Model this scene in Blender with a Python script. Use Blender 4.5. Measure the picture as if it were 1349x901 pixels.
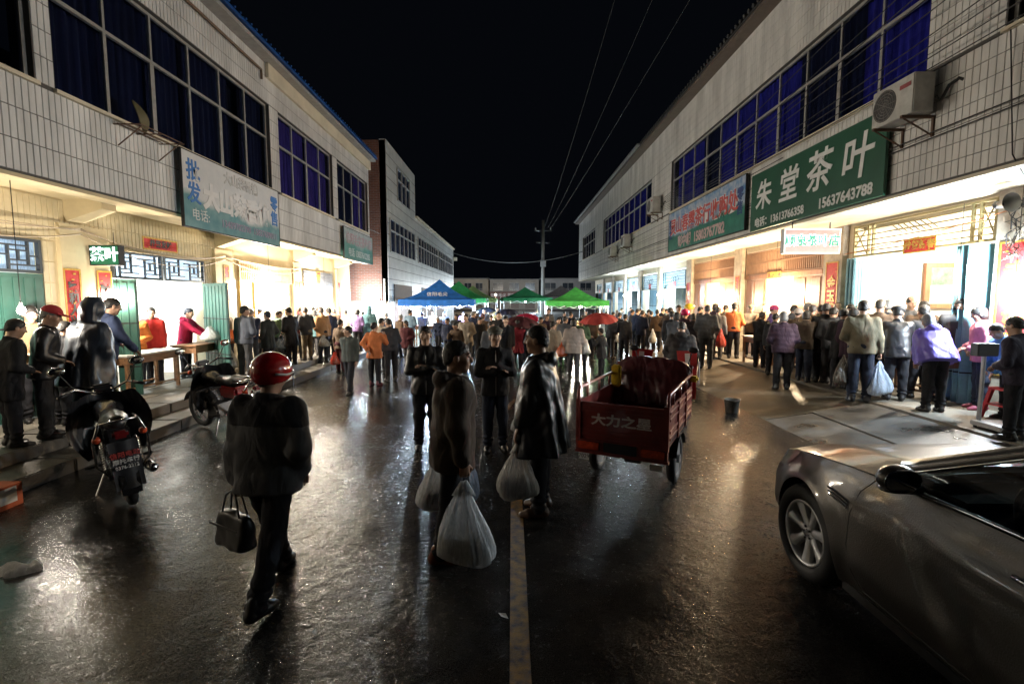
import bpy, bmesh, math, random
import numpy as np
from mathutils import Vector, Matrix

SC = bpy.context.scene
for _o in list(bpy.data.objects):
    bpy.data.objects.remove(_o, do_unlink=True)
random.seed(7)
rng = np.random.default_rng(7)
COL = SC.collection
R = math.radians

# ------------------------------------------------------------------ camera, world, exposure
F_PX, CX, CY, CAM_H = 640.0, 674.5, 450.5, 2.0
PITCH = math.atan((CY - 394.0) / F_PX)
cam_d = bpy.data.cameras.new('camera')
cam_d.sensor_width = 36.0
cam_d.lens = F_PX / 1349.0 * 36.0
cam_d.clip_start = 0.05
cam_d.clip_end = 600.0
cam = bpy.data.objects.new('camera', cam_d)
cam.location = (0, 0, CAM_H)
cam.rotation_euler = (math.pi / 2 - PITCH, 0, 0)
COL.objects.link(cam)
SC.camera = cam

world = bpy.data.worlds.new('World')
SC.world = world
world.use_nodes = True
_bg = world.node_tree.nodes['Background']
_bg.inputs[0].default_value = (0.25, 0.32, 0.5, 1)      # moonless, overcast night sky
_bg.inputs[1].default_value = 0.006

SC.view_settings.view_transform = 'Standard'
SC.view_settings.look = 'None'
SC.view_settings.exposure = 0.0
SC.view_settings.gamma = 1.0
SC.view_settings.use_curve_mapping = False
cy = SC.cycles
cy.use_denoising = True
try:
    cy.denoiser = 'OPENIMAGEDENOISE'
except Exception:
    pass
cy.use_light_tree = True
cy.max_bounces = 4
cy.diffuse_bounces = 2
cy.glossy_bounces = 2
cy.transmission_bounces = 4
cy.transparent_max_bounces = 7
cy.volume_bounces = 0
cy.sample_clamp_indirect = 4.0
cy.sample_clamp_direct = 0.0
cy.caustics_reflective = False
cy.caustics_refractive = False
cy.blur_glossy = 0.5
cy.use_adaptive_sampling = True
cy.adaptive_threshold = 0.02

WARM = (1.0, 0.74, 0.45)
NEUT = (1.0, 0.89, 0.74)
COOL = (0.72, 0.88, 1.0)

# ------------------------------------------------------------------ helpers
def ray(px, py):
    u, v = (px - CX) / F_PX, (CY - py) / F_PX
    cp, sp = math.cos(PITCH), math.sin(PITCH)
    return Vector((u, cp + v * sp, -sp + v * cp))

def at_depth(px, py, d):
    r = ray(px, py)
    t = d / r.y
    return Vector((r.x * t, d, CAM_H + r.z * t))

def gz(x):
    if x < -5.6: return 0.30
    if x < -5.1: return 0.15
    if x > 5.95: return 0.30
    if x > 4.2: return (x - 4.2) / 1.75 * 0.26
    return 0.0

def tag(o, label=None, cat=None, group=None, kind=None):
    if label: o['label'] = label
    if cat: o['category'] = cat
    if group: o['group'] = group
    if kind: o['kind'] = kind
    return o

def empty(name, loc=(0, 0, 0), rz=0.0, parent=None):
    o = bpy.data.objects.new(name, None)
    o.empty_display_size = 0.2
    o.location = loc
    o.rotation_euler = (0, 0, rz)
    if parent: o.parent = parent
    COL.objects.link(o)
    return o

def link(name, me, mat, parent=None, smooth=False, mats=None):
    o = bpy.data.objects.new(name, me)
    if mats:
        for m_ in mats: me.materials.append(m_)
    elif mat is not None and len(me.materials) == 0:
        me.materials.append(mat)
    if smooth:
        me.polygons.foreach_set('use_smooth', [True] * len(me.polygons))
    if parent: o.parent = parent
    COL.objects.link(o)
    return o

class MB:
    """collects boxes, tubes, lofts; build() links them as one mesh object"""
    def __init__(s): s.v = []; s.f = []
    def add(s, vs, fs):
        b = len(s.v); s.v += [tuple(p) for p in vs]; s.f += [tuple(i + b for i in f) for f in fs]; return s
    def box(s, x0, x1, y0, y1, z0, z1):
        x0, x1 = min(x0, x1), max(x0, x1); y0, y1 = min(y0, y1), max(y0, y1); z0, z1 = min(z0, z1), max(z0, z1)
        vs = [(x0, y0, z0), (x1, y0, z0), (x1, y1, z0), (x0, y1, z0), (x0, y0, z1), (x1, y0, z1), (x1, y1, z1), (x0, y1, z1)]
        return s.add(vs, [(0, 3, 2, 1), (4, 5, 6, 7), (0, 1, 5, 4), (1, 2, 6, 5), (2, 3, 7, 6), (3, 0, 4, 7)])
    def obox(s, c, half, M=None):
        hx, hy, hz = half
        vs = [Vector((a * hx, b * hy, d * hz)) for d in (-1, 1) for b in (-1, 1) for a in (-1, 1)]
        if M is not None: vs = [M @ p for p in vs]
        c = Vector(c)
        return s.add([p + c for p in vs], [(0, 2, 3, 1), (4, 5, 7, 6), (0, 1, 5, 4), (1, 3, 7, 5), (3, 2, 6, 7), (2, 0, 4, 6)])
    def tube(s, p, q, r, r2=None, n=8, cap=True):
        return s.path([p, q], [r, r if r2 is None else r2], n, cap)
    def path(s, pts, r, n=8, cap=True, closed=False):
        pts = [Vector(p) for p in pts]
        m = len(pts)
        rs = r if isinstance(r, (list, tuple)) else [r] * m
        rings = []
        prev = None
        for i, p in enumerate(pts):
            if closed: t = pts[(i + 1) % m] - pts[i - 1]
            else: t = pts[min(i + 1, m - 1)] - pts[max(i - 1, 0)]
            if t.length < 1e-9: t = Vector((0, 0, 1))
            t.normalize()
            if prev is None:
                a = Vector((0, 0, 1)) if abs(t.z) < 0.9 else Vector((1, 0, 0))
                u = t.cross(a).normalized()
            else:
                u = (prev - t * prev.dot(t))
                u = u.normalized() if u.length > 1e-6 else t.orthogonal().normalized()
            prev = u
            w = t.cross(u)
            rings.append([p + (u * math.cos(2 * math.pi * k / n) + w * math.sin(2 * math.pi * k / n)) * rs[i] for k in range(n)])
        return s.loft(rings, cap and not closed, closed)
    def loft(s, rings, cap=True, closed=False):
        n = len(rings[0]); m = len(rings)
        vs = [p for rg in rings for p in rg]
        fs = []
        for i in range(m if closed else m - 1):
            j = (i + 1) % m
            for k in range(n):
                l = (k + 1) % n
                fs.append((i * n + k, i * n + l, j * n + l, j * n + k))
        if cap:
            fs.append(tuple(range(n - 1, -1, -1)))
            fs.append(tuple((m - 1) * n + k for k in range(n)))
        return s.add(vs, fs)
    def grid(s, fn, nu, nv, flip=False):
        vs = [fn(i / nu, j / nv) for i in range(nu + 1) for j in range(nv + 1)]
        fs = []
        for i in range(nu):
            for j in range(nv):
                a = i * (nv + 1) + j
                q = (a, a + nv + 1, a + nv + 2, a + 1)
                fs.append(q[::-1] if flip else q)
        return s.add(vs, fs)
    def disc(s, c, axis, r, n=20, thick=0.02):
        c = Vector(c); a = Vector(axis).normalized()
        return s.tube(c - a * thick / 2, c + a * thick / 2, r, n=n)
    def torus(s, c, axis, r, r2, n=24, m=8):
        c = Vector(c); a = Vector(axis).normalized(); u = a.orthogonal().normalized(); w = a.cross(u)
        pts = [c + (u * math.cos(2 * math.pi * k / n) + w * math.sin(2 * math.pi * k / n)) * r for k in range(n)]
        return s.path(pts, r2, m, False, True)
    def ball(s, c, r, n=10, m=6, sc=(1, 1, 1)):
        c = Vector(c)
        rings = []
        for i in range(1, m):
            th = math.pi * i / m
            rings.append([c + Vector((math.sin(th) * math.cos(2 * math.pi * k / n) * sc[0], math.sin(th) * math.sin(2 * math.pi * k / n) * sc[1], -math.cos(th) * sc[2])) * r for k in range(n)])
        return s.loft(rings, True)
    def mesh(s, name='m'):
        me = bpy.data.meshes.new(name)
        me.from_pydata(s.v, [], s.f)
        me.update()
        return me
    def build(s, name, mat, parent=None, smooth=False, bevel=0.0, auto=None):
        me = s.mesh(name)
        if bevel > 0 or auto is not None:
            bm = bmesh.new(); bm.from_mesh(me)
            bmesh.ops.recalc_face_normals(bm, faces=bm.faces)
            if bevel > 0:
                es = [e for e in bm.edges if len(e.link_faces) == 2 and e.calc_face_angle(0) > 0.5]
                bmesh.ops.bevel(bm, geom=es, offset=bevel, segments=2, affect='EDGES', clamp_overlap=True)
            if auto is not None:
                for f in bm.faces: f.smooth = True
                for e in bm.edges:
                    if len(e.link_faces) == 2 and e.calc_face_angle(0) > auto: e.smooth = False
            bm.to_mesh(me); bm.free()
        return link(name, me, mat, parent, smooth)

# ------------------------------------------------------------------ materials
MATS = {}
def mat(name, col, rough=0.6, metal=0.0, var=0.12, vs=6.0, bump=0.0, bs=40.0, coat=0.0, rvar=0.0, spec=0.5, emis=None, es=0.0, stretch=None, sheen=0.0, trans=None, world=False):
    if name in MATS: return MATS[name]
    m = bpy.data.materials.new(name); MATS[name] = m
    m.use_nodes = True
    nt = m.node_tree; N = nt.nodes; L = nt.links
    b = N['Principled BSDF']
    b.inputs['Base Color'].default_value = (*col, 1)
    b.inputs['Roughness'].default_value = rough
    b.inputs['Metallic'].default_value = metal
    b.inputs['Specular IOR Level'].default_value = spec
    b.inputs['Coat Weight'].default_value = coat
    b.inputs['Coat Roughness'].default_value = 0.08
    if sheen: b.inputs['Sheen Weight'].default_value = sheen
    if emis:
        b.inputs['Emission Color'].default_value = (*emis, 1)
        b.inputs['Emission Strength'].default_value = es
    if var > 0 or bump > 0 or rvar > 0:
        tc = N.new('ShaderNodeTexCoord')
        src = tc.outputs['Object']
        if world: src = N.new('ShaderNodeNewGeometry').outputs['Position']
        if stretch:
            mp = N.new('ShaderNodeMapping'); mp.inputs['Scale'].default_value = stretch
            L.new(src, mp.inputs['Vector']); src = mp.outputs['Vector']
        if var > 0 or rvar > 0:
            nz = N.new('ShaderNodeTexNoise'); nz.inputs['Scale'].default_value = vs; nz.inputs['Detail'].default_value = 5; nz.inputs['Roughness'].default_value = 0.65
            L.new(src, nz.inputs['Vector'])
        if var > 0:
            rp = N.new('ShaderNodeMapRange'); rp.inputs['From Min'].default_value = 0.3; rp.inputs['From Max'].default_value = 0.7
            rp.inputs['To Min'].default_value = 1 - var * 1.6; rp.inputs['To Max'].default_value = 1 + var
            L.new(nz.outputs['Fac'], rp.inputs['Value'])
            mx = N.new('ShaderNodeMix'); mx.data_type = 'RGBA'; mx.blend_type = 'MULTIPLY'; mx.inputs[0].default_value = 1
            mx.inputs[6].default_value = (*col, 1)
            L.new(rp.outputs['Result'], mx.inputs[7]); L.new(mx.outputs[2], b.inputs['Base Color'])
        if rvar > 0:
            rr = N.new('ShaderNodeMapRange'); rr.inputs['From Min'].default_value = 0.3; rr.inputs['From Max'].default_value = 0.7
            rr.inputs['To Min'].default_value = max(0.03, rough - rvar); rr.inputs['To Max'].default_value = min(1, rough + rvar)
            L.new(nz.outputs['Fac'], rr.inputs['Value']); L.new(rr.outputs['Result'], b.inputs['Roughness'])
        if bump > 0:
            n2 = N.new('ShaderNodeTexNoise'); n2.inputs['Scale'].default_value = bs; n2.inputs['Detail'].default_value = 4
            L.new(src, n2.inputs['Vector'])
            bp = N.new('ShaderNodeBump'); bp.inputs['Strength'].default_value = 1.0; bp.inputs['Distance'].default_value = bump
            L.new(n2.outputs['Fac'], bp.inputs['Height']); L.new(bp.outputs['Normal'], b.inputs['Normal'])
    return m

def cloth(name, col, rough=0.85, shiny=False):
    """woven cloth with soft creases (or coated raincoat / leather when shiny)"""
    key = 'cloth_' + name
    if key in MATS: return MATS[key]
    m = bpy.data.materials.new(key); MATS[key] = m
    m.use_nodes = True
    nt = m.node_tree; N = nt.nodes; L = nt.links
    b = N['Principled BSDF']
    b.inputs['Roughness'].default_value = 0.42 if shiny else rough
    b.inputs['Specular IOR Level'].default_value = 0.5 if shiny else 0.25
    tc = N.new('ShaderNodeTexCoord')
    mp = N.new('ShaderNodeMapping'); mp.inputs['Scale'].default_value = (1.0, 1.0, 0.45 if not shiny else 0.3)
    L.new(tc.outputs['Object'], mp.inputs['Vector'])
    n1 = N.new('ShaderNodeTexNoise'); n1.inputs['Scale'].default_value = 8 if not shiny else 6; n1.inputs['Detail'].default_value = 3 if not shiny else 1.5; n1.inputs['Distortion'].default_value = 1.2
    L.new(mp.outputs['Vector'], n1.inputs['Vector'])
    n2 = N.new('ShaderNodeTexNoise'); n2.inputs['Scale'].default_value = 5; n2.inputs['Detail'].default_value = 6
    L.new(tc.outputs['Object'], n2.inputs['Vector'])
    rp = N.new('ShaderNodeMapRange'); rp.inputs['From Min'].default_value = 0.3; rp.inputs['From Max'].default_value = 0.7
    rp.inputs['To Min'].default_value = 0.75; rp.inputs['To Max'].default_value = 1.15
    L.new(n2.outputs['Fac'], rp.inputs['Value'])
    mx = N.new('ShaderNodeMix'); mx.data_type = 'RGBA'; mx.blend_type = 'MULTIPLY'; mx.inputs[0].default_value = 1
    mx.inputs[6].default_value = (*col, 1)
    L.new(rp.outputs['Result'], mx.inputs[7]); L.new(mx.outputs[2], b.inputs['Base Color'])
    bp = N.new('ShaderNodeBump'); bp.inputs['Strength'].default_value = 1.0; bp.inputs['Distance'].default_value = 0.022 if not shiny else 0.03
    L.new(n1.outputs['Fac'], bp.inputs['Height']); L.new(bp.outputs['Normal'], b.inputs['Normal'])
    return m

def glass_mat(name, tint=(0.6, 0.65, 0.75), gloss=0.12):
    if name in MATS: return MATS[name]
    m = bpy.data.materials.new(name); MATS[name] = m
    m.use_nodes = True
    nt = m.node_tree; N = nt.nodes; L = nt.links
    N.remove(N['Principled BSDF'])
    tr = N.new('ShaderNodeBsdfTransparent'); tr.inputs[0].default_value = (*tint, 1)
    gl = N.new('ShaderNodeBsdfGlossy'); gl.inputs['Roughness'].default_value = 0.04; gl.inputs['Color'].default_value = (0.9, 0.9, 0.9, 1)
    lw = N.new('ShaderNodeLayerWeight'); lw.inputs[0].default_value = 0.5
    pw = N.new('ShaderNodeMath'); pw.operation = 'POWER'; L.new(lw.outputs['Facing'], pw.inputs[0]); pw.inputs[1].default_value = 4.0
    fr = N.new('ShaderNodeMath'); fr.operation = 'MULTIPLY_ADD'; L.new(pw.outputs[0], fr.inputs[0]); fr.inputs[1].default_value = 0.55; fr.inputs[2].default_value = 0.03
    mx = N.new('ShaderNodeMixShader')
    L.new(fr.outputs[0], mx.inputs[0]); L.new(tr.outputs[0], mx.inputs[1]); L.new(gl.outputs[0], mx.inputs[2])
    L.new(mx.outputs[0], N['Material Output'].inputs[0])
    return m

def emit_mat(name, col, s):
    if name in MATS: return MATS[name]
    m = bpy.data.materials.new(name); MATS[name] = m
    m.use_nodes = True
    nt = m.node_tree; N = nt.nodes
    N.remove(N['Principled BSDF'])
    e = N.new('ShaderNodeEmission'); e.inputs[0].default_value = (*col, 1); e.inputs[1].default_value = s
    nt.links.new(e.outputs[0], N['Material Output'].inputs[0])
    try: m.cycles.emission_sampling = 'NONE' if s < 100 else 'AUTO'
    except Exception: pass
    return m

def bag_mat(name, tint=(0.75, 0.8, 0.85), opac=0.7):
    if name in MATS: return MATS[name]
    m = bpy.data.materials.new(name); MATS[name] = m
    m.use_nodes = True
    nt = m.node_tree; N = nt.nodes; L = nt.links
    N.remove(N['Principled BSDF'])
    tc = N.new('ShaderNodeTexCoord')
    mp = N.new('ShaderNodeMapping'); mp.inputs['Scale'].default_value = (1, 1, 0.16)
    L.new(tc.outputs['Object'], mp.inputs['Vector'])
    n1 = N.new('ShaderNodeTexNoise'); n1.inputs['Scale'].default_value = 34; n1.inputs['Detail'].default_value = 6; n1.inputs['Distortion'].default_value = 1.6
    L.new(mp.outputs['Vector'], n1.inputs['Vector'])
    bp = N.new('ShaderNodeBump'); bp.inputs['Distance'].default_value = 0.014
    L.new(n1.outputs['Fac'], bp.inputs['Height'])
    df = N.new('ShaderNodeBsdfDiffuse'); df.inputs[0].default_value = (*tint, 1); L.new(bp.outputs[0], df.inputs['Normal'])
    tl = N.new('ShaderNodeBsdfTranslucent'); tl.inputs[0].default_value = (*tint, 1); L.new(bp.outputs[0], tl.inputs['Normal'])
    gl = N.new('ShaderNodeBsdfGlossy'); gl.inputs['Roughness'].default_value = 0.22; L.new(bp.outputs[0], gl.inputs['Normal'])
    tr = N.new('ShaderNodeBsdfTransparent')
    a = N.new('ShaderNodeMixShader'); a.inputs[0].default_value = 0.45; L.new(df.outputs[0], a.inputs[1]); L.new(tl.outputs[0], a.inputs[2])
    rp = N.new('ShaderNodeMapRange'); rp.inputs['From Min'].default_value = 0.35; rp.inputs['From Max'].default_value = 0.65
    rp.inputs['To Min'].default_value = opac - 0.25; rp.inputs['To Max'].default_value = min(1, opac + 0.2)
    L.new(n1.outputs['Fac'], rp.inputs['Value'])
    c = N.new('ShaderNodeMixShader'); L.new(rp.outputs[0], c.inputs[0]); L.new(tr.outputs[0], c.inputs[1]); L.new(a.outputs[0], c.inputs[2])
    d = N.new('ShaderNodeMixShader'); d.inputs[0].default_value = 0.10; L.new(c.outputs[0], d.inputs[1]); L.new(gl.outputs[0], d.inputs[2])
    L.new(d.outputs[0], N['Material Output'].inputs[0])
    return m

# ------------------------------------------------------------------ lettering
def lettering(parent, body, size, M, mat_, name='lettering', bold=0.0, shear=0.0, sx=1.0, ext=0.004, align='CENTER', space=1.0, vert=False):
    c = bpy.data.curves.new('txt', 'FONT')
    c.body = '\n'.join(body) if vert else body
    c.size = size; c.align_x = align; c.align_y = 'CENTER'
    c.offset = bold; c.shear = shear; c.extrude = ext; c.space_character = space
    c.resolution_u = 3
    t = bpy.data.objects.new('txt', c); COL.objects.link(t)
    dg = bpy.context.evaluated_depsgraph_get()
    me = bpy.data.meshes.new_from_object(t.evaluated_get(dg))
    bpy.data.objects.remove(t, do_unlink=True)
    me.materials.clear()
    me.transform(Matrix.Scale(sx, 4, (1, 0, 0)))
    me.transform(M)
    return link(name, me, mat_, parent)

def face_mtx(loc, nrm):
    """text frame on a vertical face whose outward normal is nrm"""
    n = Vector(nrm).normalized(); u = Vector((0, 0, 1)); x = u.cross(n).normalized()
    M = Matrix((x, u, n)).transposed().to_4x4(); M.translation = Vector(loc)
    return M

# ------------------------------------------------------------------ lamps
LAMP_N = [0]
def bulb(loc, power, col, label, cord=0.6, r=0.045, name='hanging_bulb', pole=None, group='bare bulbs hung over the stalls'):
    e = empty(name, loc)
    tag(e, label, 'light bulb', group)
    k = 'bulb_%.2f_%.2f' % (col[1], col[2])
    MB().ball((0, 0, 0), r, 12, 8, (1, 1, 1.25)).build('glass_bulb', emit_mat(k, col, 60.0), e, True)
    MB().tube((0, 0, r * 1.15), (0, 0, r * 1.15 + 0.05), 0.016).build('socket', mat('socket_black', (0.02, 0.02, 0.02), 0.5, var=0), e)
    if cord > 0:
        MB().tube((0, 0, r * 1.15 + 0.05), (0, 0, cord), 0.005, n=5).build('cord', mat('cord_black', (0.02, 0.02, 0.02), 0.6, var=0), e)
    if pole:
        MB().tube((0.05, 0, -pole), (0.05, 0, 0.12), 0.014, n=6).tube((0.05, 0, 0.1), (0, 0, 0.1), 0.008, n=5).build('pole', mat('lamp_pole', (0.3, 0.25, 0.18), 0.5), e)
    ld = bpy.data.lights.new('bulb_light', 'POINT')
    ld.energy = power; ld.color = col; ld.shadow_soft_size = r * 1.5
    ld.use_soft_falloff = False
    lo = bpy.data.objects.new('bulb_light', ld); lo.parent = e
    COL.objects.link(lo)
    return e
# ------------------------------------------------------------------ implicit surfaces (bodies, clothes, hair)
def surfnet(fn, lo, hi, h):
    lo = np.array(lo, np.float32); hi = np.array(hi, np.float32)
    n = np.ceil((hi - lo) / h).astype(int) + 2
    ax = [lo[i] + h * np.arange(n[i], dtype=np.float32) for i in range(3)]
    X, Y, Z = np.meshgrid(*ax, indexing='ij', sparse=True)
    V = np.broadcast_to(fn(X, Y, Z), tuple(n)).astype(np.float32)
    V = np.where(V == 0, 1e-7, V)
    S = V < 0
    m = n - 1
    def c3(A, a, b, c): return A[a:a + m[0], b:b + m[1], c:c + m[2]]
    cnt8 = sum(c3(S, a, b, c).astype(np.int8) for a in (0, 1) for b in (0, 1) for c in (0, 1))
    act = (cnt8 > 0) & (cnt8 < 8)
    I, J, K = np.nonzero(act)
    if len(I) == 0: return np.zeros((0, 3)), []
    acc = np.zeros((len(I), 3), np.float32); cnt = np.zeros(len(I), np.float32)
    cor = [(a, b, c) for a in (0, 1) for b in (0, 1) for c in (0, 1)]
    val = {c: V[I + c[0], J + c[1], K + c[2]] for c in cor}
    for c in cor:
        for axx in range(3):
            if c[axx] == 0:
                d = list(c); d[axx] = 1; d = tuple(d)
                va, vb = val[c], val[d]
                x = (va < 0) != (vb < 0)
                t = np.where(x, va / np.where(x, va - vb, 1), 0)
                p = np.array(c, np.float32)[None, :].repeat(len(I), 0)
                p[:, axx] += t
                acc[x] += p[x]; cnt[x] += 1
    vs = lo + h * (np.stack([I, J, K], 1) + acc / cnt[:, None])
    idx = np.full(tuple(m), -1, np.int64); idx[I, J, K] = np.arange(len(I))
    quads = []
    for axx in range(3):
        sl0 = [slice(None)] * 3; sl1 = [slice(None)] * 3
        sl0[axx] = slice(0, -1); sl1[axx] = slice(1, None)
        cr = S[tuple(sl0)] != S[tuple(sl1)]
        b, c = (axx + 1) % 3, (axx + 2) % 3
        E = np.stack(np.nonzero(cr), 1)
        ok = (E[:, b] > 0) & (E[:, c] > 0) & (E[:, b] < m[b]) & (E[:, c] < m[c])
        E = E[ok]
        if len(E) == 0: continue
        def cell(db, dc):
            Q = E.copy(); Q[:, b] -= db; Q[:, c] -= dc
            return idx[Q[:, 0], Q[:, 1], Q[:, 2]]
        q = np.stack([cell(1, 1), cell(0, 1), cell(0, 0), cell(1, 0)], 1)
        flip = ~S[E[:, 0], E[:, 1], E[:, 2]]
        q[flip] = q[flip][:, ::-1]
        quads.append(q)
    q = np.concatenate(quads)
    q = q[(q >= 0).all(1)]
    return vs, q

def mesh_np(vs, q, name='m'):
    me = bpy.data.meshes.new(name)
    nv, nf = len(vs), len(q)
    me.vertices.add(nv); me.vertices.foreach_set('co', np.asarray(vs, np.float32).ravel())
    me.loops.add(nf * 4); me.loops.foreach_set('vertex_index', np.asarray(q, np.int32).ravel())
    me.polygons.add(nf); me.polygons.foreach_set('loop_start', np.arange(0, nf * 4, 4, dtype=np.int32))
    me.polygons.foreach_set('use_smooth', np.ones(nf, bool))
    me.update(calc_edges=True)
    return me

def smin(a, b, k):
    h = np.clip(0.5 + 0.5 * (b - a) / k, 0, 1)
    return b * (1 - h) + a * h - k * h * (1 - h)
def smax(a, b, k): return -smin(-a, -b, k)
def cap(P, a, b, r1, r2):
    X, Y, Z = P
    a = np.asarray(a, np.float32); b = np.asarray(b, np.float32)
    d = b - a; L2 = float(d @ d) + 1e-9
    t = np.clip(((X - a[0]) * d[0] + (Y - a[1]) * d[1] + (Z - a[2]) * d[2]) / L2, 0, 1)
    return np.sqrt((X - a[0] - t * d[0]) ** 2 + (Y - a[1] - t * d[1]) ** 2 + (Z - a[2] - t * d[2]) ** 2) - (r1 + (r2 - r1) * t)
def ell(P, c, r):
    X, Y, Z = P
    k0 = np.sqrt(((X - c[0]) / r[0]) ** 2 + ((Y - c[1]) / r[1]) ** 2 + ((Z - c[2]) / r[2]) ** 2)
    k1 = np.sqrt(((X - c[0]) / r[0] ** 2) ** 2 + ((Y - c[1]) / r[1] ** 2) ** 2 + ((Z - c[2]) / r[2] ** 2) ** 2) + 1e-6
    return k0 * (k0 - 1) / k1
def wr(P, a, s, seed=0):
    """soft cloth creases"""
    X, Y, Z = P
    Z = Z * 0.6 + X * 0.25
    return a * (np.sin(s * 1.0 * X + 2.1 * np.sin(s * 0.55 * Z + seed) + seed) * np.sin(s * 1.3 * Z + 1.7 * np.sin(s * 0.6 * Y + seed * 1.3) + 1.1 * seed)
                + 0.6 * np.sin(s * 1.9 * Z + 2.0 * np.sin(s * 0.8 * X) + seed * 2.1) * np.sin(s * 1.1 * Y + seed))

def frame(P, o, ax):
    X, Y, Z = P
    dx, dy, dz = X - o[0], Y - o[1], Z - o[2]
    return tuple(dx * a[0] + dy * a[1] + dz * a[2] for a in ax)

def ik(S_, H_, l1, l2, hint):
    S_, H_ = Vector(S_), Vector(H_)
    d = H_ - S_; L_ = min(d.length, (l1 + l2) * 0.995)
    dn = d.normalized()
    H_ = S_ + dn * L_
    a = (l1 * l1 - l2 * l2 + L_ * L_) / (2 * L_)
    h = math.sqrt(max(l1 * l1 - a * a, 0))
    hv = Vector(hint); hv = hv - dn * hv.dot(dn)
    hv = hv.normalized() if hv.length > 1e-5 else dn.orthogonal().normalized()
    return S_ + dn * a + hv * h, H_

SKIN = {}
def skin_mat(k):
    cols = {'a': (0.42, 0.25, 0.17), 'b': (0.34, 0.19, 0.12), 'c': (0.50, 0.32, 0.23)}
    return mat('skin_' + k, cols[k], 0.5, var=0.1, vs=14, bump=0.001, bs=120)

ARM = {  # hand targets in the torso frame: (outward, forward, up from hip) and elbow hint (outward, forward, up)
    'hang': ((0.235, 0.03, -0.12), (0.3, -1, 0)), 'carry': ((0.27, 0.04, -0.13), (0.4, -1, 0)),
    'swingf': ((0.22, 0.22, -0.06), (0.2, -1, -0.2)), 'swingb': ((0.25, -0.20, -0.08), (0.3, -1, 0)),
    'front': ((0.10, 0.20, 0.09), (0.7, -0.6, -0.6)), 'work': ((0.12, 0.33, 0.02), (0.7, -0.5, -0.7)),
    'reach': ((0.10, 0.50, 0.16), (0.6, -0.2, -1)), 'pocket': ((0.20, 0.10, -0.01), (0.7, -1, 0)),
    'cross': ((0.0, 0.19, 0.24), (0.9, 0.0, -0.8)), 'cross2': ((-0.01, 0.16, 0.20), (0.9, 0.0, -0.8)),
    'face': ((0.03, 0.17, 0.52), (0.5, 0.3, -1)), 'up': ((0.16, 0.26, 0.42), (0.5, -0.2, -1)), 'behind': ((0.08, -0.20, 0.02), (1, -0.4, 0)),
    'down': ((0.16, 0.34, -0.16), (0.6, -0.6, 0)),
}
PROF_U = np.array([-0.42, -0.30, -0.18, -0.06, 0.06, 0.18, 0.30, 0.39, 0.44, 0.475, 0.50, 0.54], np.float32)
PROF = {
    'jacket': ([0.19, 0.195, 0.196, 0.195, 0.19, 0.188, 0.200, 0.206, 0.188, 0.128, 0.078, 0.064], [0.14, 0.142, 0.142, 0.14, 0.135, 0.135, 0.142, 0.130, 0.112, 0.096, 0.088, 0.082]),
    'slim': ([0.18, 0.182, 0.18, 0.17, 0.158, 0.162, 0.180, 0.186, 0.170, 0.118, 0.074, 0.062], [0.14, 0.14, 0.138, 0.13, 0.118, 0.12, 0.132, 0.12, 0.105, 0.09, 0.082, 0.078]),
    'puffy': ([0.22, 0.225, 0.226, 0.222, 0.215, 0.213, 0.222, 0.224, 0.200, 0.140, 0.086, 0.07], [0.17, 0.172, 0.174, 0.17, 0.165, 0.162, 0.165, 0.148, 0.126, 0.108, 0.098, 0.09]),
    'coat': ([0.225, 0.215, 0.21, 0.2, 0.19, 0.19, 0.202, 0.207, 0.188, 0.128, 0.08, 0.066], [0.175, 0.165, 0.158, 0.148, 0.14, 0.138, 0.142, 0.130, 0.112, 0.096, 0.09, 0.084]),
    'poncho': ([0.33, 0.315, 0.30, 0.288, 0.278, 0.268, 0.262, 0.245, 0.205, 0.138, 0.084, 0.066], [0.25, 0.24, 0.228, 0.215, 0.2, 0.185, 0.17, 0.148, 0.122, 0.1, 0.092, 0.084]),
}
SHOE_ME = [None]
def shoe_mesh():
    if SHOE_ME[0] is None:
        def f(X, Y, Z):
            P = (X, Y, Z)
            d = smin(cap(P, (0, -0.055, 0.045), (0, 0.075, 0.035), 0.042, 0.042), cap(P, (0, 0.10, 0.024), (0, 0.145, 0.018), 0.042, 0.036), 0.04)
            d = smin(d, cap(P, (0, -0.04, 0.06), (0, -0.03, 0.12), 0.042, 0.042), 0.03)
            return smax(d, 0.002 - Z, 0.006)
        v, q = surfnet(f, (-0.07, -0.12, -0.02), (0.07, 0.2, 0.15), 0.012)
        SHOE_ME[0] = (v, q)
    return SHOE_ME[0]
SHOES = {}
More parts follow.
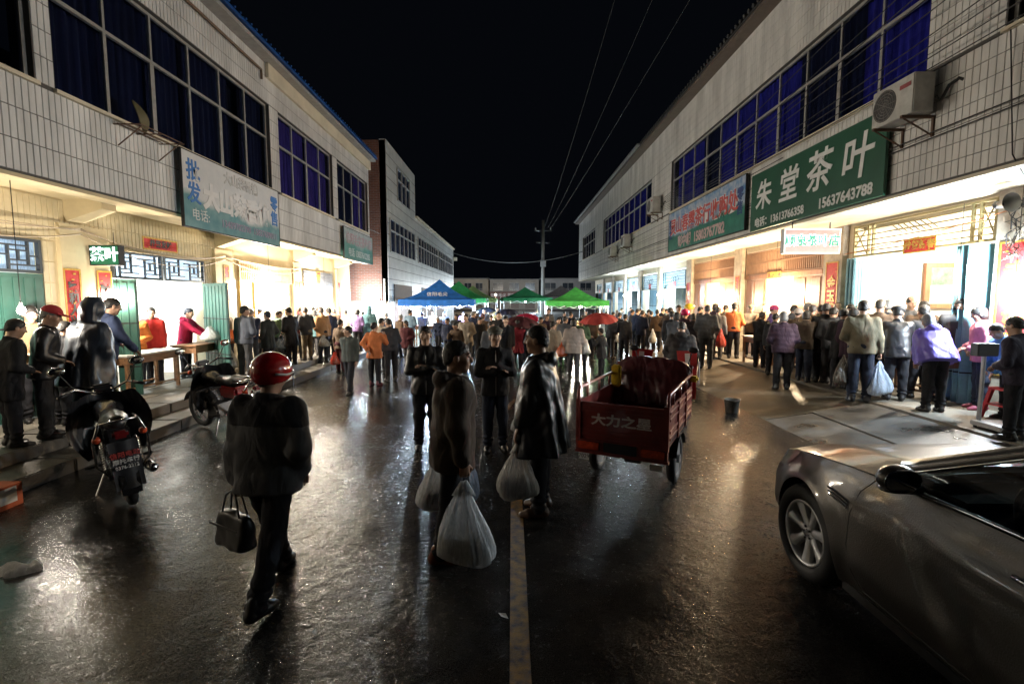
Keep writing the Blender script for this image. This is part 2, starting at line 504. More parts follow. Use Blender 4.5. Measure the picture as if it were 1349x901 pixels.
def person(px, d, hy, face, label, top=('grey', (0.05, 0.05, 0.055)), style='jacket', hem=-0.12, legs=('dark', (0.018, 0.018, 0.022)), arms=('hang', 'hang'),
           lean=0.0, head=(0, 0), hair='short', haircol=(0.012, 0.01, 0.009), hat=None, stride=0.0, skin='a', shiny=False, shoes=(0.02, 0.018, 0.018), res=None, z=None, group=None,
           hood=None, twist=0.0, H=None, extra=None, bend=0.0, crouch=0.0, near=False, yoke=None, grip=False):
    """a dressed figure; px/hy: where the crown of the head shows, d: metres from the camera plane"""
    p = at_depth(px, hy, d)
    zg = gz(p.x) if z is None else z
    htot = (p.z - zg) if H is None else H
    if res is None: res = 0.012 if near else (0.017 if d < 9.2 else (0.021 if d < 13.5 else 0.028))
    L = R(lean)
    cl, sl = math.cos(L), math.sin(L)
    up = Vector((0, sl, cl)); fr = Vector((0, cl, -sl)); rt = Vector((1, 0, 0))
    if twist:
        tw = R(twist); rt = Vector((math.cos(tw), -math.sin(tw), 0)); fr0 = Vector((math.sin(tw), math.cos(tw), 0)); fr = Vector((fr0.x * cl, fr0.y * cl, -sl)); up = rt.cross(fr)
    st = R(stride)
    # legs
    legsj = []
    for s, sg in ((-1, 1), (1, -1)):
        a = st * sg
        hipj = Vector((s * 0.088, 0, 0.90))
        ka = a + R(crouch) + (R(6) if a > 0 else 0)
        kn = hipj + Vector((s * 0.012, math.sin(ka) * 0.42, -math.cos(ka) * 0.42))
        ba = a - (abs(st) * 0.75 if a < 0 else 0) - R(crouch) * 0.9
        an = kn + Vector((s * 0.008, math.sin(ba) * 0.40, -math.cos(ba) * 0.40))
        legsj.append((s, hipj, kn, an, ba))
    drop = min(j[3].z for j in legsj) - 0.085
    for j in legsj:
        j[1].z -= drop; j[2].z -= drop; j[3].z -= drop
    hip = Vector((0, 0, 0.93 - drop))
    def T(x, f, u): return hip + rt * x + fr * f + up * u
    # head frame
    hyaw, hpit = R(head[0]), R(head[1]) + L * 0.45
    hr = Vector((math.cos(hyaw), -math.sin(hyaw), 0))
    hf0 = Vector((math.sin(hyaw), math.cos(hyaw), 0))
    hf = hf0 * math.cos(hpit) - Vector((0, 0, 1)) * math.sin(hpit)
    hu = hr.cross(hf)
    nb = T(0, -0.005, 0.50)
    hc = nb + (up * 0.6 + hu * 0.4) * 0.144 + hf * 0.022
    top_z = hc.z + 0.12
    scale = htot / top_z
    hax = (tuple(hr), tuple(hf), tuple(hu))
    tax = (tuple(rt), tuple(fr), tuple(up))
    # arms
    armj = []
    for s, nm in ((-1, arms[0]), (1, arms[1])):
        tg, ht = ARM[nm] if isinstance(nm, str) else nm
        sh = T(s * 0.178, -0.005, 0.425)
        hd = T(s * tg[0], tg[1], tg[2])
        hint = rt * (s * ht[0]) + fr * ht[1] + up * ht[2]
        el, hd = ik(sh, hd, 0.285, 0.255, hint)
        armj.append((s, sh, el, hd, nm))
    seed = (px * 0.37 + d) % 6.28
    # ---------------- clothes
    w_, d_ = PROF[style]
    fat = 0.0
    def f_top(X, Y, Z):
        P = (X, Y, Z)
        x, f, u = frame(P, tuple(hip), tax)
        wu = np.interp(u, PROF_U, w_).astype(np.float32); du = np.interp(u, PROF_U, d_).astype(np.float32)
        flare = 0
        if style in ('poncho', 'coat'):
            th = np.arctan2(f, x)
            fl = np.clip((0.36 - u) / 0.6, 0, 1)
            flare = (0.022 if style == 'poncho' else 0.010) * fl * np.sin(7 * th + 2 * np.sin(2 * th + seed) + 3 * u)
        sp_ = 2.35
        q = (np.abs(x / wu) ** sp_ + np.abs((f - 0.008) / du) ** sp_) ** (1 / sp_)
        dd = (q - 1) * np.minimum(wu, du) * 0.92 + flare
        dd = np.where(u > 0.30, dd, dd)
        for s, sh, el, hd, nm in armj:
            k = 0.05
            r0, r1, r2 = (0.074, 0.062, 0.052) if style != 'puffy' else (0.088, 0.078, 0.062)
            if style == 'slim': r0, r1, r2 = 0.066, 0.054, 0.044
            a = smin(cap(P, sh, el, r0, r1), cap(P, el, hd - (hd - el).normalized() * 0.03, r1, r2), 0.03)
            dd = smin(dd, a, k)
        if style == 'puffy' and not near: dd = dd + 0.0032 * np.cos(u * 62 + 0.8 * np.sin(x * 9))
        dd = dd + wr(P, 0.0075 if near else 0.0048, 15, seed) + (wr(P, 0.0035 if near else 0.0022, 33, seed + 1) if res < 0.02 else 0)
        dd = smax(dd, hem - u, 0.012)
        rg = np.sqrt((np.sqrt(x * x + (f * 0.92 + 0.004) ** 2) - 0.064) ** 2 + ((u - 0.512) * 0.6) ** 2) - 0.016
        dd = smin(dd, rg, 0.02)
        if hood == 'down':
            dd = smin(dd, smax(ell(frame(P, tuple(T(0, -0.10, 0.475)), tax), (0, 0, 0), (0.115, 0.07, 0.075)), -ell(frame(P, tuple(T(0, -0.055, 0.56)), tax), (0, 0, 0), (0.085, 0.07, 0.07)), 0.02), 0.025)
        if hood == 'up':
            Q = frame(P, tuple(hc), hax)
            hs = ell(Q, (0, -0.022, 0.012), (0.118, 0.138, 0.142))
            hs = smin(hs, ell(Q, (0, -0.055, -0.12), (0.10, 0.085, 0.09)), 0.04)
            hs = smax(hs, -ell(Q, (0, 0.115, -0.01), (0.078, 0.10, 0.112)), 0.015)
            hs = hs + wr(P, 0.004, 34, seed)
            dd = smin(dd, hs, 0.03)
        # front opening and collar groove
        if style not in ('poncho',):
            dd = dd + 0.010 * np.exp(-(x / 0.012) ** 2) * (f > 0) * (u < 0.5)
        # keep the neck free
        dd = smax(dd, u - 0.528 + 0.22 * (f + 0.03), 0.006) if hood != 'up' else dd
        f_top.u = u
        nk = cap(P, T(0, 0, 0.44), hc, 0.050, 0.050)
        return smax(dd, -nk, 0.008) if hood != 'up' else dd
    def f_leg(X, Y, Z):
        P = (X, Y, Z)
        dd = ell(P, (0, -0.005, 0.93 - drop), (0.172, 0.128, 0.13))
        for s, hj, kn, an, ba in legsj:
            a = smin(cap(P, hj, kn, 0.102, 0.078), cap(P, kn, an - Vector((0, 0, 0.0)), 0.076, 0.064), 0.04)
            dd = smin(dd, a, 0.035)
        dd = dd + wr(P, 0.005, 24, seed + 2)
        if res < 0.02:
            for s, hj, kn, an, ba in legsj:
                dd = dd + 0.006 * np.sin(Z * 95 + X * 20 + seed) * np.exp(-((Z - an.z - 0.06) / 0.08) ** 2)
        mz = min(j[3].z for j in legsj)
        return smax(dd, (mz - 0.045) - Z, 0.01)
    pts = [T(0, 0, 0.5)] + [a[3] for a in armj] + [a[2] for a in armj] + [a[1] for a in armj] + [T(0.3 if style == 'poncho' else 0.2, 0.2, hem), T(-0.3 if style == 'poncho' else -0.2, -0.2, hem), hc]
    lo = [min(q[i] for q in pts) - 0.15 for i in range(3)]; hi = [max(q[i] for q in pts) + 0.15 for i in range(3)]
    lo[0] = min(lo[0], -0.38); hi[0] = max(hi[0], 0.38); lo[1] = min(lo[1], -0.3)
    if hood != 'up': hi[2] = max(q[2] for q in pts[:-1]) + 0.16
    name = 'person'
    cs = Matrix.Rotation(-R(face), 4, 'Z')
    sm = skin_mat(skin)
    # ---------------- body: core, head, hands in one mesh
    def f_head(X, Y, Z):
        P = (X, Y, Z); Q = frame(P, tuple(hc), hax)
        dd = smin(ell(Q, (0, -0.012, 0.03), (0.074, 0.094, 0.087)), ell(Q, (0, 0.026, -0.034), (0.058, 0.066, 0.083)), 0.03)
        dd = smin(dd, ell(Q, (0, 0.064, -0.098), (0.024, 0.022, 0.02)), 0.03)
        for s in (-1, 1):
            dd = smin(dd, ell(Q, (s * 0.036, 0.062, -0.026), (0.026, 0.024, 0.026)), 0.02)
            dd = smin(dd, ell(Q, (s * 0.078, -0.008, -0.008), (0.010, 0.024, 0.033)), 0.008)
            dd = smax(dd, -ell(Q, (s * 0.031, 0.102, 0.010), (0.020, 0.018, 0.012)), 0.012)
        dd = smin(dd, cap(Q, (-0.034, 0.080, 0.031), (0.034, 0.080, 0.031), 0.011, 0.011), 0.014)
        dd = smin(dd, cap(Q, (0, 0.090, 0.014), (0, 0.108, -0.022), 0.009, 0.014), 0.012)
        dd = smin(dd, cap(Q, (-0.017, 0.086, -0.058), (0.017, 0.086, -0.058), 0.008, 0.008), 0.01)
        dd = smin(dd, cap(P, T(0, -0.012, 0.44), hc - hu * 0.06 - hf * 0.02, 0.054, 0.052), 0.03)
        return dd
    parts = []
    hres = 0.0075 if near else max(0.011, res * 0.62)
    v, q = surfnet(f_head, [c - 0.15 for c in (hc - hu * 0.06)], [c + 0.16 for c in hc], hres)
    parts.append((v, q))
    for s, sh, el, hd, nm in armj:
        dirv = (hd - el).normalized()
        if nm in ('hang', 'carry', 'swingf', 'swingb', 'down') or grip: n_ = rt * (-s)
        else: n_ = (up * -1.0)
        n_ = (n_ - dirv * n_.dot(dirv)).normalized(); sd = dirv.cross(n_) * (s)
        if sd.dot(fr) < 0 and nm in ('hang', 'carry', 'swingf', 'swingb', 'down'): sd = -sd
        w0 = hd - dirv * 0.01
        curl = 1.25 if nm in ('carry', 'down') or grip else 0.45
        def f_hand(X, Y, Z, dirv=dirv, n_=n_, sd=sd, w0=w0, curl=curl, el=el):
            P = (X, Y, Z)
            Q = frame(P, tuple(w0), (tuple(sd), tuple(n_), tuple(dirv)))
            dd = smin(ell(Q, (0, 0, 0.05), (0.040, 0.016, 0.05)), cap(P, el, w0, 0.034, 0.027), 0.02)
            for k, (o_, ln) in enumerate(((0.030, 0.070), (0.010, 0.079), (-0.010, 0.074), (-0.029, 0.058))):
                a = Vector((o_, 0, 0.088)); ang = 0.0
                for sgm in (0.45, 0.33, 0.27):
                    ang += curl * (0.75 if sgm == 0.45 else 0.9)
                    b = a + Vector((0, math.sin(ang), math.cos(ang))) * ln * sgm
                    dd = smin(dd, cap(Q, a, b, 0.0088, 0.0080), 0.003)
                    a = b
            a = Vector((0.034, 0.004, 0.03)); b = Vector((0.056, 0.022, 0.062)); c = Vector((0.046, 0.040, 0.088))
            dd = smin(dd, smin(cap(Q, a, b, 0.012, 0.010), cap(Q, b, c, 0.010, 0.008), 0.003), 0.006)
            return dd
        ctr = w0 + dirv * 0.06
        if near or d < 14:
            v, q = surfnet(f_hand, [c - 0.13 for c in ctr], [c + 0.13 for c in ctr], 0.0055 if near else (0.009 if d < 9 else 0.013))
            parts.append((v, q))
    def f_core(X, Y, Z):
        P = (X, Y, Z)
        dd = smin(cap(P, T(0, 0, 0.0), T(0, 0, 0.4), 0.09, 0.09), cap(P, T(0, -0.01, 0.4), hc, 0.05, 0.045), 0.05)
        for s, sh, el, hd, nm in armj:
            dd = smin(dd, smin(cap(P, sh, el, 0.035, 0.033), cap(P, el, hd, 0.033, 0.025), 0.02), 0.02)
            dd = smin(dd, cap(P, T(0, 0, 0.4), sh, 0.05, 0.035), 0.02)
        for s, hj, kn, an, ba in legsj:
            dd = smin(dd, smin(cap(P, hj, kn, 0.05, 0.045), cap(P, kn, an, 0.045, 0.035), 0.02), 0.03)
        return dd
    v, q = surfnet(f_core, [lo[0], lo[1] - 0.1, 0.02], [hi[0], hi[1] + 0.1, hc.z + 0.05], 0.034)
    parts.append((v, q))
    vs = []; qs = []; b = 0
    for v, q in parts:
        if len(v) == 0: continue
        vs.append(v); qs.append(np.asarray(q) + b); b += len(v)
    me = mesh_np(np.concatenate(vs), np.concatenate(qs))
    body = link(name, me, sm)
    body.location = (p.x, p.y, zg); body.rotation_euler = (0, 0, -R(face)); body.scale = (scale,) * 3
    tag(body, label, 'person', group or 'people at the night market')
    v, q = surfnet(f_top, lo, hi, res)
    tn = {'poncho': 'rain_cape', 'coat': 'coat', 'puffy': 'padded_jacket'}.get(style, 'jacket')
    link(tn, mesh_np(v, q), cloth(top[0], top[1], shiny=shiny), body)
    if yoke:
        def f_yoke(X, Y, Z):
            dd = f_top(X, Y, Z); return smax(dd - 0.004, 0.315 - f_top.u, 0.006)
        v, q = surfnet(f_yoke, lo, hi, res)
        link('shoulder_yoke', mesh_np(v, q), cloth(yoke[0], yoke[1]), body)
    yl = [j[2].y for j in legsj] + [j[3].y for j in legsj]
    v, q = surfnet(f_leg, (-0.27, min(yl + [0]) - 0.2, 0.0), (0.27, max(yl + [0]) + 0.2, 1.1), res)
    link('trousers', mesh_np(v, q), cloth('legs_' + legs[0], legs[1]), body)
    # shoes
    sv, sq = shoe_mesh()
    key = tuple(shoes)
    if key not in SHOES:
        SHOES[key] = mesh_np(sv, sq, 'shoe')
        SHOES[key].materials.append(mat('shoe_%.3f_%.3f_%.3f' % key, key, 0.4, var=0.1))
    for s, hj, kn, an, ba in legsj:
        o = bpy.data.objects.new('shoe', SHOES[key]); COL.objects.link(o); o.parent = body
        rise = an.z - 0.085
        o.location = (an.x, an.y, rise)
        o.rotation_euler = (-min(1.0, rise * 2.6), 0, -s * R(8))
        if rise > 0.03: o.location.z += 0.02
    # hair / hats
    def f_hair(X, Y, Z):
        Q = frame((X, Y, Z), tuple(hc), hax)
        x, y, zz = Q
        if hair == 'bob':
            dd = smin(ell(Q, (0, -0.012, 0.03), (0.088, 0.107, 0.100)), ell(Q, (0, -0.035, -0.045), (0.084, 0.075, 0.085)), 0.03)
            dd = smax(dd, -ell(Q, (0, 0.095, -0.05), (0.070, 0.095, 0.095)), 0.012)
            dd = smax(dd, -0.105 - zz, 0.01)
        else:
            dd = smin(ell(Q, (0, -0.014, 0.032), (0.083, 0.103, 0.097)), ell(Q, (0, -0.055, -0.03), (0.066, 0.055, 0.055)), 0.03)
            pl = (-0.078 + (y + 0.10) * 0.73 + 0.010 * np.sin(x * 55 + seed)) - zz
            dd = smax(dd, pl, 0.014)
            if hair == 'balding': dd = smax(dd, -ell(Q, (0, 0.03, 0.11), (0.07, 0.09, 0.07)), 0.01)
            if hair == 'bun': dd = smin(dd, ell(Q, (0, -0.12, 0.0), (0.04, 0.04, 0.04)), 0.02)
        return dd + 0.0045 * np.sin(x * 130 + 5 * np.sin(zz * 60)) * np.sin(zz * 90 + 4 * np.sin(y * 70 + seed))
    hlo = [c - 0.2 for c in hc]; hhi = [c + 0.2 for c in hc]
    if hair and hood != 'up' and hat != 'helmet':
        v, q = surfnet(f_hair, hlo, hhi, max(hres, 0.008))
        link('hair', mesh_np(v, q), mat('hair_%.3f' % haircol[0], haircol, 0.55, var=0.2, vs=60), body)
    if hat:
        kind, hcol = hat if isinstance(hat, tuple) else (hat, (0.02, 0.02, 0.025))
        def f_hat(X, Y, Z):
            Q = frame((X, Y, Z), tuple(hc), hax); x, y, zz = Q
            if kind == 'cap':
                dd = smax(ell(Q, (0, -0.012, 0.045), (0.092, 0.112, 0.098)), 0.042 - zz + 0.12 * (y * 0.0), 0.006)
                br = smax(ell(Q, (0, 0.095, 0.046), (0.078, 0.085, 0.012)), 0.02 - y, 0.01)
                dd = smin(dd, br, 0.01)
            elif kind == 'helmet':
                dd = ell(Q, (0, -0.008, 0.045), (0.128, 0.152, 0.132))
                dd = smax(dd, -ell(Q, (0, 0.02, -0.03), (0.10, 0.12, 0.11)), 0.006)
                dd = smax(dd, (-0.045 + np.clip(y, -0.05, 0.1) * 0.7) - zz, 0.008)
            elif kind == 'knit':
                dd = smax(ell(Q, (0, -0.014, 0.04), (0.096, 0.118, 0.108)), 0.012 + y * 0.25 - zz, 0.012)
                dd = smin(dd, smax(ell(Q, (0, -0.014, 0.035), (0.102, 0.124, 0.10)), np.abs(zz - 0.03 - y * 0.25) - 0.022, 0.008), 0.006)
            else:   # flat-topped army or Mao cap
                dd = smax(smin(ell(Q, (0, -0.016, 0.05), (0.098, 0.118, 0.10)), ell(Q, (0, -0.01, 0.092), (0.108, 0.125, 0.035)), 0.02), 0.045 - zz, 0.006)
                dd = smin(dd, smax(ell(Q, (0, 0.098, 0.045), (0.07, 0.06, 0.010)), 0.03 - y, 0.01), 0.008)
            return dd
        v, q = surfnet(f_hat, hlo, hhi, max(hres * 0.9, 0.008))
        gl = kind == 'helmet'
        nm_ = {'helmet': 'helmet', 'knit': 'knitted_hat'}.get(kind, 'cap')
        ho = link(nm_, mesh_np(v, q), mat('hat_%s_%.2f_%.2f_%.2f' % (kind, *hcol), hcol, 0.16 if gl else 0.8, coat=0.8 if gl else 0, var=0.1, vs=30), body)
    if near:
        for s in (-1, 1):
            c = hc + hr * (s * 0.031) + hf * 0.084 + hu * 0.010
            MB().ball(c, 0.0105, 10, 6, (1.2, 0.8, 0.6)).build('eye', mat('eye_dark', (0.03, 0.022, 0.018), 0.15, var=0), body, True)
            MB().path([hc + hr * (s * 0.014) + hf * 0.093 + hu * 0.034, hc + hr * (s * 0.032) + hf * 0.090 + hu * 0.040, hc + hr * (s * 0.050) + hf * 0.076 + hu * 0.034], 0.0042, 6).build('eyebrow', mat('hair_%.3f' % 0.012, (0.012, 0.01, 0.009), 0.6), body, True)
    if near and style != 'poncho' and not (hat and hat[0] == 'helmet'):
        zp = []
        for u_ in np.linspace(hem + 0.01, 0.46, 14):
            zp.append(T(0.004, float(np.interp(u_, PROF_U, d_)) + 0.004, float(u_)))
        MB().path(zp, 0.0045, 5).build('zip', mat('zip_metal', (0.35, 0.34, 0.32), 0.3, metal=0.8, var=0), body, True)
        for s in (-1, 1):
            pk = [T(s * 0.085, float(np.interp(0.0, PROF_U, d_)) * 0.93 + 0.004, 0.055), T(s * 0.125, float(np.interp(-0.05, PROF_U, d_)) * 0.80 + 0.006, -0.06)]
            MB().path(pk, 0.005, 5).build('pocket', cloth(top[0], top[1], shiny=shiny), body, True)
    return {'o': body, 'hands': [a[3] for a in armj], 'hip': hip, 'T': T, 'scale': scale, 'hc': hc, 'hu': hu, 'hf': hf, 'hr': hr, 'face': face, 'elbow': [a[2] for a in armj]}

def body_world(o, v):
    M = Matrix.Translation(o.location) @ Matrix.Rotation(o.rotation_euler.z, 4, 'Z') @ Matrix.Scale(o.scale[0], 4)
    return M @ Vector(v)

BAG_ME = {}
def carrier_bag(hand, w, h, label, col=(0.78, 0.82, 0.86), opac=0.75, rz=0.0, seed=1, depth=0.6, tilt=0.0, group='plastic bags carried by shoppers', n=64, name='plastic_bag', full=1.0, cat='bag', drop=0.03):
    """hanging carrier bag; hand: world point the handles hang from"""
    e = empty(name, hand, rz)
    tag(e, label, cat, group)
    rs = random.Random(seed)
    ph = [rs.uniform(0, 6.28) for _ in range(8)]
    rings = []
    prof = [(0.0, 0.05), (0.04, 0.08), (0.10, 0.15), (0.18, 0.26), (0.27, 0.38), (0.37, 0.52), (0.48, 0.66), (0.59, 0.79), (0.69, 0.90), (0.78, 0.97), (0.86, 1.0), (0.92, 0.98), (0.965, 0.88), (0.99, 0.66), (1.0, 0.35), (1.003, 0.06)]
    core = []
    for t, rr in prof:
        rr = rr * full if t > 0.4 else rr
        rg = []
        for k in range(n):
            th = 2 * math.pi * k / n
            pl = (1 - t) * 0.22 * math.sin(9 * th + ph[0]) + 0.10 * math.sin(15 * th + ph[1] + 3 * t) * (0.3 + (1 - t)) + 0.05 * math.sin(3 * th + ph[2] + 4 * t) + 0.05 * math.sin(21 * th + ph[3] + 2.5 * math.sin(7 * t + ph[6])) * (1.15 - t)
            a = rr * (1 + pl * (0.9 if t < 0.95 else 0.3))
            c, s = math.cos(th), math.sin(th)
            x = w / 2 * a * (abs(c) ** 0.75) * (1 if c > 0 else -1); y = w / 2 * depth * a * (abs(s) ** 0.8) * (1 if s > 0 else -1)
            zz = -h * (t + (0.03 * math.sin(2 * th + ph[4]) if t > 0.5 else 0)) - drop
            rg.append((x + tilt * t * h + 0.012 * math.sin(5 * t + ph[5]), y, zz))
        rings.append(rg)
        if t > 0.55: core.append([(q[0] * 0.86, q[1] * 0.86, -drop - h * (0.60 + (t - 0.55) * 0.86)) for q in rg])
    MB().loft(core, True).build('contents', mat('tea_leaf_%.2f' % (col[0] * 0.25), (col[0] * 0.36 + 0.02, col[1] * 0.36 + 0.02, col[2] * 0.30 + 0.02), 0.9, var=0.35, vs=40, bump=0.01, bs=60), e, True)
    MB().loft(rings, True).build('sack', bag_mat('bagmat_%.2f_%.2f_%.2f_%.2f' % (*col, opac), col, opac), e, True)
    for s in (-1, 1):
        pts = [(s * 0.012 + s * 0.05 * w * k, 0.01 * s, -drop - 0.17 * h * k) for k in (0, 0.35, 0.7, 1.05)]
        rr = []
        m = MB()
        for i, q in enumerate(pts):
            ww = 0.012 + 0.10 * w * (i / 3)
            rr.append([(q[0] - ww, q[1] - 0.006, q[2]), (q[0], q[1] - 0.012, q[2]), (q[0] + ww, q[1] - 0.006, q[2]), (q[0] + ww, q[1] + 0.006, q[2]), (q[0], q[1] + 0.010, q[2]), (q[0] - ww, q[1] + 0.006, q[2])])
        m.loft(rr, True).build('handle', bag_mat('bagmat_%.2f_%.2f_%.2f_%.2f' % (*col, opac), col, opac), e, True)
    return e
# ------------------------------------------------------------------ ground and road
def road_material():
    m = bpy.data.materials.new('wet_asphalt'); m.use_nodes = True
    nt = m.node_tree; N = nt.nodes; L = nt.links
    b = N['Principled BSDF']
    tc = N.new('ShaderNodeTexCoord')
    def noise(sc, det, ro=0.6, dist=0.0, vec=None):
        n = N.new('ShaderNodeTexNoise'); n.inputs['Scale'].default_value = sc; n.inputs['Detail'].default_value = det
        n.inputs['Roughness'].default_value = ro; n.inputs['Distortion'].default_value = dist
        L.new(vec or tc.outputs['Object'], n.inputs['Vector']); return n
    def mr(src, a, b_, c, d):
        r = N.new('ShaderNodeMapRange'); r.inputs['From Min'].default_value = a; r.inputs['From Max'].default_value = b_
        r.inputs['To Min'].default_value = c; r.inputs['To Max'].default_value = d
        L.new(src, r.inputs['Value']); return r.outputs['Result']
    mp = N.new('ShaderNodeMapping'); mp.inputs['Scale'].default_value = (1.0, 0.55, 1.0)
    L.new(tc.outputs['Object'], mp.inputs['Vector'])
    pud = noise(0.55, 4, 0.55, 0.6, mp.outputs['Vector'])
    fine = noise(210, 2, 0.7)
    mid = noise(3.0, 6, 0.65)
    spot = noise(38, 3, 0.6)
    puddle = mr(pud.outputs['Fac'], 0.42, 0.64, 0, 1)      # standing water
    cr = N.new('ShaderNodeMix'); cr.data_type = 'RGBA'
    cr.inputs[6].default_value = (0.009, 0.0085, 0.008, 1); cr.inputs[7].default_value = (0.024, 0.022, 0.020, 1)
    L.new(mr(mid.outputs['Fac'], 0.3, 0.72, 0, 1), cr.inputs[0])
    mud = N.new('ShaderNodeMix'); mud.data_type = 'RGBA'; mud.inputs[7].default_value = (0.034, 0.027, 0.018, 1)
    L.new(mr(noise(0.9, 5, 0.6, 0.3).outputs['Fac'], 0.55, 0.72, 0, 0.6), mud.inputs[0]); L.new(cr.outputs[2], mud.inputs[6])
    grn = N.new('ShaderNodeMix'); grn.data_type = 'RGBA'; grn.blend_type = 'MULTIPLY'; grn.inputs[0].default_value = 1.0
    L.new(mud.outputs[2], grn.inputs[6]); L.new(mr(noise(120, 2, 0.8).outputs['Fac'], 0.38, 0.66, 0.35, 2.6), grn.inputs[7]); L.new(grn.outputs[2], b.inputs['Base Color'])
    rg = N.new('ShaderNodeMix'); rg.data_type = 'FLOAT'
    L.new(puddle, rg.inputs[0]); L.new(mr(mid.outputs['Fac'], 0.3, 0.7, 0.10, 0.22), rg.inputs[2]); rg.inputs[3].default_value = 0.07
    brk = noise(22, 5, 0.75, 0.4)
    rsum = N.new('ShaderNodeMath'); rsum.operation = 'ADD'; L.new(rg.outputs[0], rsum.inputs[0]); L.new(mr(brk.outputs['Fac'], 0.46, 0.68, 0.0, 0.20), rsum.inputs[1])
    L.new(rsum.outputs[0], b.inputs['Roughness'])
    L.new(mr(noise(70, 3, 0.8).outputs['Fac'], 0.35, 0.65, 0.06, 0.55), b.inputs['Specular IOR Level'])
    ht = N.new('ShaderNodeMath'); ht.operation = 'MULTIPLY_ADD'; L.new(fine.outputs['Fac'], ht.inputs[0]); ht.inputs[1].default_value = 1.0
    sp = N.new('ShaderNodeMath'); sp.operation = 'MULTIPLY'; L.new(spot.outputs['Fac'], sp.inputs[0]); sp.inputs[1].default_value = 2.2
    rp2 = N.new('ShaderNodeMath'); rp2.operation = 'MULTIPLY_ADD'; L.new(noise(9, 3, 0.5, 0.5).outputs['Fac'], rp2.inputs[0]); rp2.inputs[1].default_value = 6.0; L.new(sp.outputs[0], rp2.inputs[2])
    L.new(rp2.outputs[0], ht.inputs[2])
    bp = N.new('ShaderNodeBump'); bp.inputs['Distance'].default_value = 0.0018
    L.new(mr(puddle, 0, 1, 1.0, 0.25), bp.inputs['Strength'])
    L.new(ht.outputs[0], bp.inputs['Height']); L.new(bp.outputs['Normal'], b.inputs['Normal'])
    return m

def concrete(name, col, wet=0.35, scale=2.0):
    return mat(name, col, wet + 0.2, var=0.3, vs=scale, bump=0.004, bs=60, rvar=0.25)

M_ROAD = road_material()
M_CONC = mat('wet_concrete', (0.085, 0.08, 0.072), 0.45, var=0.55, vs=1.6, bump=0.006, bs=45, rvar=0.3, world=True)
M_CONC2 = concrete('muddy_concrete', (0.10, 0.082, 0.058), 0.3, 1.2)
M_PAVE = concrete('shop_pavement', (0.17, 0.15, 0.12), 0.4)

g = MB(); g.add([(-60, -20, -0.03), (60, -20, -0.03), (60, 130, -0.03), (-60, 130, -0.03)], [(0, 1, 2, 3)])
tag(g.build('ground', concrete('earth', (0.06, 0.055, 0.05))), kind='structure')
g = MB(); g.add([(-5.1, -14, 0), (4.2, -14, 0), (4.2, 92, 0), (-5.1, 92, 0)], [(0, 1, 2, 3)])
tag(g.build('road', M_ROAD), kind='structure')
# paved strip beside the brick house
g = MB(); g.add([(-9, 20.9, 0), (-5.1, 20.9, 0), (-5.1, 92, 0), (-9, 92, 0)], [(0, 1, 2, 3)])
tag(g.build('side_pavement', M_CONC2), kind='structure')
# worn centre line
def line_fn(u, v): return (0.045 + (u - 0.5) * 0.115, -6 + v * 10.9, 0.004)
yl = MB(); yl.grid(line_fn, 1, 40)
def worn_paint():
    m = bpy.data.materials.new('worn_yellow_paint'); m.use_nodes = True
    nt = m.node_tree; N = nt.nodes; L = nt.links; b = N['Principled BSDF']
    tc = N.new('ShaderNodeTexCoord'); n = N.new('ShaderNodeTexNoise'); n.inputs['Scale'].default_value = 14; n.inputs['Detail'].default_value = 6
    L.new(tc.outputs['Object'], n.inputs['Vector'])
    cr = N.new('ShaderNodeValToRGB'); cr.color_ramp.elements[0].position = 0.33; cr.color_ramp.elements[0].color = (0.035, 0.026, 0.015, 1)
    cr.color_ramp.elements[1].position = 0.60; cr.color_ramp.elements[1].color = (0.24, 0.125, 0.006, 1)
    L.new(n.outputs['Fac'], cr.inputs[0]); L.new(cr.outputs[0], b.inputs['Base Color']); b.inputs['Roughness'].default_value = 0.45
    n2 = N.new('ShaderNodeTexNoise'); n2.inputs['Scale'].default_value = 120; L.new(tc.outputs['Object'], n2.inputs['Vector'])
    bp = N.new('ShaderNodeBump'); bp.inputs['Distance'].default_value = 0.006; L.new(n2.outputs['Fac'], bp.inputs['Height']); L.new(bp.outputs[0], b.inputs['Normal'])
    return m
tag(yl.build('centre_line', worn_paint()), kind='structure')
# left: two steps up to the shop pavement, in cast blocks
M_STEP = concrete('step_concrete', (0.12, 0.108, 0.092), 0.3)
ls = empty('left_steps'); tag(ls, kind='structure')
yy = -8.0
i = 0
while yy < 20.6:
    ln = random.uniform(1.7, 2.3); y2 = min(yy + ln, 20.8)
    MB().box(-5.62, -5.1 + random.uniform(-0.012, 0.012), yy + 0.006, y2 - 0.006, -0.05, 0.15 + random.uniform(-0.006, 0.004)).build('step_block', M_STEP, ls, bevel=0.012)
    MB().box(-6.3, -5.6 + random.uniform(-0.012, 0.012), yy + 0.006 + 0.5, y2 - 0.006 + (0.5 if y2 < 20.8 else 0), -0.05, 0.298 + random.uniform(-0.003, 0.002)).build('step_block', M_STEP, ls, bevel=0.012)
    yy = y2
tag(MB().box(-7.0, -6.305, -8, 20.8, -0.05, 0.30).build('left_pavement', M_PAVE), kind='structure')
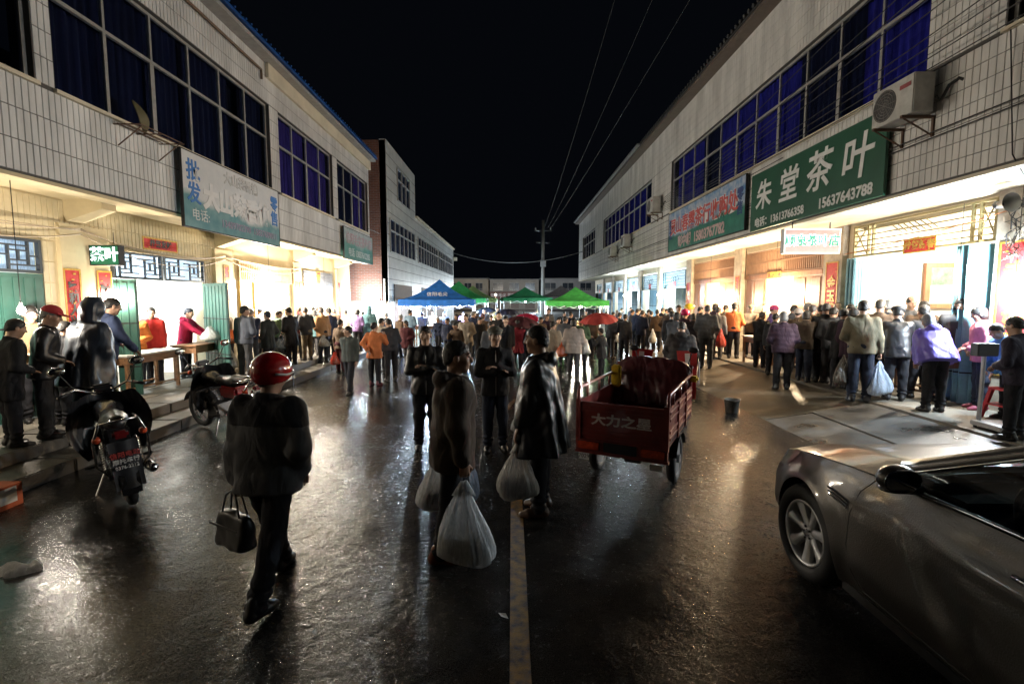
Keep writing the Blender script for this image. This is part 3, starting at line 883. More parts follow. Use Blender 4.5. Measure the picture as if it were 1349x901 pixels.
# right: sloping apron in slabs up to the shop pavement, with an open joint
tag(MB().box(5.99, 7.5, -8, 46, -0.05, 0.30).build('right_pavement', M_PAVE), kind='structure')
ap = empty('right_apron'); tag(ap, kind='structure')
def apron(x0, x1, y0, y1, m_, dz=0.0):
    z0 = (x0 - 4.2) / 1.75 * 0.26 + 0.002 + dz; z1 = (x1 - 4.2) / 1.75 * 0.26 + 0.002 + dz
    b = MB(); vs = [(x0, y0, -0.06), (x1, y0, -0.06), (x1, y1, -0.06), (x0, y1, -0.06), (x0, y0, z0), (x1, y0, z1), (x1, y1, z1), (x0, y1, z0)]
    b.add(vs, [(0, 3, 2, 1), (4, 5, 6, 7), (0, 1, 5, 4), (1, 2, 6, 5), (2, 3, 7, 6), (3, 0, 4, 7)])
    return b.build('paving_slab', m_, ap)
for y0, y1 in ((-7, -3.5), (-3.48, 0.1), (0.12, 2.6), (2.62, 5.3), (5.32, 7.95)):
    apron(5.0, 5.95, y0, y1, M_CONC, random.uniform(0, 0.012)); apron(4.2, 4.985, y0, y1, M_CONC, random.uniform(-0.01, 0.006))
yy = 7.97
while yy < 44:
    apron(4.2, 5.97, yy, yy + 3.6, M_CONC2, -0.005); yy += 3.61

# ------------------------------------------------------------------ facades
M_TILE_L = mat('white_tile_left', (0.80, 0.79, 0.77), 0.22, var=0.18, vs=2.2, stretch=(1, 1, 0.22), world=True)
M_TILE_R = mat('white_tile_right', (0.81, 0.79, 0.75), 0.22, var=0.18, vs=2.0, stretch=(1, 1, 0.2), world=True)
M_GROUT = mat('grey_grout', (0.10, 0.095, 0.09), 0.9)
M_PLAST = mat('lamp_tinted_plaster', (0.70, 0.62, 0.47), 0.7, var=0.1, vs=1.5)  # yellowed so the lamps' warmth under the right canopy sits in the colour
M_WARMED = mat('lamp_warmed_plaster', (0.66, 0.55, 0.34), 0.7, var=0.12, vs=1.5)  # warm lamp light under the left canopy put into a yellower base colour
M_ROOM = mat('room_plaster', (0.70, 0.66, 0.58), 0.8, var=0.06, vs=1.0)
M_ALU = mat('window_alloy', (0.50, 0.49, 0.46), 0.4, metal=0.35, var=0.12, vs=8)
M_GLASS = glass_mat('window_glass', (0.78, 0.82, 0.9))
M_GLASSD = glass_mat('window_glass_dark', (0.35, 0.38, 0.45))
M_CURT = mat('blue_curtain', (0.045, 0.04, 0.40), 0.9, var=0.35, vs=3, stretch=(1, 6, 0.4))
M_CURTD = mat('navy_curtain', (0.009, 0.013, 0.05), 0.9, var=0.35, vs=3, stretch=(1, 6, 0.4))
M_CURTP = mat('violet_curtain', (0.10, 0.06, 0.34), 0.9, var=0.35, vs=3, stretch=(1, 6, 0.4))
M_WOOD = mat('brown_wood', (0.30, 0.13, 0.06), 0.45, var=0.3, vs=4, stretch=(6, 6, 0.7), bump=0.002, bs=30)
M_GREEN = mat('green_door_paint', (0.03, 0.095, 0.075), 0.4, var=0.18, vs=3)
M_DARK = mat('dark_metal', (0.03, 0.03, 0.032), 0.45, metal=0.6)
M_RED = mat('red_paper', (0.55, 0.03, 0.03), 0.7, var=0.15, vs=9)
M_GOLD = mat('gold_print', (0.55, 0.33, 0.05), 0.45, metal=0.3, var=0.25, vs=20)
M_INK = mat('black_ink', (0.015, 0.012, 0.012), 0.5, var=0)
M_WHITEP = mat('white_letter', (0.8, 0.8, 0.78), 0.5, var=0.05)

def tiles(parent, s, X, rects, a, b, gap, mat_, n_single=300, singles=True):
    """wall tiles: the largest in view as pieces of their own, the rest joined"""
    spots = []
    for (y0, y1, z0, z1) in rects:
        ny = int(round((y1 - y0) / a)); nz = max(1, int(round((z1 - z0) / b)))
        pa, pb = (y1 - y0) / ny, (z1 - z0) / nz
        for i in range(ny):
            for k in range(nz):
                spots.append((y0 + (i + 0.5) * pa, z0 + (k + 0.5) * pb, pa - gap, pb - gap))
    def seen(t):
        y, z = t[0], t[1]
        if y < 1: return 1e9
        u = F_PX * X / y; v = F_PX * (CAM_H - z) / y - 56
        if abs(u) > 690 or v < -470: return 1e8 + y
        return y
    spots.sort(key=seen)
    bx_cache = {}
    nx = -s
    def one(w, h):
        k = (round(w, 4), round(h, 4))
        if k not in bx_cache:
            m = MB(); t = 0.009 * nx; c = 0.004
            vs = [(0, -w / 2, -h / 2), (0, w / 2, -h / 2), (0, w / 2, h / 2), (0, -w / 2, h / 2), (t, -w / 2 + c, -h / 2 + c), (t, w / 2 - c, -h / 2 + c), (t, w / 2 - c, h / 2 - c), (t, -w / 2 + c, h / 2 - c)]
            fs = [(4, 5, 6, 7), (0, 1, 5, 4), (1, 2, 6, 5), (2, 3, 7, 6), (3, 0, 4, 7)]
            if nx < 0: fs = [f[::-1] for f in fs]
            m.add(vs, fs); me = m.mesh('tile'); me.materials.append(mat_); bx_cache[k] = me
        return bx_cache[k]
    ns = n_single if singles else 0
    for y, z, w, h in spots[:ns]:
        o = bpy.data.objects.new('tile', one(w, h)); o.location = (X, y, z); o.parent = parent
        o.rotation_euler = (random.gauss(0, 0.003), random.gauss(0, 0.008), random.gauss(0, 0.008))
        COL.objects.link(o)
    rest = MB()
    for y, z, w, h in spots[ns:]:
        if y < 0.5: continue
        me = one(w, h)
        b0 = len(rest.v)
        jt = random.gauss(0, 0.0006)
        rest.v += [(X + v.co.x + jt, y + v.co.y, z + v.co.z) for v in me.vertices]
        rest.f += [tuple(i + b0 for i in p.vertices) for p in me.polygons]
    if rest.v:
        tag(rest.build('tile_field', mat_, parent), kind='stuff')

def window(parent, s, X, y0, y1, z0, z1, zt, n, mc, glass=None, depth=0.10, curt=0.8):
    """recessed alloy window: n lights below and above a transom"""
    glass = glass or M_GLASS
    w = empty('window', (0, 0, 0), parent=parent)
    xi = X + s * depth
    f = MB()
    t = 0.05
    f.box(xi - t / 2, xi + t / 2, y0, y1, z0, z0 + t).box(xi - t / 2, xi + t / 2, y0, y1, z1 - t, z1)
    f.box(xi - t / 2, xi + t / 2, y0, y0 + t, z0 + t, z1 - t).box(xi - t / 2, xi + t / 2, y1 - t, y1, z0 + t, z1 - t)
    f.box(xi - t * 0.6, xi + t * 0.6, y0 + t, y1 - t, zt - t / 2, zt + t / 2)
    st = (y1 - y0) / n
    for i in range(1, n):
        ww = 0.045 if i % 2 == 0 else 0.028
        f.box(xi - t * 0.45, xi + t * 0.45, y0 + i * st - ww, y0 + i * st + ww, z0 + t, zt - t / 2)
        f.box(xi - t * 0.45, xi + t * 0.45, y0 + i * st - 0.022, y0 + i * st + 0.022, zt + t / 2, z1 - t)
    f.build('frame', M_ALU, w)
    for i in range(n):
        for (a, b) in ((z0 + t, zt - t / 2), (zt + t / 2, z1 - t)):
            MB().box(xi - 0.003, xi + 0.003, y0 + i * st + 0.03, y0 + (i + 1) * st - 0.03, a, b).build('pane', glass, w)
    # curtains hang behind some of the lights
    rr = random.Random(int(y0 * 10))
    segs = []
    yy = y0
    while yy < y1 - 0.3:
        ln = rr.uniform(1.2, 2.6)
        segs.append((yy, min(yy + ln, y1))); yy += ln + (rr.uniform(0, 0.7) if rr.random() > curt else 0.0)
    for (a, b) in segs:
        nn = int((b - a) * 26)
        def cf(u, v, a=a, b=b): return (xi + s * (0.14 + 0.035 * math.sin(u * (b - a) * 38 + 0.7 * math.sin(u * 9)) + 0.012 * math.sin(u * (b - a) * 91)), a + (b - a) * u, z0 + (z1 - z0) * v)
        MB().grid(cf, nn, 1).build('curtain', rr.choice((mc, mc, mc, mc, M_CURTD, M_CURTP)) if mc is not M_CURTD else mc, w, True)
    MB().box(X - s * 0.05, X + s * depth, y0 - 0.03, y1 + 0.03, z0 - 0.05, z0 - 0.002).build('sill', M_PLAST, w)
    MB().box(xi + s * 0.30, xi + s * 0.32, y0, y1, z0, z1).build('dark_backing', mat('dark_room', (0.012, 0.012, 0.02), 0.9, var=0), w)  # flat black sheet stands for the unlit room behind the curtains
    return w

def lattice(parent, s, X, y0, y1, z0, z1, style, m_, back=None):
    """transom light over a shop door"""
    w = empty('transom', parent=parent)
    b = MB(); t = 0.018
    def v(y, a, c): b.box(X - t, X + t, y - 0.011, y + 0.011, a, c)
    def h(z, a, c): b.box(X - t * 0.9, X + t * 0.9, a, c, z - 0.011, z + 0.011)
    for y in (y0 + 0.02, y1 - 0.02): b.box(X - 0.03, X + 0.03, y - 0.02, y + 0.02, z0, z1)
    for z in (z0 + 0.02, z1 - 0.02): b.box(X - 0.028, X + 0.028, y0 + 0.04, y1 - 0.04, z - 0.02, z + 0.02)
    H_ = z1 - z0
    if style == 'maze':
        n = max(1, int(round((y1 - y0) / 0.62))); st = (y1 - y0) / n
        for i in range(n):
            a = y0 + i * st
            v(a + st * 0.28, z0, z0 + H_ * 0.78); v(a + st * 0.72, z0 + H_ * 0.22, z1); v(a + st * 0.5, z0 + H_ * 0.36, z0 + H_ * 0.64)
            h(z0 + H_ * 0.22, a + st * 0.28, a + st); h(z0 + H_ * 0.78, a, a + st * 0.72); h(z0 + H_ * 0.36, a + st * 0.28, a + st * 0.72); h(z0 + H_ * 0.64, a + st * 0.28, a + st * 0.72)
            h(z0 + H_ * 0.5, a, a + st * 0.28); h(z0 + H_ * 0.5, a + st * 0.72, a + st)
    elif style == 'bars':
        n = int((y1 - y0) / 0.085)
        for i in range(1, n): v(y0 + (y1 - y0) * i / n, z0, z1)
        h(z0 + H_ * 0.5, y0, y1)
    elif style == 'rails':
        for k in range(1, 6): h(z0 + H_ * k / 6, y0, y1)
        for y in (y0 + 0.28, y0 + 0.42, y1 - 0.55, y1 - 0.42): b.box(X - 0.024, X + 0.024, y - 0.018, y + 0.018, z0, z1)
        for a, c in ((y0, y0 + 0.28), (y1 - 0.42, y1)):
            b.path([(X, a, z0), (X, c, z1 - H_ * 0.1)], 0.012, 6); b.path([(X, a, z1), (X, c, z0 + H_ * 0.3)], 0.012, 6)
        for k in range(7):
            yy = (y0 + y1) / 2 - 0.5 + k * 0.13
            b.path([(X, yy, z0 + H_ * 0.55), (X, yy + 0.28, z0 + H_ * 0.85)], 0.009, 5)
    elif style == 'flower':
        for k in range(1, 6): h(z0 + H_ * k / 6, y0, y1)
        c = (y0 + y1) / 2
        for q in (-0.32, 0, 0.32):
            pts = [(X, c + q + 0.16 * math.cos(t_) * (1 - 0.3 * math.sin(t_)), z0 + H_ * 0.55 + 0.14 * math.sin(t_)) for t_ in np.linspace(0, 6.0, 10)]
            b.path(pts, 0.012, 5)
        for q in (y0 + 0.3, y1 - 0.3): v(q, z0, z1)
    b.build('lattice', m_, w)
    if back is not None:
        MB().box(X + s * 0.05, X + s * 0.056, y0 + 0.03, y1 - 0.03, z0 + 0.03, z1 - 0.03).build('pane', back, w)
    if style == 'flower':
        MB().box(X - s * 0.03, X - s * 0.02, (y0 + y1) / 2 - 0.2, (y0 + y1) / 2 + 0.2, z0 + 0.02, z0 + H_ * 0.38).build('red_paper', M_RED, w)
    return w

def folding_door(parent, y, X, s, width, z0, z1, m_, ang, ribs=6, name='door', dirn=1):
    """one leaf hinged at (X, y), swung ang degrees from the wall line (positive: into the street)"""
    e = empty(name, (X, y, 0), parent=parent)
    a = R(ang)
    dv = Vector((-s * math.sin(a), dirn * math.cos(a), 0)); nv = Vector((dv.y, -dv.x, 0))
    M = Matrix((dv, nv, Vector((0, 0, 1)))).transposed()
    b = MB(); b.obox(dv * width / 2 + Vector((0, 0, (z0 + z1) / 2)), (width / 2, 0.018, (z1 - z0) / 2), M)
    b.build('leaf', m_, e)
    for i in range(ribs):
        c = MB(); c.obox(dv * (width * (i + 0.5) / ribs) + Vector((0, 0, (z0 + z1) / 2)), (width / ribs * 0.36, 0.027, (z1 - z0) / 2 - 0.06), M)
        c.build('rib', m_, e)
    for zz in (z0 + 0.5, (z0 + z1) / 2 + 0.25):
        d = MB(); d.obox(dv * width * 0.5 + Vector((0, 0, zz)), (width / 2, 0.0275, 0.012), M)
        d.build('rail', M_DARK if m_ is not M_WOOD else mat('door_rail', (0.42, 0.25, 0.14), 0.5), e)
    return e

def ground_floor(parent, s, Xb, y0, y1, zc, bays, wall_m, room_depth=4.0):
    """shop fronts: solid wall with openings, and a room behind each"""
    w = MB()
    cur = y0
    for b in bays:
        w.box(Xb, Xb + s * 0.2, cur, b['y0'], 0.28, zc)
        w.box(Xb, Xb + s * 0.2, b['y0'], b['y1'], b['zt'], zc)
        cur = b['y1']
    w.box(Xb, Xb + s * 0.2, cur, y1, 0.28, zc)
    w.build('shop_wall', wall_m, parent)
    for b in bays:
        r = empty('shop_room', parent=parent)
        a, c = b.get('r0', b['y0'] - 0.35), b.get('r1', b['y1'] + 0.35)
        xa, xb = Xb + s * 0.2, Xb + s * room_depth
        rm = b.get('room', M_ROOM)
        MB().box(xa, xb, a, c, 0.20, 0.298).build('floor', M_PAVE, r)
        MB().box(xb, xb + s * 0.1, a, c, 0.3, zc - 0.02).build('back_wall', rm, r)
        MB().box(xa, xb, a - 0.06, a, 0.3, zc - 0.02).build('side_wall', rm, r); MB().box(xa, xb, c, c + 0.06, 0.3, zc - 0.02).build('side_wall', rm, r)
        MB().box(xa, xb, a, c, zc - 0.12, zc - 0.02).build('ceiling', rm, r)

def facade(parent, s, Xf, Xb, y0, y1, zc, zs, zh, zr, wins, tile, tile_m, roof_fn, end_y=None):
    w = MB()
    T_ = 0.28
    w.box(Xf, Xf + s * T_, y0, y1, zc, zs).box(Xf, Xf + s * T_, y0, y1, zh, zr)
    cur = y0
    rects = [(y0, y1, zc + 0.03, zs - 0.05), (y0, y1, zh + 0.01, zr - 0.02)]
    for (a, b) in wins:
        if a - cur > 0.02:
            w.box(Xf, Xf + s * T_, cur, a, zs, zh)
            rects.append((cur + 0.01, a - 0.01, zs + 0.0, zh))
        cur = b
    if y1 - cur > 0.02:
        w.box(Xf, Xf + s * T_, cur, y1, zs, zh); rects.append((cur + 0.01, y1, zs, zh))
    w.build('upper_wall', M_GROUT, parent)
    MB().box(Xf + s * T_, Xb + s * 5, y0, y1, zc, zc + 0.15).build('canopy_slab', M_WARMED if s < 0 else M_PLAST, parent)
    MB().box(Xf - s * 0.02, Xf + s * T_, y0, y1, zc - 0.05, zc - 0.002).build('canopy_lip', M_WARMED if s < 0 else M_PLAST, parent)
    MB().box(Xf + s * T_, Xb + s * 5, y1 - 0.25, y1, zc + 0.15, zr).build('end_wall', M_GROUT, parent)
    MB().box(Xb + s * 4.8, Xb + s * 5, y0, y1, 0, zr).build('rear_wall', M_GROUT, parent)
    tiles(parent, s, Xf, rects, tile[0], tile[1], tile[2], tile_m)
    roof_fn()

# ---- left shop house
LXF, LXB, LZC, LZS, LZT, LZH, LZR = -6.0, -6.9, 3.52, 4.74, 5.97, 6.76, 7.72
LB = empty('left_shop_house', (-6.0, 8, 0)); LB.location = (0, 0, 0)
tag(LB, 'white tiled two storey shop house with dark windows and a blue metal roof edge', 'building')
def roof_left():
    b = MB()
    b.add([(-5.62, -8, 7.86), (-5.62, 20.9, 7.86), (-12.2, 20.9, 9.3), (-12.2, -8, 9.3), (-5.62, -8, 7.80), (-5.62, 20.9, 7.80), (-12.2, 20.9, 9.24), (-12.2, -8, 9.24)],
          [(0, 1, 2, 3), (7, 6, 5, 4), (0, 4, 5, 1), (1, 5, 6, 2), (2, 6, 7, 3), (3, 7, 4, 0)])
    rf = b.build('roof', mat('blue_roof_sheet', (0.02, 0.10, 0.36), 0.4, metal=0.2), LB)
    c = MB()
    yy = -2.0
    while yy < 20.8:
        c.path([(-5.60, yy, 7.885), (-12.1, yy, 9.32)], 0.028, 5); yy += 0.21
    c.build('corrugation', MATS['blue_roof_sheet'], rf)
    MB().box(-6.02, -5.70, -8, 20.9, 7.70, 7.79).build('eave_soffit', mat('eave_grey', (0.34, 0.33, 0.31), 0.6), LB)
    MB().box(-5.98, -5.90, 12.3, 20.85, 7.35, 7.69).build('eave_cornice', M_PLAST, LB)
    g_ = MB(); g_.path([(-5.93, 2, 7.46), (-5.93, 7, 7.44), (-5.93, 12.0, 7.40), (-5.95, 12.05, 7.2)], 0.03, 6)
    g_.build('rain_pipe', mat('rust_pipe', (0.16, 0.10, 0.06), 0.7), LB)
facade(LB, -1, LXF, LXB, -8, 20.8, LZC, LZS, LZH, LZR, [(2.2, 6.37), (6.65, 12.43), (12.9, 16.65), (17.1, 20.6)], (0.088, 0.33, 0.0085), M_TILE_L, roof_left)
window(LB, -1, LXF, 2.22, 6.37, LZS, LZH, LZT, 4, M_CURTD, M_GLASS)
window(LB, -1, LXF, 6.65, 12.43, LZS, LZH, LZT, 6, M_CURTD, M_GLASS)
window(LB, -1, LXF, 12.9, 16.65, LZS, LZH, LZT, 4, M_CURTP, M_GLASS, curt=0.5)
window(LB, -1, LXF, 17.1, 20.6, LZS, LZH, LZT, 4, M_CURTP, M_GLASS, curt=0.6)
lbays = [dict(y0=0.5, y1=4.6, zt=2.85), dict(y0=5.25, y1=7.15, zt=2.85), dict(y0=8.42, y1=10.9, zt=2.85), dict(y0=12.3, y1=15.2, zt=2.95), dict(y0=16.1, y1=18.7, zt=2.95)]
ground_floor(LB, -1, LXB, -8, 20.8, LZC, lbays, M_WARMED)
tiles(LB, -1, LXB, [(4.7, 12.2, 2.88, 3.50), (7.2, 7.4, 0.4, 2.86), (11.0, 12.2, 0.4, 2.86)], 0.088, 0.31, 0.006, mat('lamp_warmed_tile', (0.66, 0.56, 0.36), 0.3, var=0.12, vs=2), singles=False)  # tile colour yellowed to carry the warm lamp light on this wall
for yb in (4.9, 7.75, 11.55, 15.65, 19.2):
    b = MB(); b.add([(LXB, yb - 0.14, LZC), (LXB, yb + 0.14, LZC), (LXF - 0.3, yb + 0.14, LZC), (LXF - 0.3, yb - 0.14, LZC),
                     (LXB, yb - 0.14, LZC - 0.34), (LXB, yb + 0.14, LZC - 0.34), (LXF - 0.3, yb + 0.14, LZC - 0.14), (LXF - 0.3, yb - 0.14, LZC - 0.14)],
                    [(0, 1, 2, 3), (7, 6, 5, 4), (0, 4, 5, 1), (1, 5, 6, 2), (2, 6, 7, 3), (3, 7, 4, 0)])
    b.build('canopy_beam', M_WARMED, LB)
for (ya, yb) in ((7.35, 8.40), (11.2, 12.1), (15.3, 16.0), (19.0, 19.6)):
    MB().box(LXB - 0.05, LXB + 0.07, ya + 0.1, yb - 0.1, 0.3, 3.15).build('pillar', M_WARMED, LB)
bg_ = bag_mat('frosted_blue_glass', (0.55, 0.72, 0.92), 0.8)
M_LAT = mat('lattice_dark', (0.05, 0.06, 0.07), 0.5, metal=0.3)
lattice(LB, -1, LXB + 0.03, 5.25, 7.15, 2.37, 2.85, 'maze', M_LAT, bg_)
lattice(LB, -1, LXB + 0.03, 8.42, 9.6, 2.36, 2.84, 'maze', M_LAT, bg_)
lattice(LB, -1, LXB + 0.03, 9.66, 10.9, 2.36, 2.84, 'maze', M_LAT, bg_)
lattice(LB, -1, LXB + 0.03, 12.3, 15.2, 2.45, 2.95, 'bars', mat('lattice_tan', (0.45, 0.32, 0.2), 0.5), None)
for k in range(3):
    folding_door(LB, 5.27 + k * 0.63, LXB + 0.03, -1, 0.62, 0.32, 2.36, M_GREEN, 0, 4)
folding_door(LB, 10.88, LXB + 0.02, -1, 1.1, 0.32, 2.34, M_GREEN, 55, 7, dirn=-1)
folding_door(LB, 8.44, LXB + 0.02, -1, 0.35, 0.32, 2.34, M_GREEN, 80, 3)
for yy in (12.32, 13.0, 13.5, 14.9): MB().box(LXB - 0.02, LXB + 0.05, yy, yy + 0.09, 0.3, 2.45).build('door_post', mat('yellow_post', (0.6, 0.45, 0.16), 0.5), LB)
MB().box(LXB - 0.05, LXB + 0.02, 13.05, 13.48, 0.4, 2.3).build('door_leaf', mat('grey_green_leaf', (0.25, 0.27, 0.24), 0.5), LB)
sh = MB()
for k in range(9): sh.box(LXB - 0.03, LXB + 0.04 + 0.012 * (k % 2), 16.12, 18.68, 2.38 + k * 0.064, 2.38 + k * 0.064 + 0.056)
sh.build('roller_shutter', mat('shutter_grey', (0.32, 0.33, 0.36), 0.4, metal=0.4), LB)

# ---- right shop house
RXF, RXB, RZC, RZS, RZT, RZH, RZR = 6.0, 7.5, 3.62, 5.27, 6.40, 7.12, 8.72
RB = empty('right_shop_house'); tag(RB, 'long white tiled shop house with a row of blue curtained windows', 'building')
def roof_right():
    b = MB()
    b.add([(5.62, -8, 8.74), (5.62, 44, 8.74), (12.6, 44, 9.9), (12.6, -8, 9.9), (5.62, -8, 8.69), (5.62, 44, 8.69), (12.6, 44, 9.85), (12.6, -8, 9.85)],
          [(3, 2, 1, 0), (4, 5, 6, 7), (1, 5, 4, 0), (2, 6, 5, 1), (3, 7, 6, 2), (0, 4, 7, 3)])
    rf = b.build('roof', mat('dark_roof', (0.05, 0.05, 0.052), 0.6), RB)
    c = MB(); yy = 2.0
    while yy < 22:
        c.path([(5.58, yy, 8.765), (7.5, yy, 9.09)], 0.055, 6); yy += 0.22
    c.build('corrugation', MATS['dark_roof'], rf)
    MB().box(5.5, 5.62, 22.0, 44, 8.72, 8.80).build('metal_eave', mat('pale_metal_eave', (0.4, 0.4, 0.41), 0.45, metal=0.4), RB)
    MB().box(5.64, 6.02, -8, 44, 8.60, 8.68).build('eave_soffit', mat('eave_brown', (0.13, 0.10, 0.08), 0.7), RB)
facade(RB, 1, RXF, RXB, -8, 44, RZC, RZS, RZH, RZR, [(2.3, 6.2), (7.35, 18.75), (21.35, 32.4), (35.6, 41.7)], (0.105, 0.24, 0.007), M_TILE_R, roof_right)
window(RB, 1, RXF, 2.32, 6.2, RZS, RZH, RZT, 4, M_CURTD, M_GLASSD)
window(RB, 1, RXF, 7.35, 18.75, RZS, RZH, RZT, 11, M_CURT, M_GLASS, curt=0.6)
window(RB, 1, RXF, 21.35, 32.4, RZS, RZH, RZT, 10, M_CURT, M_GLASS, curt=0.6)
window(RB, 1, RXF, 35.6, 41.7, RZS, RZH, RZT, 5, M_CURTD, M_GLASS, curt=0.5)
rbays = [dict(y0=2.2, y1=6.3, zt=3.5), dict(y0=7.6, y1=10.75, zt=3.58, r0=7.2, r1=10.9), dict(y0=11.75, y1=15.6, zt=3.45), dict(y0=16.35, y1=20.0, zt=3.45),
         dict(y0=20.8, y1=24.2, zt=3.4), dict(y0=24.9, y1=28.0, zt=3.4), dict(y0=28.7, y1=31.8, zt=3.3), dict(y0=32.5, y1=35.6, zt=3.3), dict(y0=36.3, y1=39.4, zt=3.3), dict(y0=40.1, y1=43, zt=3.3)]
ground_floor(RB, 1, RXB, -8, 44, RZC, rbays, M_PLAST)
M_RPIL = mat('stone_pillar', (0.42, 0.36, 0.28), 0.6, var=0.25, vs=5)
for (ya, yb) in ((6.5, 7.5), (10.95, 11.6), (15.7, 16.25), (20.1, 20.7), (24.3, 24.8), (28.1, 28.6), (31.9, 32.4), (35.7, 36.2), (39.5, 40.0)):
    MB().box(RXB - 0.14, RXB + 0.06, ya, yb, 0.3, RZC - 0.003).build('pillar', M_RPIL, RB)
lattice(RB, 1, RXB - 0.02, 7.6, 10.75, 2.9, 3.56, 'rails', mat('lattice_olive', (0.32, 0.27, 0.13), 0.5, metal=0.2))
for (a, b) in ((11.75, 15.6), (16.35, 20.0)):
    lattice(RB, 1, RXB - 0.02, a, b, 2.72, 3.42, 'bars', mat('lattice_wood', (0.26, 0.15, 0.09), 0.5), bag_mat('transom_glass', (0.6, 0.6, 0.6), 0.7))
    MB().box(RXB - 0.06, RXB + 0.05, a, b, 2.60, 2.72).build('door_head', M_WOOD, RB)
    for (y_, wd, dn) in ((a + 0.02, 1.15, 1), (b - 0.02, 1.25, -1)):
        folding_door(RB, y_, RXB - 0.01, 1, wd, 0.32, 2.59, M_WOOD, 2, 2, dirn=dn)
for (a, b) in ((20.8, 24.2), (24.9, 28.0), (28.7, 31.8), (32.5, 35.6), (36.3, 39.4), (40.1, 43)):
    lattice(RB, 1, RXB - 0.02, a, b, 2.5, 3.28, 'flower', mat('lattice_teal', (0.05, 0.11, 0.13), 0.5), bag_mat('pale_blue_pane', (0.62, 0.75, 0.85), 0.8))
    for (y_, dn) in ((a + 0.02, 1), (b - 0.02, -1)):
        folding_door(RB, y_, RXB - 0.01, 1, 0.75, 0.32, 2.48, mat('blue_grey_door', (0.10, 0.17, 0.22), 0.4), 20, 3, dirn=dn)
# teal folding doors pushed to each end of the near open front
for y_, dn in ((7.62, 1), (10.72, -1)):
    for k in range(3):
        folding_door(RB, y_ + dn * 0.11 * k, RXB + 0.02, 1, 0.34, 0.32, 2.86, mat('teal_door', (0.20, 0.40, 0.46), 0.4), 62, 3, dirn=dn)

# ---- brick and tile house past the alley
BH = empty('brick_end_house'); tag(BH, 'house with bare brick gable and white tiled street front beyond the left shops', 'building')
def brick_mat():
    m = bpy.data.materials.new('red_brick'); m.use_nodes = True
    nt = m.node_tree; N = nt.nodes; L = nt.links; b = N['Principled BSDF']; b.inputs['Roughness'].default_value = 0.85
    tc = N.new('ShaderNodeTexCoord'); mp = N.new('ShaderNodeMapping'); mp.inputs['Rotation'].default_value = (R(90), 0, 0)
    L.new(tc.outputs['Object'], mp.inputs['Vector'])
    br = N.new('ShaderNodeTexBrick'); br.inputs['Scale'].default_value = 1.0; br.inputs['Brick Width'].default_value = 0.25; br.inputs['Row Height'].default_value = 0.075; br.inputs['Mortar Size'].default_value = 0.008
    br.inputs['Color1'].default_value = (0.28, 0.11, 0.07, 1); br.inputs['Color2'].default_value = (0.20, 0.08, 0.05, 1); br.inputs['Mortar'].default_value = (0.25, 0.22, 0.2, 1)
    L.new(mp.outputs['Vector'], br.inputs['Vector']); L.new(br.outputs['Color'], b.inputs['Base Color'])
    bp = N.new('ShaderNodeBump'); bp.inputs['Distance'].default_value = 0.01; bp.invert = True; L.new(br.outputs['Fac'], bp.inputs['Height']); L.new(bp.outputs[0], b.inputs['Normal'])
    return m
M_BRICK = brick_mat()
BX, BY0, BYT, BY1 = -5.55, 22.0, 28.4, 46.5
MB().box(-13, BX - 0.02, BY0, BY0 + 0.3, 1.9, 8.95).build('brick_gable', M_BRICK, BH)
MB().box(-13, BX - 0.02, BY0 - 0.02, BY0 + 0.3, 0, 1.9).build('plastered_base', M_PLAST, BH)
w = MB(); w.box(BX - 0.3, BX, BY0, BYT, 0, 9.0).box(BX - 0.3, BX, BYT, BY1, 0, 6.62)
w.box(-13, BX - 0.3, BYT - 0.2, BYT, 6.6, 9.0).box(-13, BX - 0.3, BY1 - 0.2, BY1, 0, 6.6)
w.build('wall', mat('tile_wall_far', (0.5, 0.5, 0.48), 0.4, var=0.15, vs=1.2), BH)
MB().box(-13, BX + 0.12, BYT + 0.01, BY1 + 0.1, 6.62, 6.74).build('roof_slab', M_PLAST, BH)
jl = MB()
for k in range(16):
    zz = 0.9 + k * 0.5
    jl.box(BX - 0.002, BX + 0.004, BY0 + 0.02, BYT if zz > 6.6 else BY1, zz, zz + 0.022)
jl.build('tile_joint', M_GROUT, BH)
def far_window(parent, X, s, y0, y1, z0, z1, n, name='window'):
    e = empty(name, parent=parent)
    MB().box(X, X - s * 0.012, y0, y1, z0, z1).build('pane', mat('far_glass', (0.03, 0.04, 0.07), 0.1), e)
    f = MB(); xx0, xx1 = X - s * 0.014, X - s * 0.05
    zt = z0 + (z1 - z0) * 0.65
    for z in (z0, zt, z1): f.box(xx0, xx1, y0 - 0.03, y1 + 0.03, z - 0.03, z + 0.03)
    for i in range(n + 1):
        y = y0 + (y1 - y0) * i / n
        f.box(xx0, xx1 - 0.002 * s, y - 0.03, y + 0.03, z0 + 0.03, zt - 0.03); f.box(xx0, xx1 - 0.002 * s, y - 0.03, y + 0.03, zt + 0.03, z1 - 0.03)
    f.build('frame', M_ALU, e)
far_window(BH, BX, -1, 24.0, 26.8, 6.75, 8.3, 3)
far_window(BH, BX, -1, 22.4, 28.0, 4.15, 5.65, 6)
far_window(BH, BX, -1, 29.0, 36.5, 4.15, 5.65, 8)
far_window(BH, BX, -1, 37.0, 45.6, 4.15, 5.65, 9)
for ya, yb in ((23, 27), (30, 34), (35.5, 39.5)):
    MB().box(BX + 0.002, BX + 0.03, ya, yb, 0.1, 2.7).build('shutter', mat('far_shutter', (0.18, 0.11, 0.09), 0.6), BH)
fw = empty('gable_window', parent=BH)
MB().box(-6.75, -5.95, BY0 - 0.05, BY0 - 0.03, 1.35, 2.0).build('pane', mat('far_pane', (0.3, 0.36, 0.42), 0.2), fw)
fb = MB()
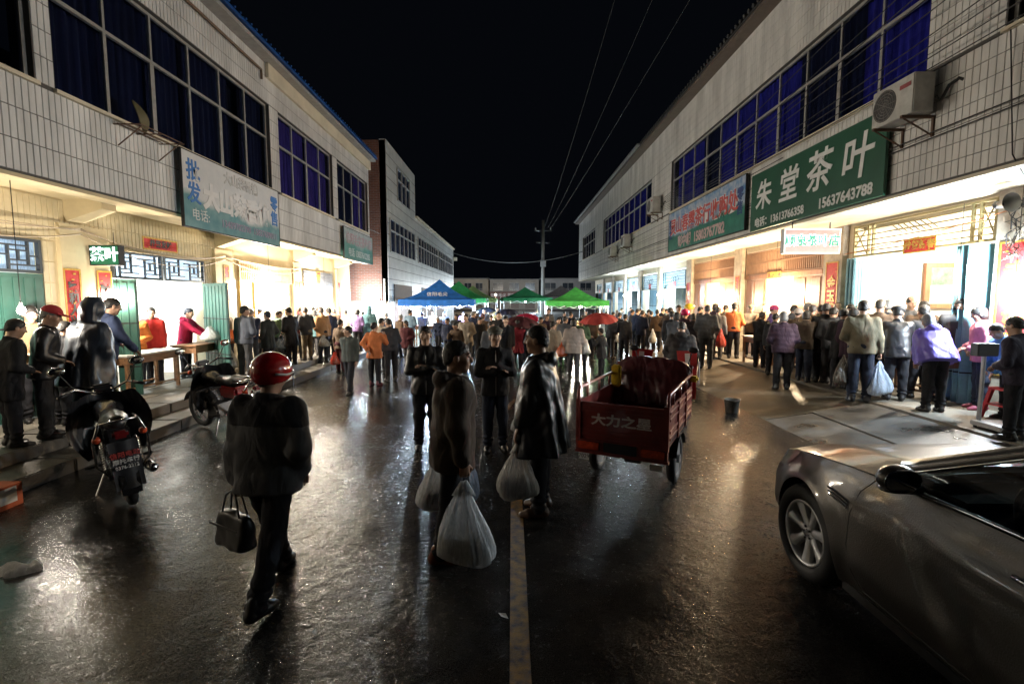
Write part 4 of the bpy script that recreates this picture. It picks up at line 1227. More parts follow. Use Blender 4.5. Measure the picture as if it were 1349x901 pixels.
for k in range(8): fb.box(-6.75 + k * 0.11, -6.73 + k * 0.11, BY0 - 0.08, BY0 - 0.055, 1.3, 2.05)
fb.build('bars', M_WHITEP, fw)
MB().tube((-5.72, BY0 - 0.08, 0), (-5.72, BY0 - 0.08, 2.9), 0.05).build('drain_pipe', M_PLAST, BH)
lampw = MB(); lampw.box(-5.5, -5.2, 46.2, 46.5, 5.6, 5.9); lampw.build('wall_lamp', M_PLAST, BH)

# ---- buildings closing the street
def far_block(x0, x1, y, h, label, wincols, col, sign=None, cat='building'):
    e = empty('far_house'); tag(e, label, cat, 'low houses closing the far end of the street')
    MB().box(x0, x1, y, y + 8, 0, h).build('wall', mat('far_wall_%.2f' % col[0], col, 0.8, var=0.15, vs=0.6), e)
    MB().box(x0 - 0.2, x1 + 0.2, y - 0.25, y + 8.2, h, h + 0.18).build('roof_slab', mat('far_roof', (0.2, 0.2, 0.2), 0.8), e)
    MB().box(x0, x1, y - 1.0, y - 0.01, 3.0, 3.15).build('balcony', mat('far_balc', (0.3, 0.28, 0.26), 0.8), e)
    n = int((x1 - x0) / wincols)
    for i in range(n):
        a = x0 + (i + 0.22) * wincols; b = a + wincols * 0.6
        w = empty('window', parent=e)
        MB().box(a, b, y - 0.03, y - 0.015, 3.7, 5.1).build('pane', mat('far_dark_pane', (0.03, 0.035, 0.045), 0.2), w)
        MB().box(a - 0.06, b + 0.06, y - 0.06, y - 0.032, 5.1, 5.18).box(a - 0.06, b + 0.06, y - 0.06, y - 0.032, 3.62, 3.7).box((a + b) / 2 - 0.03, (a + b) / 2 + 0.03, y - 0.06, y - 0.032, 3.7, 5.1).build('frame', mat('far_frame', (0.4, 0.38, 0.36), 0.6), w)
        MB().box(a, b, y - 0.04, y - 0.02, 0.2, 2.6).build('shop_door', mat('far_door', (0.16, 0.12, 0.10), 0.6), e)
    rl = MB()
    k = x0
    while k < x1:
        rl.box(k, k + 0.03, y - 0.98, y - 0.95, 3.15, 3.95); k += 0.4
    rl.box(x0, x1, y - 0.99, y - 0.94, 3.95, 4.0); rl.build('railing', mat('far_rail', (0.35, 0.33, 0.3), 0.6), e)
    return e
far_block(-12, -4.6, 96, 5.9, 'pale house with dark doors and balcony at the end of the street', 2.2, (0.40, 0.34, 0.27))
fh = far_block(-4.3, 5.2, 95, 5.7, 'grey house with wide windows and a brown name board at the far end', 3.1, (0.30, 0.27, 0.24))
MB().box(-4.2, 2.2, 93.6, 93.9, 2.0, 3.4).build('name_board', mat('brown_board', (0.14, 0.06, 0.05), 0.6), fh)
lettering(fh, '信阳毛尖 茶叶市场', 0.75, face_mtx((-1.0, 93.58, 2.7), (0, -1, 0)), M_WHITEP)
far_block(5.6, 18, 94, 5.8, 'dim house with three windows behind the utility pole', 3.4, (0.26, 0.25, 0.25))
# ------------------------------------------------------------------ signs, banners, papers
def banner_mat(name, top, bot, zmid, zs=0.15, nscale=1.2):
    """printed banner: hills below, sky above"""
    m = bpy.data.materials.new(name); m.use_nodes = True
    nt = m.node_tree; N = nt.nodes; L = nt.links; b = N['Principled BSDF']; b.inputs['Roughness'].default_value = 0.4
    tc = N.new('ShaderNodeTexCoord'); sx = N.new('ShaderNodeSeparateXYZ'); L.new(tc.outputs['Object'], sx.inputs[0])
    nz = N.new('ShaderNodeTexNoise'); nz.inputs['Scale'].default_value = nscale; nz.inputs['Detail'].default_value = 5; L.new(tc.outputs['Object'], nz.inputs['Vector'])
    ad = N.new('ShaderNodeMath'); ad.operation = 'MULTIPLY_ADD'; L.new(nz.outputs['Fac'], ad.inputs[0]); ad.inputs[1].default_value = 1.0; L.new(sx.outputs['Z'], ad.inputs[2])
    mr = N.new('ShaderNodeMapRange'); mr.inputs['From Min'].default_value = zmid + 0.5 - zs; mr.inputs['From Max'].default_value = zmid + 0.5 + zs
    L.new(ad.outputs[0], mr.inputs['Value'])
    n2 = N.new('ShaderNodeTexNoise'); n2.inputs['Scale'].default_value = 5; n2.inputs['Detail'].default_value = 6; L.new(tc.outputs['Object'], n2.inputs['Vector'])
    def two(c):
        r = N.new('ShaderNodeMix'); r.data_type = 'RGBA'; r.inputs[6].default_value = (*c[0], 1); r.inputs[7].default_value = (*c[1], 1)
        m2 = N.new('ShaderNodeMapRange'); m2.inputs['From Min'].default_value = 0.35; m2.inputs['From Max'].default_value = 0.65; L.new(n2.outputs['Fac'], m2.inputs['Value'])
        L.new(m2.outputs[0], r.inputs[0]); return r
    a, c = two(bot), two(top)
    mx = N.new('ShaderNodeMix'); mx.data_type = 'RGBA'; L.new(mr.outputs[0], mx.inputs[0]); L.new(a.outputs[2], mx.inputs[6]); L.new(c.outputs[2], mx.inputs[7])
    L.new(mx.outputs[2], b.inputs['Base Color'])
    return m
M_BLUEL = mat('blue_letter', (0.05, 0.20, 0.55), 0.5, var=0.05)
M_REDL = mat('red_letter', (0.62, 0.10, 0.09), 0.5, var=0.05)
M_GREYL = mat('pale_letter', (0.80, 0.79, 0.78), 0.5, var=0.05)

def board(name, label, s, X, y0, y1, z0, z1, m_, thick=0.05, frame=True):
    e = empty(name, (0, 0, 0)); tag(e, label, 'sign')
    MB().box(X, X + s * thick, y0, y1, z0, z1).build('panel', m_, e)
    if frame:
        f = MB(); t = 0.02
        f.box(X - s * 0.006, X + s * thick, y0 - t, y0, z0 - t, z1 + t).box(X - s * 0.006, X + s * thick, y1, y1 + t, z0 - t, z1 + t)
        f.box(X - s * 0.006, X + s * thick, y0, y1, z0 - t, z0).box(X - s * 0.006, X + s * thick, y0, y1, z1, z1 + t)
        f.build('frame', M_DARK, e)
    for y in (y0 + 0.3, y1 - 0.3):
        MB().box(X + s * thick, s * 6.0, y - 0.02, y + 0.02, (z0 + z1) / 2 - 0.02, (z0 + z1) / 2 + 0.02).build('bracket', M_DARK, e)
    return e

# left faded banner
s1 = board('shop_banner', 'faded white and teal tea shop banner under the dark left windows', -1, -5.86, 8.86, 12.43, 3.32, 4.66,
           banner_mat('teal_banner', ((0.72, 0.72, 0.72), (0.64, 0.65, 0.66)), ((0.10, 0.27, 0.30), (0.20, 0.36, 0.38)), 3.84, 0.06, 0.9))
fm = lambda y, z: face_mtx((-5.857, y + 0.18, z), (1, 0, 0))
lettering(s1, '批发', 0.40, fm(8.98, 4.12), M_BLUEL, vert=True, bold=0.008)
lettering(s1, '零售', 0.36, fm(12.02, 4.12), M_BLUEL, vert=True, bold=0.008)
lettering(s1, '大山茶香铺', 0.50, fm(10.5, 3.93), M_GREYL, bold=0.03, sx=1.0)
lettering(s1, '大山茶香铺', 0.26, fm(10.6, 4.45), mat('ghost_letter', (0.58, 0.57, 0.56), 0.5), bold=0.01)
lettering(s1, '电话:', 0.24, fm(9.15, 3.55), M_GREYL)
lettering(s1, '13409702390  15837609011', 0.20, fm(10.95, 3.52), mat('mauve_letter', (0.38, 0.33, 0.45), 0.5), bold=0.004)
# left far green banner
s2 = board('shop_banner', 'small green banner with red and white characters at the end of the left house', -1, -5.86, 17.2, 20.65, 3.45, 4.52,
           banner_mat('green_banner', ((0.45, 0.47, 0.46), (0.30, 0.36, 0.34)), ((0.06, 0.25, 0.20), (0.14, 0.32, 0.27)), 4.0, 0.1, 1.0))
lettering(s2, '信阳毛尖茶叶店', 0.44, face_mtx((-5.857, 18.95, 4.16), (1, 0, 0)), mat('pink_letter', (0.5, 0.30, 0.32), 0.5))
lettering(s2, '电话 13837612205', 0.34, face_mtx((-5.857, 18.95, 3.68), (1, 0, 0)), M_GREYL)
# right big green banner
s3 = board('shop_banner', 'dark green banner with four large white brush characters below the air conditioner', 1, 5.88, 7.88, 12.2, 3.64, 4.98, mat('green_cloth_banner', (0.012, 0.085, 0.045), 0.45, var=0.12, vs=2), frame=False)
gm = lambda y, z: face_mtx((5.877, y + 0.2, z), (-1, 0, 0))
for ch, y, z, sz in (('朱', 11.42, 4.38, 0.70), ('堂', 10.40, 4.38, 0.74), ('茶', 9.38, 4.40, 0.80), ('叶', 8.34, 4.36, 0.80)):
    lettering(s3, ch, sz, gm(y, z), M_WHITEP, bold=0.012, shear=0.12, name='character')
lettering(s3, '电话：13613766358', 0.235, gm(10.78, 3.80), M_WHITEP, bold=0.006)
lettering(s3, '15637643788', 0.26, gm(8.62, 3.80), M_WHITEP, bold=0.008)
cr = MB()
for k in range(14): cr.box(5.874, 5.88, 7.70, 11.98, 3.70 + k * 0.09, 3.703 + k * 0.09)
# right blue and green banner
s4 = board('shop_banner', 'blue sky and green hill banner with a line of red characters', 1, 5.88, 12.52, 18.52, 3.76, 5.12,
           banner_mat('hill_banner', ((0.10, 0.26, 0.50), (0.5, 0.55, 0.62)), ((0.02, 0.15, 0.11), (0.04, 0.22, 0.16)), 4.36, 0.06, 0.5))
lettering(s4, '灵山春露茶行收购处', 0.60, face_mtx((5.877, 15.57, 4.55), (-1, 0, 0)), M_WHITEP, bold=0.03)
lettering(s4, '灵山春露茶行收购处', 0.60, face_mtx((5.868, 15.57, 4.55), (-1, 0, 0)), M_REDL, bold=0.010)
lettering(s4, '彭中朝  15803767782', 0.42, face_mtx((5.877, 15.57, 3.98), (-1, 0, 0)), mat('pink_number', (0.62, 0.42, 0.42), 0.5), bold=0.015)
lettering(s4, '零售', 0.36, face_mtx((5.877, 12.79, 4.5), (-1, 0, 0)), mat('navy_letter', (0.03, 0.06, 0.2), 0.5), vert=True, bold=0.008)
lettering(s4, '批发', 0.36, face_mtx((5.877, 18.27, 4.5), (-1, 0, 0)), mat('navy_letter', (0.03, 0.06, 0.2), 0.5), vert=True, bold=0.008)

# lit box signs hanging across the pavements
e = empty('lit_box_sign', (-6.55, 7.95, 2.70)); tag(e, 'small lit green box sign with two white tea characters', 'sign')
MB().box(-0.225, 0.225, -0.05, 0.05, -0.145, 0.145).build('box', mat('green_lightbox', (0.01, 0.10, 0.05), 0.4, emis=(0.02, 0.22, 0.10), es=0.5), e)
MB().box(-0.24, 0.24, -0.058, 0.058, 0.145, 0.16).box(-0.24, 0.24, -0.058, 0.058, -0.16, -0.145).box(-0.24, -0.225, -0.058, 0.058, -0.145, 0.145).box(0.225, 0.24, -0.058, 0.058, -0.145, 0.145).build('frame', M_DARK, e)
lettering(e, '茶叶', 0.235, face_mtx((0, -0.052, 0), (0, -1, 0)), emit_mat('lit_letter', (0.8, 1, 0.95), 4.0), bold=0.008)
MB().box(-0.36, -0.24, -0.015, 0.015, 0.0, 0.03).build('bracket', M_DARK, e)
e = empty('lit_box_sign', (6.36, 10.5, 3.22)); tag(e, 'pale lit box sign with mint green characters hung under the right canopy', 'sign')
MB().box(-0.57, 0.57, -0.06, 0.06, -0.235, 0.235).build('box', mat('rose_lightbox', (0.35, 0.22, 0.2), 0.4, emis=(0.9, 0.7, 0.65), es=0.12), e)
MB().box(-0.6, 0.6, -0.068, 0.068, 0.235, 0.262).box(-0.6, 0.6, -0.068, 0.068, -0.262, -0.235).box(-0.6, -0.57, -0.068, 0.068, -0.235, 0.235).box(0.57, 0.6, -0.068, 0.068, -0.235, 0.235).build('frame', M_WHITEP, e)
lettering(e, '顺泉茶叶店', 0.235, face_mtx((0, -0.062, 0), (0, -1, 0)), mat('white_edge_letter', (0.8, 0.85, 0.85), 0.4, var=0, emis=(0.9, 1, 1), es=1.2), bold=0.018)
lettering(e, '顺泉茶叶店', 0.235, face_mtx((0, -0.068, 0), (0, -1, 0)), emit_mat('mint_letter', (0.15, 0.95, 0.6), 0.9), bold=0.002)
for x in (-0.4, 0.4): MB().tube((x, 0, 0.26), (x, 0, 0.40), 0.012).build('hanger', M_DARK, e)

# red couplet papers
def couplet(loc, nrm, w, h, label, text, ink=True, name='couplet_paper'):
    e = empty(name, loc); tag(e, label, 'paper scroll', 'red new year papers on the shop fronts')
    M = face_mtx((0, 0, 0), nrm)
    b = MB(); b.obox((0, 0, 0), (w / 2, h / 2, 0.002)); me = b.mesh(); me.transform(M); link('sheet', me, M_RED, e)
    b = MB(); t = 0.028
    b.obox((0, h / 2 - t / 2, 0.003), (w / 2, t / 2, 0.0015)).obox((0, -h / 2 + t / 2, 0.003), (w / 2, t / 2, 0.0015)).obox((w / 2 - t / 2, 0, 0.0032), (t / 2, h / 2 - t, 0.0012)).obox((-w / 2 + t / 2, 0, 0.0032), (t / 2, h / 2 - t, 0.0012))
    rr = random.Random(int(abs(loc[1]) * 100))
    for k in range(int(h / 0.09)):
        b.obox((rr.uniform(-w * 0.35, w * 0.35), -h / 2 + 0.05 + k * 0.09, 0.0036), (rr.uniform(0.01, 0.03), rr.uniform(0.005, 0.015), 0.001))
    me = b.mesh(); me.transform(M); link('gold_border', me, M_GOLD, e)
    n = len(text)
    sz = min(w * 0.8, h / n * 0.8)
    if h > w:
        lettering(e, text, sz * 0.86, M @ Matrix.Translation((0, 0, 0.005)), M_INK if ink else M_GOLD, vert=True, bold=0.008, ext=0.001)
    else:
        lettering(e, text, h * 0.62, M @ Matrix.Translation((0, 0, 0.005)), M_INK if ink else M_GOLD, bold=0.006, ext=0.001)
    return e
LXP = LXB + 0.075
couplet((LXP, 7.60, 1.82), (1, 0, 0), 0.30, 1.30, 'red couplet strip with black brush characters beside the green doors', '家和人兴福')
couplet((LXP, 8.20, 1.82), (1, 0, 0), 0.30, 1.30, 'orange red couplet strip under the lit green box sign', '财源茂盛')
couplet((LXB + 0.012, 9.66, 3.05), (1, 0, 0), 0.95, 0.24, 'red paper strip pasted over the blue lattice of the left shop', '恭喜发财')
couplet((LXP, 11.72, 2.35), (1, 0, 0), 0.22, 0.9, 'faded red knot paper on the white pillar past the green leaf door', '福福', False)
couplet((LXP, 15.52, 1.9), (1, 0, 0), 0.22, 1.3, 'narrow red strip on the near edge of the pillar by the bright third shop', '生意兴隆', False)
couplet((LXP, 15.82, 1.9), (1, 0, 0), 0.22, 1.3, 'narrow red strip on the far edge of the pillar by the bright third shop', '财源广进', False)
couplet((LXP, 19.3, 1.8), (1, 0, 0), 0.24, 1.7, 'crimson strip at the far end of the left shops', '万事如意', False)
couplet((LXB + 0.06, 17.3, 2.75), (1, 0, 0), 0.3, 0.42, 'red diamond paper over the grey roller shutter', '福', False)
RXP = RXB - 0.145
couplet((RXP, 7.14, 1.85), (-1, 0, 0), 0.56, 2.0, 'wide red and gold couplet on the nearest right pillar', '吉祥如意', False)
couplet((RXP, 11.27, 1.9), (-1, 0, 0), 0.44, 1.9, 'red and gold flowered couplet on the pillar by the wooden doors', '金玉满堂', False)
couplet((RXP, 15.98, 1.9), (-1, 0, 0), 0.3, 1.7, 'dull red strip on the pillar between the two wooden shop fronts', '春满人间', False)
couplet((RXP, 20.4, 1.9), (-1, 0, 0), 0.4, 1.6, 'red strip on the pillar where the blue lit shops begin', '福满门', False)
couplet((RXB - 0.06, 9.0, 2.98), (-1, 0, 0), 0.72, 0.27, 'orange paper strip hanging on the rails over the near right shop', '恭贺新春', False)
couplet((RXB - 0.06, 13.9, 2.68), (-1, 0, 0), 0.7, 0.18, 'crooked red paper over the open wooden doorway', '开门大吉', False)
# framed landscape on the side wall of the near right shop
e = empty('framed_picture', (9.6, 10.86, 2.3)); tag(e, 'brown framed landscape picture on the shop side wall', 'picture')
MB().box(-0.42, 0.42, -0.03, 0.03, -0.46, 0.46).build('backing', M_ROOM, e)
MB().box(-0.46, 0.46, -0.05, 0.02, 0.40, 0.5).box(-0.46, 0.46, -0.05, 0.02, -0.5, -0.40).box(-0.46, -0.34, -0.05, 0.02, -0.40, 0.40).box(0.34, 0.46, -0.05, 0.02, -0.40, 0.40).build('frame', M_WOOD, e)
MB().box(-0.34, 0.34, -0.036, -0.031, 0.0, 0.40).build('print', mat('green_print', (0.12, 0.28, 0.14), 0.4, var=0.4, vs=6), e)
# ------------------------------------------------------------------ lamps
PW = 2.25
bulb((-6.2, 6.15, 1.86), 70 * PW, NEUT, 'bare bulb glowing over the crowd in front of the green doors', cord=1.6)
bulb((-6.75, 8.35, 2.02), 50 * PW, NEUT, 'bare bulb beside the orange red couplet', cord=1.1)
bulb((-7.35, 8.95, 1.95), 160 * PW, NEUT, 'bulb hung low in the doorway behind the empty table', cord=0.9)
bulb((-6.55, 13.2, 2.18), 330 * PW, NEUT, 'glaring bulb in front of the third left shop', cord=1.3)
bulb((-6.45, 16.8, 2.12), 300 * PW, NEUT, 'bulb hanging before the grey roller shutter', cord=1.3)
bulb((-6.3, 21.2, 2.15), 170 * PW, COOL, 'cold white lamp by the brick gable', cord=0, pole=2.15)
bulb((7.15, 6.95, 2.14), 260 * PW, COOL, 'cold white bulb glaring against the nearest red couplet', cord=1.45)
bulb((7.25, 7.95, 2.42), 260 * PW, NEUT, 'bulb by the teal folding doors of the near right shop', cord=1.1)
bulb((7.2, 13.35, 2.15), 300 * PW, WARM, 'warm bulb in front of the wooden doorway', cord=1.4)
bulb((7.1, 17.5, 2.0), 300 * PW, WARM, 'warm bulb before the second wooden shop front', cord=1.5)
# rooms
def ceiling_lamp(x, y, z, power, col, label):
    e = empty('tube_lamp', (x, y, z)); tag(e, label, 'lamp', 'ceiling lamps inside the shops')
    MB().tube((0, -0.55, 0), (0, 0.55, 0), 0.018, n=10).build('tube', emit_mat('tube_%.2f' % col[2], col, 12.0), e, True)
    MB().box(-0.03, 0.03, -0.6, 0.6, 0.03, 0.07).build('batten', M_WHITEP, e)
    ld = bpy.data.lights.new('tube_light', 'POINT'); ld.energy = power; ld.color = col; ld.shadow_soft_size = 0.08; ld.use_soft_falloff = False
    lo = bpy.data.objects.new('tube_light', ld); lo.parent = e; lo.location = (0, 0, -0.1); COL.objects.link(lo)
for y, p_, c_, lb in ((2.5, 60, NEUT, 'tube lamp in the shop left of the frame'), (6.2, 120, COOL, 'tube lamp behind the closed green doors'), (9.6, 330, COOL, 'tube lamp inside the left shop with the empty tables'), (13.8, 300, NEUT, 'tube lamp inside the third left shop'), (17.4, 200, NEUT, 'tube lamp inside the shop with the roller shutter')):
    ceiling_lamp(-8.9, y, 3.2, p_ * PW, c_, lb)
for y, p_, c_, lb in ((4.2, 60, COOL, 'tube lamp in the shop right of the frame'), (9.0, 420, NEUT, 'tube lamp in the near right shop with the framed picture'), (13.7, 300, NEUT, 'tube lamp behind the first wooden doorway'), (18.2, 300, WARM, 'tube lamp behind the second wooden doorway'),
                    (22.5, 320, COOL, 'cold tube lamp in the first blue lit shop'), (26.4, 300, COOL, 'cold tube lamp in the second blue lit shop'), (30.2, 300, COOL, 'cold tube lamp in the third blue lit shop'), (34, 260, COOL, 'cold tube lamp in the fourth blue lit shop'), (37.8, 260, COOL, 'cold tube lamp in the fifth blue lit shop')):
    ceiling_lamp(9.6, y, 3.3, p_ * PW, c_, lb)
for y, lb in ((23.4, 'cold bulb outside the first blue lit shop'), (30.5, 'cold bulb outside the third blue lit shop')):
    bulb((7.0, y, 2.2), 260 * PW, COOL, lb, cord=1.3)

# ------------------------------------------------------------------ market tents
M_TUBE = mat('tent_tube', (0.7, 0.7, 0.72), 0.35, metal=0.6, var=0.05)
def tent(cx, cy_, w, d_, zt, zp, col, label, rz=0.0, logo=False):
    e = empty('market_tent', (cx, cy_, 0), rz); tag(e, label, 'tent', 'pop-up tents down the street')
    cm = cloth('tent_%.2f_%.2f' % (col[0], col[1]), col, 0.7)
    def side(i):
        c0 = [(-w / 2, -d_ / 2), (w / 2, -d_ / 2), (w / 2, d_ / 2), (-w / 2, d_ / 2)]
        a, b = c0[i], c0[(i + 1) % 4]
        def f(u, v):
            sag = math.sin(math.pi * v) * -0.16 - 0.05 * math.sin(math.pi * u) * (1 - v)
            x = a[0] + (b[0] - a[0]) * u; y = a[1] + (b[1] - a[1]) * u
            k = (1 - v) ** 1.0
            return (x * k, y * k, zt + (zp - zt) * (v ** 1.25) + sag * 0.5)
        return f
    m = MB()
    for i in range(4): m.grid(side(i), 8, 8)
    m.build('canopy', cm, e, True)
    v = MB()
    for i in range(4):
        f = side(i)
        def g2(u, q, f=f):
            p = f(u, 0); return (p[0] * 1.004, p[1] * 1.004, p[2] - q * (0.24 + 0.02 * math.sin(u * 40)))
        v.grid(g2, 14, 1)
    v.build('valance', cm, e)
    for sx in (-1, 1):
        for sy in (-1, 1):
            MB().tube((sx * w / 2 * 0.98, sy * d_ / 2 * 0.98, 0), (sx * w / 2 * 0.98, sy * d_ / 2 * 0.98, zt), 0.022).box(sx * w / 2 * 0.98 - 0.05, sx * w / 2 * 0.98 + 0.05, sy * d_ / 2 * 0.98 - 0.05, sy * d_ / 2 * 0.98 + 0.05, 0, 0.012).build('leg', M_TUBE, e)
    t = MB()
    for sy in (-1, 1):
        for k in range(4):
            xa, xb = -w / 2 + w * k / 4, -w / 2 + w * (k + 1) / 4
            t.tube((xa, sy * d_ / 2 * 0.97, zt - 0.42), (xb, sy * d_ / 2 * 0.97, zt - 0.1), 0.011, n=5).tube((xa, sy * d_ / 2 * 0.97, zt - 0.1), (xb, sy * d_ / 2 * 0.97, zt - 0.42), 0.011, n=5)
    for sx in (-1, 1):
        for k in range(4):
            ya, yb = -d_ / 2 + d_ * k / 4, -d_ / 2 + d_ * (k + 1) / 4
            t.tube((sx * w / 2 * 0.97, ya, zt - 0.42), (sx * w / 2 * 0.97, yb, zt - 0.1), 0.011, n=5).tube((sx * w / 2 * 0.97, ya, zt - 0.1), (sx * w / 2 * 0.97, yb, zt - 0.42), 0.011, n=5)
    t.build('truss', M_TUBE, e)
    if logo:
        lettering(e, '信阳毛尖', 0.22, Matrix.Translation((0, -d_ / 2 * 0.72, zt + (zp - zt) * 0.19 + 0.05)) @ Matrix.Rotation(R(52), 4, 'X'), M_WHITEP)
    return e
tent(-3.2, 21.6, 3.1, 3.1, 1.98, 2.86, (0.03, 0.18, 0.62), 'blue pop-up tent glowing over a stall by the brick house', 0.05, True)
tent(-3.0, 27.6, 3.2, 3.2, 2.05, 3.0, (0.05, 0.42, 0.14), 'green pop-up tent directly behind the blue one', 0.0)
tent(-2.6, 32.6, 3.2, 3.2, 2.05, 2.9, (0.32, 0.50, 0.20), 'pale green pop-up tent farthest along the left side', 0.0)
tent(3.25, 25.0, 3.0, 3.0, 1.92, 2.62, (0.10, 0.55, 0.10), 'bright green pop-up tent lit from below in front of the right shops', -0.05)
tent(1.0, 37.0, 3.6, 3.2, 2.1, 2.9, (0.05, 0.34, 0.14), 'dark green pop-up tent far down the middle of the street', 0.1)
tent(4.0, 40.0, 3.6, 3.2, 2.2, 3.1, (0.16, 0.14, 0.14), 'dark grey pop-up tent beside the utility pole', 0.0)
bulb((-3.6, 21.2, 1.62), 420 * PW, COOL, 'cold bulb under the near side of the blue tent', cord=0.4)
bulb((-2.4, 22.4, 1.66), 420 * PW, COOL, 'cold bulb under the far side of the blue tent', cord=0.4)
bulb((-2.9, 27.4, 1.75), 360 * PW, COOL, 'cold bulb under the green tent behind the blue one', cord=0.4)
bulb((2.45, 24.0, 1.86), 420 * PW, NEUT, 'dazzling bulb at the near left corner of the bright green tent', cord=0.1, r=0.07)
bulb((3.4, 24.2, 1.66), 520 * PW, NEUT, 'dazzling bulb under the middle of the bright green tent', cord=0.4, r=0.09)
bulb((1.0, 36.5, 1.8), 420 * PW, COOL, 'cold bulb under the far dark green tent', cord=0.4)
bulb((-0.2, 44.0, 1.9), 420 * PW, COOL, 'cold lamp on a pole far down the street', cord=0, pole=1.9)
bulb((-2.4, 70.0, 2.6), 2200 * PW, NEUT, 'street lamp before the pale house at the far end', cord=0, pole=2.6)
bulb((3.6, 74.0, 2.6), 2200 * PW, COOL, 'street lamp before the dim house behind the utility pole', cord=0, pole=2.6)

# stall tables under the tents
def table(x0, x1, y0, y1, zt, zg, label, m_=None, drawer=True, top=None):
    m_ = m_ or mat('table_wood', (0.24, 0.12, 0.055), 0.5, var=0.3, vs=5, stretch=(5, 0.8, 5), bump=0.001)
    e = empty('wooden_table', ((x0 + x1) / 2, (y0 + y1) / 2, zg)); tag(e, label, 'table', 'trestle tables of the tea buyers')
    hx, hy, h = (x1 - x0) / 2, (y1 - y0) / 2, zt - zg
    MB().box(-hx, hx, -hy, hy, h - 0.03, h).build('table_top', top or m_, e, bevel=0.005)
    a = MB()
    a.box(-hx + 0.04, -hx + 0.06, -hy + 0.05, hy - 0.05, h - 0.17, h - 0.031).box(hx - 0.06, hx - 0.04, -hy + 0.05, hy - 0.05, h - 0.17, h - 0.031)
    a.box(-hx + 0.065, hx - 0.065, -hy + 0.05, -hy + 0.07, h - 0.17, h - 0.031).box(-hx + 0.065, hx - 0.065, hy - 0.07, hy - 0.05, h - 0.17, h - 0.031)
    a.build('apron', m_, e)
    for sx in (-1, 1):
        for sy in (-1, 1):
            cx, cy2 = sx * (hx - 0.06), sy * (hy - 0.06)
            MB().box(cx - 0.025, cx + 0.025, cy2 - 0.025, cy2 + 0.025, 0, h - 0.031).build('leg', m_, e)
    MB().box(-hx + 0.05, -hx + 0.075, -hy + 0.09, hy - 0.09, 0.12, 0.15).box(hx - 0.075, hx - 0.05, -hy + 0.09, hy - 0.09, 0.12, 0.15).build('stretcher', m_, e)
    return e
M_PALE = mat('pale_table_top', (0.6, 0.58, 0.52), 0.3, var=0.12)
table(-7.12, -6.58, 8.25, 9.62, 1.03, 0.3, 'bare wooden table with a pale top at the left shop door', top=M_PALE)
table(-7.05, -6.5, 9.95, 11.25, 1.05, 0.3, 'wooden table with a weighing bag at the crimson vendor')
table(-6.9, -6.35, 12.4, 13.8, 1.05, 0.3, 'wooden table in front of the third left shop')
table(6.25, 6.75, 12.35, 13.2, 1.02, 0.3, 'small wooden table before the camouflage vendor', top=M_PALE)
table(6.75, 7.3, 10.0, 11.5, 1.05, 0.3, 'wooden table hidden among buyers by the flowered couplet')
table(6.9, 7.45, 7.75, 9.3, 1.05, 0.3, 'wooden table at the near right shop')
table(-4.3, -2.2, 21.0, 21.6, 0.85, 0.0, 'stall table under the blue tent')
table(2.3, 4.4, 24.6, 25.2, 0.85, 0.0, 'stall table under the bright green tent')

# ------------------------------------------------------------------ umbrellas
def umbrella(loc, r, col, label, tilt=(0, 0), h=0.75, rzn=0.0):
    e = empty('umbrella', loc); e.rotation_euler = (R(tilt[0]), R(tilt[1]), rzn)
    tag(e, label, 'umbrella', 'open umbrellas in the crowd')
    m = MB(); n = 8
    cmm = cloth('umb_%.2f_%.2f' % (col[0], col[1]), col, 0.5)
    def f(u, v):
        th = u * 2 * math.pi
        ph = (u * n) % 1.0
        scal = 1 - 0.10 * math.sin(math.pi * ph) * v
        rr = r * math.sin(v * 1.15) / math.sin(1.15) * scal
        return (rr * math.cos(th), rr * math.sin(th), r * 0.42 * (math.cos(v * 1.35) - math.cos(1.35)) / (1 - math.cos(1.35)) * 1.0 - 0.03 * math.sin(math.pi * ph) * v)
    m.grid(f, n * 6, 8); m.build('canopy', cmm, e, True)
    MB().tube((0, 0, r * 0.45), (0, 0, -h), 0.007, n=6).build('shaft', M_TUBE, e)
    rb = MB()
    for k in range(n):
        pts = [f(k / n, v) for v in (0.02, 0.35, 0.7, 1.0)]
        rb.path([(p[0], p[1], p[2] - 0.012) for p in pts], 0.004, 4)
    rb.build('ribs', M_TUBE, e)
    return e
umbrella(at_depth(789, 424, 12.6) + Vector((0, 0, 0.02)), 0.50, (0.42, 0.06, 0.05), 'red umbrella held over a shopper behind the cargo tricycle', (6, -4))
umbrella(at_depth(688, 428, 13.5), 0.55, (0.07, 0.022, 0.025), 'dark maroon umbrella above the man in the black rain cape', (4, 8))
umbrella(at_depth(697, 421, 17.5), 0.5, (0.4, 0.02, 0.06), 'bright red umbrella behind the maroon one', (0, 10))
umbrella(at_depth(668, 414, 21), 0.55, (0.03, 0.03, 0.05), 'black umbrella far back in the crowd', (0, 0))
umbrella(at_depth(640, 411, 25), 0.55, (0.02, 0.03, 0.06), 'navy umbrella at the back between the tents', (0, -6))

